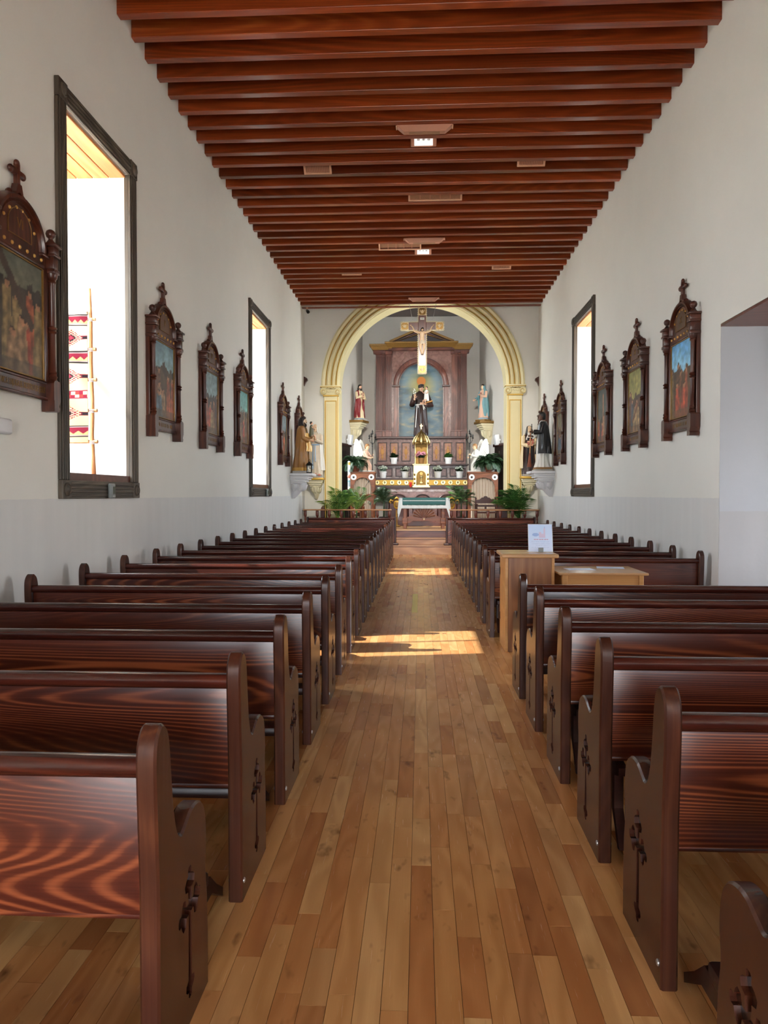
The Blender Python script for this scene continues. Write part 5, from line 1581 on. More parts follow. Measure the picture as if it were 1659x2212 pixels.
# ---- reredos
rx = at(912, 850, YRR).x
rd = empty('reredos', (rx, YRR, TOPZ)); tag(rd, 'tall wooden altarpiece with pediment, fluted pilasters and arched niche', 'altarpiece')
def rl(x, y, Y=YRR): q = at(x, y, Y); return q.x - rx, q.z - TOPZ
zc0 = rl(912, 757)[1]                         # underside of the entablature
nx0, _ = rl(862, 900); nx1, _ = rl(957, 900)
nc, nr = (nx0 + nx1) / 2, (nx1 - nx0) / 2
nsz = rl(912, 832)[1]
cxL, cxR = rl(846, 850)[0], rl(975, 850)[0]
hole = [(nc - nr, .0)] + [(nc - nr * math.cos(PI * i / 24), nsz + nr * 1.0 * math.sin(PI * i / 24)) for i in range(25)] + [(nc + nr, .0)]
out = [(cxL, 0)] + hole + [(cxR, 0), (cxR, zc0), (cxL, zc0)]
mb().prism(out, 0, .12, 'XZ').build('niche_surround', 'marbled', rd)
rings = []
for i in range(29):
    a = PI * i / 28
    rings.append([Vector((nc - r * math.cos(a), y, nsz + r * math.sin(a))) for r, y in ((nr + .02, 0), (nr + .03, -.05), (nr + .10, -.06), (nr + .17, -.05), (nr + .19, 0))])
mb().loft(rings).build('arch_moulding', 'altar_wood', rd, .6)
for s, xx in ((-1, nc - nr - .10), (1, nc + nr + .10)):
    m = mb().rbox(xx - .07, xx + .07, -.05, .05, 0, nsz - .06, .012); c_ = m.build('niche_colonette', 'altar_wood', rd)
    mb().rbox(xx - .13, xx + .13, -.08, .08, nsz - .06, nsz, .01).build('colonette_cap', 'altar_dark', c_)
# pilasters: fluted, in pairs
def pil(xa, xb):
    m = mb().box(xa, xb, .02, .14, 0, zc0); g = m.build('pilaster_back', 'altar_wood', rd)
    for (a, b, y0) in ((xa, xa + (xb - xa) * .38, -.04), (xa + (xb - xa) * .40, xa + (xb - xa) * .62, .0), (xa + (xb - xa) * .64, xb, -.06)):
        q = mb().box(a, b, y0, .03, .10, zc0 - .12)
        n = 5; s_ = (b - a) / n
        for k in range(n): q.rbox(a + s_ * (k + .2), a + s_ * (k + .8), y0 - .02, y0 + .005, .24, zc0 - .2, .006)
        f_ = q.build('fluted_shaft', 'altar_wood', rd)
        mb().rbox(a - .02, b + .02, y0 - .035, .03, 0, .20, .012).build('plinth', 'altar_wood', f_)
        mb().rbox(a - .02, b + .02, y0 - .04, .03, zc0 - .14, zc0 - .02, .014).build('capital', 'altar_wood', f_)
pil(rl(812, 850)[0], cxL); pil(cxR, rl(1008, 850)[0])
# entablature: stepped mouldings, gilt cornice, pediment
def cornice(xa, xb, z, d, top):
    m = mb()
    m.rbox(xa + .10, xb - .10, -d * .45, .14, z, z + (top - z) * .38, .012)
    c1 = m.build('architrave', 'altar_wood_h', rd)
    mm = mb().frustum(xa + .08, xb - .08, -d * .55, .14, z + (top - z) * .38, xa, xb, -d, .14, z + (top - z) * .80)
    mm.rbox(xa - .02, xb + .02, -d - .02, .14, z + (top - z) * .80, top, .01)
    mm.build('gilt_cornice', 'old_gold', c1)
zt1 = rl(912, 743)[1]
cornice(rl(800, 745)[0], rl(850, 745)[0], zc0 - .10, .20, zt1 - .02); cornice(rl(974, 745)[0], rl(1020, 745)[0], zc0 - .10, .20, zt1 - .02)
zt2 = rl(912, 741)[1]
cornice(rl(833, 742)[0], rl(988, 742)[0], zc0 - .02, .30, zt2)
pa = rl(843, 741); pb = rl(979, 741); pc = rl(911, 712)
mb().prism([(pa[0], zt2), (pb[0], zt2), (pc[0], pc[1])], -.02, .12, 'XZ').build('pediment', 'altar_dark', rd)
for s, e in ((-1, pa), (1, pb)):
    for off, wd, y0, mt in ((.0, .07, -.16, 'old_gold'), (-.09, .05, -.10, 'altar_wood_h'), (-.15, .04, -.07, 'old_gold')):
        v = Vector((pc[0] - e[0], pc[1] - zt2)); n_ = Vector((-v.y, v.x)).normalized() * (1 if s < 0 else -1)
        p0 = Vector((e[0], zt2)) + n_ * off; p1 = Vector((pc[0], pc[1])) + n_ * off * 1.0
        p1.x = pc[0] 
        poly = [tuple(p0), tuple(p1), tuple(p1 + Vector((0, 1)) * wd), tuple(p0 + n_ * wd)]
        poly = [(a, max(b, zt2)) for a, b in poly]
        mb().prism(poly, y0, .1, 'XZ').build('raking_moulding', mt, rd)
# painted sky in the niche
def sky(u, v):
    n = fbm(u * 2.2, v * 9, 3.3, 5); n2 = fbm(u * 5, v * 22, 8.1, 4)
    c = lerp3((.30, .42, .50), (.44, .52, .55), .5 + n)
    c = lerp3(c, (.62, .60, .50), max(0, n2 * 1.3) * (.9 if v < .7 else .3))
    c = lerp3(c, (.22, .28, .32), max(0, -n * 1.2) * (1 if v > .4 else .4))
    d = math.hypot((u - .5) * nr * 2, (v - .70) * (nsz + nr)) 
    c = lerp3((.70, .62, .30), c, d / .55) if d < .55 else c
    return c
ph = nsz + nr
o = paint('painted_sky', 2 * nr, ph, 60, 130, sky, 'painted', rd, clip=lambda u, v: v * ph < nsz + .03 or math.hypot((u - .5) * 2 * nr, v * ph - nsz) < nr + .04)
o.location = (nc - nr, .10, 0)
hz = rl(910, 823, YRR + .05)
mb().lathe([(.145, 0), (.145, .012), (.12, .016), (.001, .016)], seg=28, mat=Matrix.Translation((hz[0], .085, hz[1])) @ Matrix.Rotation(PI / 2, 4, 'X')).build('painted_sun', 'halo', rd, .6)
mb().box(cxL, cxR, .12, .8, 0, .02).build('niche_floor', 'altar_dark', rd)

# ---- friar statue in front of the niche
fz = at(908, 936, 24.3).z
fh = at(908, 829, 24.3).z - TOPZ
f = Fig('statue', 'brown-habited friar statue with child and lily before the painted sky', 'statue', (at(909, 900, 24.3).x, 24.30, TOPZ), fh, 0, 'saint statues')
f.base(.10, .08, 0, .03, 'altar_dark')
f.part('habit', robe(up([(0, 0, 0, .128, .10, 1), (.12, 0, 0, .122, .096, 1)] + ROBE[2:], .03), 11, .10, .5), 'robe_brown')
f.part('cowl', mb().loft([[Vector((rx_ * math.cos(t), cy + ry * math.sin(t), z)) for t in [2 * PI * i / 24 for i in range(24)]] for z, rx_, ry, cy in ((.70, .118, .085, 0), (.77, .122, .080, .004), (.815, .095, .066, .008), (.845, .058, .052, .010), (.865, .050, .050, .016))]), 'robe_brown')
f.head((0.006, -.012, .925), 'skin', 'hair_black', 'tonsure', yaw=.35, tilt=.12)
f.arm((-.115, -.005, .79), (-.165, -.03, .60), (-.12, -.11, .69), 'robe_brown', (.1, -.1, 1), (1, 0, 0), 'skin', (.046, .052, .034), 1.1)
f.arm((.115, -.005, .79), (.185, -.03, .585), (.09, -.14, .60), 'robe_brown', (-.8, -.3, .1), (0, 0, 1), 'skin', (.046, .056, .05), 1.1)
cd = mb().tube([(.098 * math.cos(a), .078 * math.sin(a), .60) for a in [2 * PI * k / 22 for k in range(23)]], .010, 6)
cd.tube([(-.07, -.075, .595), (-.078, -.09, .48), (-.088, -.10, .34), (-.10, -.105, .17)], .0075, 6)
cd.tube([(-.05, -.08, .595), (-.045, -.095, .54)], .008, 6)
cd.tube([(.045, -.08, .59), (.06, -.10, .54), (.085, -.10, .515), (.07, -.10, .55), (.05, -.09, .59)], .006, 6); cd.tube([(.04, -.08, .59), (.055, -.10, .50)], .009, 6)
f.part('rope_belt', cd, 'robe_white')
bk = f.part('book', mb().box(-.075, .075, -.05, .05, -.010, .010).xf(Matrix.Translation((.145, -.135, .635)) @ Matrix.Rotation(-.28, 4, 'Y')), 'book')
child(f, (.105, -.13, .655), .27, 'robe_white', 'hair_dark', -.7)
ly = mb().tube([(-.115, -.13, .68), (-.118, -.135, .80), (-.122, -.135, .86)], .003, 5)
f.part('lily_stem', ly, 'leaf_mid')
m = mb()
for q in ((-.13, -.14, .80), (-.10, -.14, .81), (-.135, -.14, .84), (-.108, -.14, .855), (-.122, -.14, .875)):
    m.lathe([(.003, -.014), (.008, 0), (.014, .012), (.005, .014)], q, 8)
f.part('lily_flowers', m, 'robe_white')
f.part('rosary_cross', mb().box(-.006, .006, -.118, -.108, .165, .225).box(-.020, .020, -.118, -.108, .198, .208), 'robe_gold')

# ---- gilt tabernacle and canopied throne
tx0, tx1, tz0, tz1 = R2(893, 1051, 927, 1002, YG - .12)
tbx = (tx0 + tx1) / 2; w = (tx1 - tx0) / 2; h = tz1 - zt
tb = empty('tabernacle', (tbx, YG - .14, zt)); tag(tb, 'polished brass tabernacle with an arched chalice door', 'tabernacle')
mb().rbox(-w, w, -.02, .50, .0, h - .03, .012).build('body', 'brass', tb)
mb().rbox(-w - .03, w + .03, -.05, .52, h - .04, h, .01).build('cornice', 'brass', tb)
mb().rbox(-w - .03, w + .03, -.05, .52, 0, .05, .01).build('plinth', 'brass', tb)
dw = w * .60
dp = [(-dw, .08), (dw, .08)] + arc(0, h * .50, dw, 0, PI, 14)
dr_ = mb().prism(dp, -.04, -.02, 'XZ').build('door', 'brass_dark', tb)
mb().tube([(a, -.045, b) for a, b in dp + [dp[0]]], .012, 6).build('door_moulding', 'brass', dr_, 3.2)
mb().lathe([(.05, .14), (.045, .155), (.012, .18), (.012, .25), (.02, .26), (.012, .27), (.05, .31), (.06, .37), (.056, .37), (.001, .33)], (0, -.05, 0), 16, sy=.4).build('chalice', 'brass', dr_, .8)
mb().lathe([(.05, 0), (.05, .01), (.001, .012)], seg=18, mat=Matrix.Translation((0, -.045, .44)) @ Matrix.Rotation(PI / 2, 4, 'X')).build('host', 'robe_gold', dr_)
for s in (-1, 1):
    for z in (.18, .36, .54): mb().ell((s * w * .84, -.03, z * h), (.03, .02, .04), 10, 6).build('boss', 'brass_dark', tb, 3.2)
cz0 = tz1
ct = empty('canopy', (tbx, YG + .05, zt + h)); tag(ct, 'gilt domed canopy on four slender columns above the tabernacle', 'canopy')
zc1 = at(910, 958, YG).z - (zt + h); zc2 = at(910, 934, YG).z - (zt + h)
for sx in (-1, 1):
    for sy in (-1, 1):
        mb().lathe([(.03, 0), (.03, .02), (.016, .04), (.014, zc1 * .5), (.02, zc1 * .52), (.014, zc1 * .55), (.013, zc1 - .04), (.03, zc1)], (sx * w * .78, .14 + sy * .14, 0), 10).build('column', 'brass', ct, .8)
m = mb().lathe([(w * 1.02, zc1), (w * 1.05, zc1 + .04), (w * .95, zc1 + .06), (w * .9, zc1 + .14), (w * .72, zc1 + .24), (w * .4, zc2 + .0), (w * .12, zc2 + .05), (w * .06, zc2 + .10), (.001, zc2 + .12)], (0, .14, 0), 20)
dm2 = m.build('dome', 'brass_dark', ct, .9)
m = mb()
for k in range(8):
    a = 2 * PI * k / 8
    m.tube([(w * 1.0 * math.cos(a), .14 + w * 1.0 * math.sin(a), zc1 - .03), (w * 1.06 * math.cos(a), .14 + w * 1.06 * math.sin(a), zc1 + .07), (w * .8 * math.cos(a), .14 + w * .8 * math.sin(a), zc1 + .22), (w * .3 * math.cos(a), .14 + w * .3 * math.sin(a), zc2)], [.03, .035, .025, .02], 6)
m.build('gilt_ribs', 'brass', dm2, 3.2)
cz = zc2 + .12
mb().box(-.012, .012, .13, .15, cz, cz + .17).box(-.045, .045, .13, .15, cz + .09, cz + .115).build('dome_cross', 'brass', dm2)
mb().box(-w * .8, w * .8, .29, .31, .0, zc1).build('back_panel', 'brass_dark', ct)

# red sanctuary lamp
q = at(887, 1049, YG - .1)
rl_ = empty('sanctuary_lamp', (q.x, YG - .10, zt)); tag(rl_, 'small red glass votive lamp left of the tabernacle', 'lamp')
mb().lathe([(.03, 0), (.035, .01), (.02, .02)], seg=12).build('foot', 'brass', rl_, .7)
mb().lathe([(.02, .02), (.04, .05), (.045, .16), (.04, .17)], seg=14).build('glass', 'red_glass', rl_, .8)

# ------------------------------------------------------------------ potted flowers
def leaf_mesh(L, W, bend=.4, n=5):
    m = mb(); L_ = []; R_ = []
    for k in range(n + 1):
        t = k / n
        w = W * math.sin(PI * min(1, t * .92 + .08)) * .5
        y = L * t; z = bend * L * math.sin(t * PI * .5) - bend * L * .9 * t * t
        L_.append(Vector((-w, y, z + w * .3))); R_.append(Vector((w, y, z + w * .3)))
    C_ = [Vector((0, L * k / n, bend * L * math.sin(k / n * PI * .5) - bend * L * .9 * (k / n) ** 2)) for k in range(n + 1)]
    vs = L_ + C_ + R_; fs = []
    for k in range(n):
        fs.append((k, k + 1, n + 2 + k, n + 1 + k)); fs.append((n + 1 + k, n + 2 + k, 2 * n + 3 + k, 2 * n + 2 + k))
    return m.add(vs, fs)
POT = mb().lathe([(.085, 0), (.09, .01), (.105, .17), (.118, .175), (.118, .20), (.106, .20), (.10, .17), (.001, .165)], seg=20)
pot_me = POT.mesh('pot', M['white_ceramic'], .7)
LEAF = {}
for nm, mt, L, W in (('g', 'leaf_mid', .15, .075), ('d', 'leaf_dark', .15, .08), ('p', 'leaf_pale', .13, .07)):
    LEAF[nm] = leaf_mesh(L, W).mesh('leaf', M[mt], 3.2)
bl = mb(); rr = random.Random(2)
for k in range(26):
    a, b = rr.uniform(0, 2 * PI), math.acos(rr.uniform(-.3, 1))
    bl.ell((.045 * math.sin(b) * math.cos(a), .045 * math.sin(b) * math.sin(a), .045 * math.cos(b)), (.016, .016, .012), 6, 4)
BLOOM = {'w': bl.mesh('bloom', M['bloom_white'], 3.2)}
BLOOM['k'] = BLOOM['w'].copy(); BLOOM['k'].materials.clear(); BLOOM['k'].materials.append(M['bloom_pink'])
def potted(name, label, x, Y, z, s, leaf, bloom=None, nb=8, nl=26, pot=True, seed=1, pm=None):
    rr = random.Random(seed)
    t = empty(name, (x, Y, z)); tag(t, label, 'potted plant', 'potted flowers on the altar shelves')
    if pot: new('pot', pm or pot_me, t, (0, 0, 0), (0, 0, 0), (s, s, s))
    for k in range(nl):
        a = rr.uniform(0, 2 * PI); e = rr.uniform(.05, 1.0)
        new('leaf', LEAF[leaf], t, (.05 * s * math.cos(a), .05 * s * math.sin(a), .17 * s + rr.uniform(0, .05) * s), (e, rr.uniform(-.3, .3), a), (s * rr.uniform(.8, 1.25),) * 3)
    for k in range(nb if bloom else 0):
        a = 2 * PI * k / nb + rr.uniform(-.2, .2); r = (.10 if k % 3 else .03) * s * rr.uniform(.8, 1.2)
        new('bloom', BLOOM[bloom], t, (r * math.cos(a), r * math.sin(a), (.28 + rr.uniform(-.03, .05)) * s), (0, 0, a), (s * rr.uniform(.8, 1.1),) * 3)
lz = zt + LZ1; uz = zt + t1 + .045
PSZ = {}
for k, (p, lb) in enumerate(((827.5, 'white pot of pale hydrangea, leftmost on the lower altar shelf'), (875, 'white pot of pale hydrangea left of the tabernacle on the lower shelf'), (945.7, 'white pot of pale hydrangea right of the tabernacle on the lower shelf'), (992.7, 'white pot of pale hydrangea, rightmost on the lower altar shelf'))):
    potted('potted_hydrangea', lb, at(p, 1033, YG + .26).x, YG + .26, lz, 1.08, 'd' if k else 'p', 'w', 9, 24, True, 10 + k)
for k, (p, lb) in enumerate(((851, 'white pot of dark green foliage on the upper shelf left of the canopy'), (968.5, 'white pot of dark green foliage on the upper shelf right of the canopy'))):
    potted('potted_foliage', lb, at(p, 1003, YB - .12).x, YB - .12, uz, 1.05, 'g' if k else 'd', None, 0, 46, True, 20 + k)
vm = mb().lathe([(.05, 0), (.055, .01), (.07, .08), (.09, .17), (.095, .18), (.085, .18), (.001, .15)], seg=18).mesh('vase', M['basket'], .7)
potted('pink_flowers', 'tan vase of pink flowers under the gilt canopy', tbx, YG + .19, zt + h, 1.1, 'd', 'k', 13, 14, True, 30, vm)
# ------------------------------------------------------------------ free-standing altar table with cloth
ty = 21.25; tz_ = at(915, 1076, ty - .35).z
tX0, tX1 = at(868, 1090, ty - .33).x, at(964, 1090, ty - .33).x
tc = (tX0 + tX1) / 2; tw = (tX1 - tX0) / 2
tb2 = empty('altar_table', (tc, ty, S3)); tag(tb2, 'carved wooden altar table with a scalloped shell panel', 'table')
th = tz_ - S3
mb().rbox(-tw, tw, -.36, .36, th - .05, th, .01).build('table_top', 'table_wood', tb2)
lx = at(957, 1120, ty - .3).x - tc
for sx in (-1, 1):
    for sy in (-1, 1):
        lg = mb().rbox(sx * lx - .045, sx * lx + .045, sy * .26 - .045, sy * .26 + .045, 0, th - .05, .008).build('leg', 'table_wood', tb2)
        mb().rbox(sx * lx - .075, sx * lx + .075, sy * .26 - .06, sy * .26 + .06, .14, .30, .012).build('leg_block', 'table_wood', lg)
prof = [(-lx, .30), (-lx, .16), (-lx * .75, .17), (-lx * .6, .22), (lx * .6, .22), (lx * .75, .17), (lx, .16), (lx, .30), (lx * .72, .36)] + arc(0, .34, lx * .62, .15, PI - .15, 16, .36) + [(-lx * .72, .36)]
sh = mb().prism(prof, -.29, -.25, 'XZ').build('shell_panel', 'table_wood', tb2)
m = mb()
for k in range(11):
    a = PI * (k + .5) / 11
    m.tube([(.05 * math.cos(a), -.295, .30 + .04 * math.sin(a)), (lx * .35 * math.cos(a), -.305, .32 + .19 * math.sin(a)), (lx * .57 * math.cos(a), -.295, .33 + .31 * math.sin(a))], [.01, .026, .034], 8, .5)
m.build('shell_ribs', 'table_wood', sh, 3.2)
mb().ell((0, -.30, .27), (.022, .014, .03), 10, 8).build('gilt_boss', 'robe_cream', sh, 3.2)
m = mb()
for a, b in ((-.24, .0), (.24, .0)): m.tube([(a - .07, -.30, th - .12), (a, -.31, th - .155), (a + .07, -.30, th - .12)], [.008, .018, .008], 8)
m.ell((0, -.31, th - .13), (.10, .015, .035), 12, 8)
m.build('gilt_swag', 'old_gold', tb2, 3.2)
# cloth: white linen over the ends with hanging corners, teal knitted band along the front
cl = empty('altar_cloth', (tc, ty, S3)); tag(cl, 'white altar cloth with a teal patterned band over the altar table', 'cloth')
n = 40; rows = []
def clothx(u): return -tw - .08 + (2 * tw + .16) * u
drop_f = .30
for j in range(15):
    r = []
    for i in range(n + 1):
        u = i / n; x = clothx(u)
        fold = .012 * math.sin(u * 46)
        if j < 4: y = .38 - j * .253; z = th + .006
        else:
            t = (j - 4) / 10
            edge = max(0, abs(u - .5) * 2 - .90) / .10
            y = -.375 - .01 * t - fold * t * (1 + 1.2 * edge); z = th + .006 - (drop_f + .32 * edge) * t
            x = x + (1 if u > .5 else -1) * edge * (.05 * t - .02 * t * t)
        if abs(x) > tw + .01 and j < 4: z -= (abs(x) - tw) * .9
        r.append(Vector((x, y, z)))
    rows.append(r)
m = mb().loft(rows, False, False)
o = m.build('linen', 'linen', cl, 3.2); s_ = o.modifiers.new('thickness', 'SOLIDIFY'); s_.thickness = .008; s_.offset = 1
for sx in (-1, 1):
    rows = []
    for j in range(8):
        t = j / 7
        rows.append([Vector((sx * (tw + .085 + .03 * t + .015 * math.sin(k * 1.9) * t), -.37 + .75 * k / 8, th - .01 - (.44 - .12 * math.sin(PI * k / 8)) * t)) for k in range(9)])
    o = mb().loft(rows, False, False).build('end_drop', 'linen', cl, 3.2); s_ = o.modifiers.new('thickness', 'SOLIDIFY'); s_.thickness = .008
rows = []
N = 60
for j in range(6):
    t = j / 5; r = []
    for i in range(N + 1):
        u = i / N; x = -tw * .97 + 2 * tw * .97 * u
        zz = .015 if t < .2 else .015 - (t - .2) / .8 * .20
        if j == 5: zz -= .022 * abs(math.sin(u * 26 * PI))
        r.append(Vector((x, -.30 if j == 0 else -.386 - .004 * t, th + zz)))
    rows.append(r)
o = mb().loft(rows, False, False).build('teal_band', 'teal_trim', cl, 3.2); s_ = o.modifiers.new('thickness', 'SOLIDIFY'); s_.thickness = .008; s_.offset = 1
m = mb()
for i in range(42):
    x = -tw * .93 + 2 * tw * .93 * i / 41
    m.rbox(x - .012, x + .012, -.402, -.396, th - .085, th - .060, .003)
m.build('white_stitching', 'linen', cl)

# gilt scrolled cartouches standing either side of the table
for px_, lb in ((857, 'gilt scrolled cartouche stand left of the altar table'), (976, 'gilt scrolled cartouche stand right of the altar table')):
    q = at(px_, 1090, 22.2)
    g = empty('gilt_cartouche', (q.x, 22.2, S3)); tag(g, lb, 'ornament stand')
    zc = q.z - S3
    mb().lathe([(.12, 0), (.12, .03), (.05, .06), (.03, .12), (.03, zc - .16)], seg=14).build('stem', 'old_gold', g, .7)
    m = mb().ell((0, 0, zc), (.11, .04, .15), 16, 10)
    m.tube([(-.12, -.03, zc + .12), (-.2, -.04, zc + .16), (-.24, -.03, zc + .09), (-.19, -.03, zc + .05)], [.03, .03, .025, .02], 8)
    m.tube([(.12, -.03, zc + .12), (.2, -.04, zc + .16), (.24, -.03, zc + .09), (.19, -.03, zc + .05)], [.03, .03, .025, .02], 8)
    m.tube([(-.09, -.03, zc + .18), (0, -.04, zc + .24), (.09, -.03, zc + .18)], [.02, .035, .02], 8)
    m.xf(Matrix.Translation((0, 0, zc * .12)) @ Matrix.Scale(.88, 4)); m.build('scrolls', 'gold_paint', g, 3.2)
    mb().ell((0, -.035, zc), (.06, .015, .085), 14, 8).build('shield', 'old_gold', g, 3.2)

# ------------------------------------------------------------------ communion rail in two halves
BAL = mb().lathe([(.030, 0), (.034, .03), (.018, .06), (.022, .10), (.040, .20), (.030, .30), (.016, .40), (.028, .43), (.018, .46), (.034, .50)], seg=12).rbox(-.038, .038, -.038, .038, .50, .62, .008).rbox(-.038, .038, -.038, .038, -.08, 0, .006)
bal_me = BAL.mesh('baluster', M['altar_wood'], .8)
yr = 19.98; rz = at(760, 1100, yr).z
def rail(x0, x1, label):
    t = empty('communion_rail', ((x0 + x1) / 2, yr, S1)); tag(t, label, 'railing')
    w = (x1 - x0) / 2; h = rz - S1
    mb().rbox(-w, w, -.07, .07, h - .035, h, .012).build('hand_rail', 'step_light', t)
    mb().rbox(-w, w, -.05, .05, 0, .06, .01).build('foot_rail', 'altar_wood_h', t)
    n = 8; k_ = (h - .035 - .06) / .70
    for k in range(n):
        new('baluster', bal_me, t, (-w + .06 + (2 * w - .12) * k / (n - 1), 0, .06 + .08 * k_), (0, 0, 0), (1, 1, k_))
rail(XL + .02, at(846, 1100, yr).x, 'turned wooden communion rail left of the aisle')
rail(at(970, 1100, yr).x, XR - .02, 'turned wooden communion rail right of the aisle')
# panelled screens in front of the first pews
def screen(x0, x1, label, s):
    t = empty('pew_screen', ((x0 + x1) / 2, YS1 + .10, S1)); tag(t, label, 'screen')
    w = (x1 - x0) / 2
    mb().rbox(-w, w, -.02, .02, .06, .68, .006).build('panel', 'pew_back', t)
    mb().rbox(-w, w, -.045, .045, .68, .735, .016).build('top_rail', 'pew_rail', t, .8)
    for sx in (-1, 1):
        e = mb().rbox(*sorted((sx * w, sx * (w + .05))), -.06, .06, 0, .76, .012).build('end_post', 'pew_dark', t)
        mb().rbox(*sorted((sx * (w - .04), sx * (w + .11))), -.09, .09, 0, .06, .02).build('foot', 'pew_dark', e)
screen(-3.0, at(856, 1150, YS1 + .12).x - .05, 'low dark panelled screen in front of the first left pew', -1)
screen(at(963, 1150, YS1 + .12).x + .05, 3.0, 'low dark panelled screen in front of the first right pew', 1)

# ------------------------------------------------------------------ curtained side stands with angels and ferns
def curtain(x0, x1, z0, z1, amp=.03, n=46):
    rows = []
    for z in (z0, z0 + (z1 - z0) * .33, z0 + (z1 - z0) * .66, z1):
        rows.append([Vector((x0 + (x1 - x0) * i / n, amp * math.sin(i * 1.25) + amp * .5 * math.sin(i * 2.9 + z * 2), z)) for i in range(n + 1)])
    return mb().loft(rows, False, False)
YSD = 23.0
def side_stand(xa, xb, yt, label, s):
    a, b = at(xa, yt, YSD), at(xb, yt, YSD); xc_ = (a.x + b.x) / 2; w = (b.x - a.x) / 2
    t = empty('curtained_stand', (xc_, YSD, S3)); tag(t, label, 'stand')
    h = a.z - S3
    mb().rbox(-w - .03, w + .03, -.02, .62, h - .05, h, .01).build('top', 'table_wood', t)
    ar = [(-w, h - .05), (-w, h - .62), (-w + .10, h - .62), (-w + .10, h - .40)] + [(x, z) for x, z in arc(0, h - .40, w - .12, PI, 0, 14, .22)] + [(w - .10, h - .40), (w - .10, h - .62), (w, h - .62), (w, h - .05)]
    fr = mb().prism(ar, 0, .05, 'XZ').build('arched_frame', 'table_wood', t)
    for sx in (-1, 1):
        mb().rbox(*sorted((sx * w, sx * (w - .08))), 0.0, .08, 0, h - .62, .008).build('post', 'table_wood', t)
        mb().rbox(*sorted((sx * w, sx * (w - .06))), .50, .58, 0, h - .05, .008).build('post', 'table_wood', t)
        r_ = mb().lathe([(.085, 0), (.09, .012), (.06, .022), (.05, .012), (.001, .012)], seg=20, mat=Matrix.Translation((sx * (w - .10), 0, h - .17)) @ Matrix.Rotation(PI / 2, 4, 'X')).build('rosette', 'white_ceramic', fr, .7)
        mb().ell((sx * (w - .10), -.014, h - .17), (.035, .008, .035), 12, 6).build('rosette_centre', 'dark_panel', r_, 3.2)
    o = curtain(-w + .04, w - .04, .02, h - .10).xf(Matrix.Translation((0, .12, 0))).build('curtain', 'curtain', t, 3.2)
    return xc_, w, S3 + h
lc, lw, lzt = side_stand(757, 809, 1019, 'wooden stand with arched front and grey curtain left of the high altar', -1)
rc, rw_, rzt = side_stand(1012, 1076, 1019, 'wooden stand with arched front and grey curtain right of the high altar', 1)
# kneeling angels holding candelabra
def angel(x, z, face, label, robe_mat, px_s):
    """kneeling, seen from the side; face=+1 looks towards +x"""
    f = Fig('angel_statue', label, 'statue', (x, YSD + .32, z), 1.30, face * 1.15, 'kneeling angels')
    f.base(.15, .17, 0, .035, 'robe_white')
    KS = [(.035, 0, .03, .115, .17, 1), (.10, 0, .03, .12, .17, 1), (.18, 0, .01, .108, .14, .8), (.27, 0, 0, .088, .09, .5), (.36, 0, 0, .082, .066, .3), (.45, 0, -.01, .092, .064, .1), (.50, 0, -.012, .095, .052, 0), (.53, 0, -.014, .05, .04, 0)]
    f.part('gown', robe(KS, 9, .10, .3), robe_mat)
    f.head((0, -.045, .605), 'skin_pale', 'hair_fair', 'short', s=.95, tilt=.25, body=mb().tube([(0, -.012, .50), (0, -.03, .56)], [.03, .028], 10))
    f.arm((.088, -.02, .48), (.10, -.09, .37), (.045, -.16, .40), robe_mat, (-.4, -.8, .2), (0, 0, 1), 'skin_pale', (.03, .03, .026), .9, .9)
    f.arm((-.088, -.02, .48), (-.10, -.09, .35), (-.04, -.16, .33), robe_mat, (.4, -.8, .2), (0, 0, 1), 'skin_pale', (.03, .03, .026), .9, .9)
    for sx in (-1, 1):
        # wing: crescent outline in the y-z plane behind the back, splayed a little outwards
        lead = smooth_curve([(.03, .44), (.06, .54), (.10, .66), (.15, .76), (.20, .80), (.235, .78)], 4)
        trail = smooth_curve([(.255, .70), (.275, .56), (.275, .42), (.25, .30), (.22, .22), (.19, .26), (.14, .34), (.07, .38)], 4)
        W = Matrix.Translation((sx * .045, 0, 0)) @ Matrix.Rotation(-sx * .30, 4, 'Z')
        o = f.part('wing', mb().prism(lead + trail, -.010, .010, 'YZ', None, W), 'robe_white')
        fm = mb()
        for k in range(9):
            p0 = Vector((0, .06 + .018 * k, .46 + .036 * k)); p2 = Vector((0, .275 - .012 * max(0, 5 - k), .24 + .055 * k))
            for xx in (-.012, .012): fm.tube([W @ (p0 + Vector((xx, 0, 0))), W @ (p0.lerp(p2, .5) + Vector((xx, .01, -.015))), W @ (p2 + Vector((xx, 0, 0)))], [.006, .012, .005], 6)
        f.part('feathers', fm, 'robe_white', o)
    st_ = mb().lathe([(.02, .035), (.012, .05), (.010, .60), (.016, .62), (.010, .64), (.022, .68), (.012, .70)], (0, -.185, 0), 10)
    cn = f.part('candelabrum', st_, 'black_iron')
    m = mb(); cc = mb()
    for k in range(5):
        a = -PI / 2 + (k - 2) * .62 * 1.4
        dx, dy = math.sin((k - 2) * .75), -.25 * math.cos((k - 2) * .75)
        L = .16 if k != 2 else .02
        tip = Vector((dx * L, -.185 + dy * L, .80 + (.10 if k == 2 else .045 * math.cos((k - 2)))))
        m.tube([(0, -.185, .69), (dx * L * .6, -.185 + dy * L * .6, .70), tip], .006, 6)
        m.lathe([(.006, 0), (.024, .012), (.026, .02), (.010, .03), (.016, .05), (.020, .07), (.010, .095), (.002, .12)], tip, 10)
    f.part('candle_arms', m, 'black_iron', cn)
    return f
angel(at(789, 1000, YSD + .2).x, lzt, 1, 'kneeling winged angel left of the altar holding a dark candelabrum', 'robe_pink', 0)
angel(at(1030, 1000, YSD + .2).x, rzt, -1, 'kneeling winged angel right of the altar holding a dark candelabrum', 'robe_white', 0)

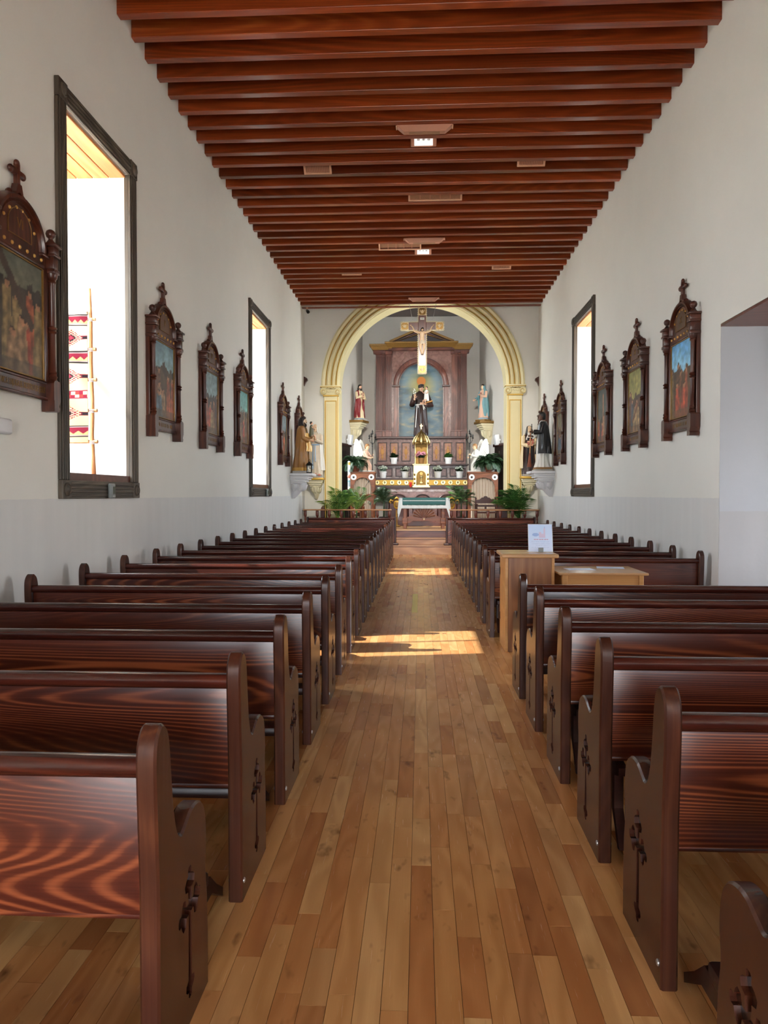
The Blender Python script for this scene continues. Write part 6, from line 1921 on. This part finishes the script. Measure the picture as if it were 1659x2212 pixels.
# ------------------------------------------------------------------ ferns and palms
def frond_mesh(L, W, n, droop, mat, rise=.9, lw=.035):
    """one frond: arching rib with paired leaflets"""
    m = mb(); pts = []
    for k in range(n + 1):
        t = k / n
        pts.append(Vector((0, L * t * (.75 + .25 * (1 - t)), L * (rise * t - droop * t * t))))
    m.tube(pts[::2] if n % 2 == 0 else pts, [.010 * (1 - .8 * k / (len(pts[::2]) if n % 2 == 0 else len(pts))) for k in range(len(pts[::2]) if n % 2 == 0 else len(pts))], 5)
    for k in range(2, n + 1):
        t = k / n; p = pts[k]; d = (pts[k] - pts[k - 1]).normalized()
        ll = W * math.sin(PI * min(1, .15 + .85 * t) ) ** .6 * (1.0 if t < .97 else .7) + .02
        for sx in (-1, 1):
            q = p + Vector((sx * .85, 0, 0)) * ll + d * ll * .75 + Vector((0, 0, -.22 * ll))
            mid = p.lerp(q, .5) + Vector((0, 0, .07 * ll)); wv = d * lw * .5
            m.add([p, mid - wv, q, mid + wv], [(0, 1, 2, 3)])
    return m.mesh('frond', M[mat], None)
FR = {'fern': frond_mesh(.42, .075, 16, .95, 'leaf_dark', 1.0, .028), 'palm': frond_mesh(.85, .26, 15, .55, 'leaf_mid', 1.05, .03), 'palm_l': frond_mesh(.80, .24, 15, .65, 'leaf_light', 1.05, .03), 'palm_d': frond_mesh(.80, .22, 15, .75, 'leaf_dark', 1.1, .032)}
def plant(name, label, loc, kinds, n, pot, s=1.0, seed=0, tilt=(.0, .7), stem=0.0, group=None, wall=False):
    rr = random.Random(seed)
    t = empty(name, loc); tag(t, label, 'plant', group)
    ph_, pr, pm = pot
    mb().lathe([(pr * .72, 0), (pr * .75, .01), (pr * .95, ph_ * .85), (pr, ph_ * .88), (pr, ph_), (pr * .85, ph_), (pr * .8, ph_ * .85), (.001, ph_ * .85)], seg=18).build('pot', pm, t, .7)
    if stem: mb().tube([(0, 0, ph_ * .8), (.01, 0, ph_ + stem)], [.025, .018], 8).build('stem', 'leaf_dark', t, 3.2)
    for k in range(n):
        a = 2 * PI * k / n * 2.4 + rr.uniform(-.3, .3); e = rr.uniform(*tilt)
        sc_ = s * rr.uniform(.75, 1.12)
        if wall:
            if math.cos(a) > .05: a = PI - a
            if math.cos(a) > -.2: a = math.copysign(1.78, math.sin(a))
            if abs(loc[0] - math.sin(a) * sc_) > 3.05: a = -a
        new('frond', FR[rr.choice(kinds)], t, (.02 * math.cos(a), .02 * math.sin(a), ph_ * .85 + stem * rr.uniform(.75, 1)), (e, rr.uniform(-.2, .2), a), (sc_,) * 3)
plant('potted_fern', 'dark boston fern on the left curtained stand', (at(768, 1019, YSD + .1).x, YSD + .13, lzt), ['fern'], 70, (.20, .12, 'terracotta'), 1.35, 3, (-.5, .75))
plant('potted_fern', 'dark boston fern on the right curtained stand', (at(1056, 1019, YSD + .1).x, YSD + .13, rzt), ['fern'], 76, (.20, .12, 'terracotta'), 1.42, 4, (-.5, .8))
plant('potted_palm', 'light green palm left of the sanctuary behind the communion rail', (at(731, 1100, 20.2).x, 20.2, S2), ['palm', 'palm_l', 'palm_l'], 17, (.26, .15, 'black_pot'), 1.12, 5, (.0, .75), .38, None, True)
plant('potted_palm', 'darker bushy palm beside the lectern', (at(770, 1100, 20.8).x, 20.80, S3), ['palm', 'palm', 'palm_l'], 15, (.26, .15, 'black_pot'), .82, 6, (.2, .8), .30)
plant('potted_palm', 'large green palm right of the sanctuary behind the communion rail', (at(1122, 1100, 20.2).x, 20.16, S2), ['palm', 'palm', 'palm_d'], 30, (.26, .15, 'terracotta'), 1.15, 7, (-.1, .75), .38, None, True)
plant('dracaena', 'dark leafy plant in a black pot left of the high altar', (at(829, 1115, 22.35).x, 22.35, S3), ['palm_d'], 44, (.30, .15, 'black_pot'), .66, 8, (-.7, .8), .58)
plant('dracaena', 'dark leafy plant in a black pot right of the high altar', (at(996, 1110, 22.35).x, 22.35, S3), ['palm_d', 'palm_d', 'palm'], 46, (.30, .15, 'black_pot'), .70, 9, (-.7, .8), .58)
# white lily in the left palms
q = at(743, 1085, 20.45)
fl = empty('white_flower', (q.x, 20.45, S3)); tag(fl, 'single white flower on a stem among the left palms', 'flower')
mb().tube([(0, 0, 0), (.01, 0, (q.z - S3) * .6), (0, 0, q.z - S3)], .008, 6).build('stem', 'leaf_mid', fl, 3.2)
m = mb()
for k in range(6):
    a = 2 * PI * k / 6
    m.ell((.045 * math.cos(a), .02 * math.sin(a) - .02, q.z - S3 + .035 * math.sin(a)), (.045, .018, .04), 8, 6)
m.build('petals', 'robe_white', fl, 3.2)

# ------------------------------------------------------------------ lectern, microphone, chairs, candle
q0, q1 = at(776, 1067, 21.5), at(807, 1067, 21.5)
le = empty('lectern', ((q0.x + q1.x) / 2, 21.5, S3)); tag(le, 'oak lectern with arched open front left of the altar', 'lectern')
w = (q1.x - q0.x) / 2; h = q0.z - S3
mb().rbox(-w, w, -.05, .42, h - .05, h, .01, Matrix.Identity(4)).build('desk_top', 'table_wood', le)
for sx in (-1, 1): mb().rbox(*sorted((sx * w * .92, sx * (w * .92 - .05))), .0, .36, 0, h - .05, .008).build('leg', 'table_wood', le)
mb().prism([(-w * .92, h - .05), (-w * .92, h - .30)] + arc(0, h - .30, w * .72, PI, 0, 14, .12) + [(w * .92, h - .30), (w * .92, h - .05)], -.005, .03, 'XZ').build('arched_apron', 'table_wood', le)
mb().rbox(-w * .9, w * .9, .05, .35, .10, .14, .008).build('stretcher', 'table_wood', le)
mc = empty('microphone', ((q0.x + q1.x) / 2 - .12, 21.55, S3 + h)); tag(mc, 'thin black gooseneck microphone on the lectern', 'microphone')
mb().lathe([(.04, 0), (.04, .015), (.01, .02)], seg=12).build('base', 'black_iron', mc, .7)
pq = [(0, 0, .015), (-.10, -.02, .10), (.0, -.05, .22), (.12, -.08, .34)]
mb().tube([(0, 0, .015), (.04, 0, .12), (.10, -.03, .24), (.17, -.06, .34)], .006, 6).build('gooseneck', 'black_iron', mc, 3.2)
mb().tube([(.17, -.06, .34), (.20, -.075, .385)], [.012, .015], 8).build('capsule', 'black_iron', mc, .8)

def chair(x, Y, wpx, ytop, label, mat):
    t = empty('wooden_chair', (x, Y, S3)); tag(t, label, 'chair')
    w = wpx; H = at(900, ytop, Y).z - S3
    for sx in (-1, 1):
        bp = mb().tube([(sx * w, .46, 0), (sx * w, .46, .45), (sx * (w - .01), .50, H - .06)], [.026, .024, .022], 8).build('back_post', mat, t, .8)
        mb().ell((sx * (w - .01), .50, H - .04), (.028, .028, .04), 8, 6).build('post_finial', mat, bp, 3.2)
        mb().lathe([(.022, 0), (.030, .06), (.020, .12), (.032, .25), (.024, .40), (.030, .45)], (sx * w, 0, 0), 10).build('front_leg', mat, t, .8)
        mb().rbox(sx * w - .035, sx * w + .035, -.05, .50, .66, .695, .012).build('armrest', mat, t)
        mb().lathe([(.020, .45), (.030, .52), (.018, .60), (.026, .66)], (sx * w, .0, 0), 10).build('arm_post', mat, t, .8)
    mb().rbox(-w, w, -.03, .48, .42, .465, .012).build('seat', mat, t)
    cr_ = [(-w, H - .20), (w, H - .20), (w, H - .10), (w * .6, H - .085), (w * .35, H - .02)] + arc(0, H - .03, w * .22, 0, PI, 8, .05) + [(-w * .35, H - .02), (-w * .6, H - .085), (-w, H - .10)]
    mb().prism(cr_, .475, .505, 'XZ').build('crest_rail', mat, t)
    for z in (H - .30, H - .42): mb().rbox(-w, w, .47, .495, z, z + .06, .008).build('back_slat', mat, t)
    mb().rbox(-.03, .03, .475, .49, .50, H - .30, .006).build('splat', mat, t)
    mb().rbox(-w, w, -.01, .02, .20, .235, .006).build('stretcher', mat, t)
chair(at(1050, 1100, 21.9).x, 21.6, .30, 1073, 'dark carved wooden armchair right of the altar before the curtain', 'altar_dark')
chair(at(773, 1100, 22.2).x, 21.98, .17, 1094, 'small light wooden chair behind the lectern', 'table_wood')
def stall(px_, label):
    q = at(px_, 1090, 20.33)
    t = empty('round_topped_seat', (q.x, 20.30, S2)); tag(t, label, 'seat')
    h = q.z - S2; w = .14
    mb().prism([(-w, 0), (w, 0), (w, h - w)] + arc(0, h - w, w, 0, PI, 12)[1:], 0, .04, 'XZ').build('back', 'altar_wood', t)
    mb().rbox(-w, w, -.20, .0, .38, .42, .01).build('seat', 'altar_wood_h', t)
    for sx in (-1, 1): mb().rbox(*sorted((sx * w, sx * (w - .03))), -.20, -.16, 0, .38, .006).build('leg', 'altar_wood', t)
stall(704, 'round topped wooden seat at the far left behind the communion rail')
stall(1086, 'round topped wooden seat right of the carved armchair')

q = at(754, 996, 22.0); qb = at(754, 1057, 22.0)
pc_ = empty('paschal_candle', (q.x, 22.0, S3)); tag(pc_, 'tall white decorated candle on a dark stand left of the lectern', 'candle')
mb().lathe([(.16, 0), (.16, .03), (.05, .06), (.03, .12), (.028, qb.z - S3 - .10), (.05, qb.z - S3 - .06), (.10, qb.z - S3 - .02), (.10, qb.z - S3)], seg=16).build('stand', 'altar_dark', pc_, .7)
hc = q.z - qb.z
cn_ = mb().lathe([(.036, 0), (.036, hc - .02), (.024, hc)], (0, 0, qb.z - S3), 18).build('wax', 'robe_white', pc_, .7)
for z0_, z1_, mt in ((.10, .26, 'base_blue'), (.26, .32, 'robe_blue'), (.60, .70, 'base_blue'), (.86, .96, 'gold_paint')):
    mb().lathe([(.0372, hc * z0_), (.0372, hc * z1_)], (0, 0, qb.z - S3), 18, None, False).build('painted_band', mt, cn_, .7)
mb().ell((0, -.03, qb.z - S3 + hc * .46), (.045, .025, .06), 12, 8).build('rose_medallion', 'bloom_rose', cn_, 3.2)

# dark doors at either side of the apse, white speakers above them
def dark_door(px_, left, label, lab2):
    c, ang = cant_pt(px_, 1060, left)
    s = 1 if left else -1
    nrm = Vector((s * math.cos(ang), -s * math.sin(ang), 0)); rz_ = math.atan2(nrm.x, -nrm.y)
    top = cant_pt(px_, 964, left)[0].z
    t = empty('apse_door', (c.x, c.y, S3), rz_); tag(t, label, 'door')
    H = top - S3
    mb().rbox(-.46, .46, -.07, -.002, 0, H, .01).build('leaf', 'dark_panel', t)
    mb().rbox(-.56, .56, -.09, -.002, H, H + .09, .012).build('lintel', 'altar_dark', t)
    for z0_, z1_ in ((.15, H * .45), (H * .52, H - .15)):
        for a in (-.42, .04): mb().rbox(a, a + .38, -.082, -.07, z0_, z1_, .008).build('panel', 'dark_panel', t)
    mb().ell((s * .42, -.10, H * .48), (.03, .03, .03), 10, 6).build('knob', 'brass_dark', t, 3.2)
    c2, _ = cant_pt(px_ + (8 if left else -3), 950, left)
    u = empty('wall_speaker', (c2.x + nrm.x * .02, c2.y + nrm.y * .02, c2.z), rz_); tag(u, lab2, 'speaker')
    mb().rbox(-.09, .09, -.17, -.03, -.16, .17, .02, Matrix.Rotation(.12, 4, 'X')).build('cabinet', 'white_plastic', u, .7)
    mb().rbox(-.03, .03, -.04, .02, -.03, .03, .006).build('mount', 'white_plastic', u)
dark_door(741, True, 'dark panelled door at the left edge of the apse', 'white wall speaker above the dark door left in the apse')
dark_door(1084, False, 'dark panelled door at the right edge of the apse', 'white wall speaker above the dark door right in the apse')

# ------------------------------------------------------------------ hanging crucifix
YX = 19.62
zt_x, zb_x = at(912, 664, YX).z, at(912, 808, YX).z
cxx = at(912, 735, YX).x
H = zt_x - zb_x; w = .115
ax_z = at(912, 705, YX).z - zb_x; aw = (at(959, 705, YX).x - at(865, 705, YX).x) / 2
cf = empty('hanging_crucifix', (cxx, YX, zb_x)); tag(cf, 'large wooden crucifix with gilt end plates hanging before the arch', 'crucifix')
m = mb().rbox(-w + .014, w - .014, -.03, .03, .014, H - .014, .006); m.rbox(-aw + .014, -w + .014, -.029, .029, ax_z - w + .014, ax_z + w - .014, .006); m.rbox(w - .014, aw - .014, -.029, .029, ax_z - w + .014, ax_z + w - .014, .006)
m.build('cross', 'altar_wood', cf)
ed = mb()
cp = [(-w, 0), (w, 0), (w, ax_z - w), (aw, ax_z - w), (aw, ax_z + w), (w, ax_z + w), (w, H), (-w, H), (-w, ax_z + w), (-aw, ax_z + w), (-aw, ax_z - w), (-w, ax_z - w)]
for i in range(12):
    a, b = Vector(cp[i]), Vector(cp[(i + 1) % 12]); d = (b - a).normalized(); nn = Vector((-d.y, d.x)) * .014
    L = (b - a).length; k = max(1, int(L / .05))
    ed.prism([tuple(a), tuple(b), tuple(b + nn), tuple(a + nn)], -.04, .04, 'XZ')
    for j in range(k): q_ = a + (b - a) * ((j + .5) / k); ed.ell((q_.x, -.03, q_.y), (.014, .018, .014), 6, 4)
ed.build('gilt_edging', 'stone_cream', cf)
for (px_, pz_) in ((0, w), (0, H - w), (-aw + w, ax_z), (aw - w, ax_z)):
    pl = mb().rbox(px_ - w + .012, px_ + w - .012, -.042, -.028, pz_ - w + .012, pz_ + w - .012, .006).build('end_plate', 'brass_dark', cf)
    m = mb()
    for q in ((-1, -1), (-1, 1), (1, -1), (1, 1)): m.ell((px_ + q[0] * w * .72, -.044, pz_ + q[1] * w * .72), (.022, .012, .022), 8, 6)
    k2 = w * .82
    m.tube([(px_ - k2, -.044, pz_ - k2), (px_ + k2, -.044, pz_ - k2), (px_ + k2, -.044, pz_ + k2), (px_ - k2, -.044, pz_ + k2), (px_ - k2, -.044, pz_ - k2)], .012, 6)
    m.ell((px_, -.046, pz_ + .015), (.028, .018, .032), 10, 8); m.ell((px_, -.044, pz_ - .03), (.036, .014, .024), 10, 8)
    for s in (-1, 1): m.tube([(px_ + s * .02, -.046, pz_ - .02), (px_ + s * .055, -.05, pz_ + .02), (px_ + s * .045, -.046, pz_ + .055)], [.016, .014, .006], 6)
    m.build('relief', 'robe_cream', pl, 3.2)
zp = at(912, 689, YX).z - zb_x
tp = mb().rbox(-.055, .055, -.040, -.030, zp - .03, zp + .03, .004).build('title_plate', 'robe_white', cf)
tm = text_mesh('INRI', .045, .001); tm.materials.append(M['dark_hole'])
new('lettering', tm, tp, (0, -.0405, zp), (PI / 2, 0, 0))
# the figure on it: one continuous skinned body
hd_z = at(912, 713, YX).z - zb_x; ft_z = at(912, 766, YX).z - zb_x
hndz = at(889, 705, YX).z - zb_x; hx_ = at(936, 705, YX).x - cxx
def skin_body(name, verts, edges, rad, mat, parent, root=0):
    me = bpy.data.meshes.new(name); me.from_pydata(verts, edges, []); me.update()
    o = bpy.data.objects.new(name, me); COL.objects.link(o); o.parent = parent
    md = o.modifiers.new('skin', 'SKIN'); md.use_smooth_shade = True
    for i, v in enumerate(me.skin_vertices[0].data): v.radius = rad[i] if isinstance(rad[i], tuple) else (rad[i], rad[i]); v.use_root = (i == root)
    sd = o.modifiers.new('sub', 'SUBSURF'); sd.levels = 2; sd.render_levels = 2
    me.materials.append(M[mat])
    return o
bz = lambda t: ft_z + (hd_z - ft_z) * t
yb0 = -.085
vs = [(0, yb0, bz(.52)), (0, yb0 - .01, bz(.66)), (0, yb0 - .015, bz(.80)), (0, yb0 - .01, bz(.88)), (0.0, yb0 - .015, bz(.93)),
      (-.085, yb0 - .005, bz(.865)), (-.20, yb0 + .02, bz(.93)), (-hx_ + .03, yb0 + .035, hndz - .02), (-hx_, yb0 + .04, hndz),
      (.085, yb0 - .005, bz(.865)), (.20, yb0 + .02, bz(.93)), (hx_ - .03, yb0 + .035, hndz - .02), (hx_, yb0 + .04, hndz),
      (-.045, yb0 - .01, bz(.46)), (-.04, yb0 - .04, bz(.24)), (-.018, yb0 + .01, bz(.05)), (-.015, yb0 - .02, bz(-.01)),
      (.045, yb0 - .01, bz(.46)), (.05, yb0 - .045, bz(.24)), (.022, yb0 + .0, bz(.05)), (.015, yb0 - .035, bz(-.01))]
ed_ = [(0, 1), (1, 2), (2, 3), (3, 4), (3, 5), (5, 6), (6, 7), (7, 8), (3, 9), (9, 10), (10, 11), (11, 12), (0, 13), (13, 14), (14, 15), (15, 16), (0, 17), (17, 18), (18, 19), (19, 20)]
rd_ = [(.062, .05), (.052, .042), (.078, .055), (.05, .04), .024, .034, .026, .017, .014, .034, .026, .017, .014, .045, .032, .019, .016, .045, .032, .019, .016]
bd = skin_body('body', vs, ed_, rd_, 'skin_pale', cf)
class _F(Fig):
    def __init__(self, o, h): self.o = o; self.h = h
ff = _F(cf, .78)
k0 = .78
ff.head((0.006, (yb0 - .03) / k0, (hd_z - .015) / k0), 'skin_pale', 'hair_dark', 'long', True, s=.92, yaw=.35, tilt=.42, body=mb().tube([(0, (yb0 - .015) / k0, (hd_z - .02) / k0), (0, (yb0 - .01) / k0, bz(.88) / k0)], [.03, .03], 8))
m = mb()
for s in (-1, 1): hand((s * (hx_ - .005), yb0 + .03, hndz - .002), (s * .8, -.25, .55), (0, 0, 1), .75, .5, m)
m.build('hands', 'skin_pale', bd, 3.2)
LC = [(bz(.40), 0, yb0 - .005, .078, .062, 1), (bz(.46), 0, yb0 - .005, .082, .066, 1), (bz(.52), 0, yb0 - .002, .078, .062, .6), (bz(.56), 0, yb0, .070, .056, .3)]
m = robe(LC, 9, .10, .3, 30, 3); m.tube([(-.07, yb0 - .05, bz(.55)), (-.10, yb0 - .05, bz(.46)), (-.095, yb0 - .05, bz(.33))], [.02, .026, .02], 8, .6)
m.build('loincloth', 'robe_shell', cf, .9)
for s in (-1, 1):
    q_ = at(891 if s < 0 else 935, 690.5, YX); xa = q_.x - cxx; za = q_.z - zb_x
    m = mb().tube([(s * w, 0, za), (xa, 0, za)], .008, 6).tube([(xa, 0, za), (xa + s * .09, .12, ZB + .002 - zb_x)], .006, 6)
    m.build('suspension_wire', 'steel', cf, 3.2)
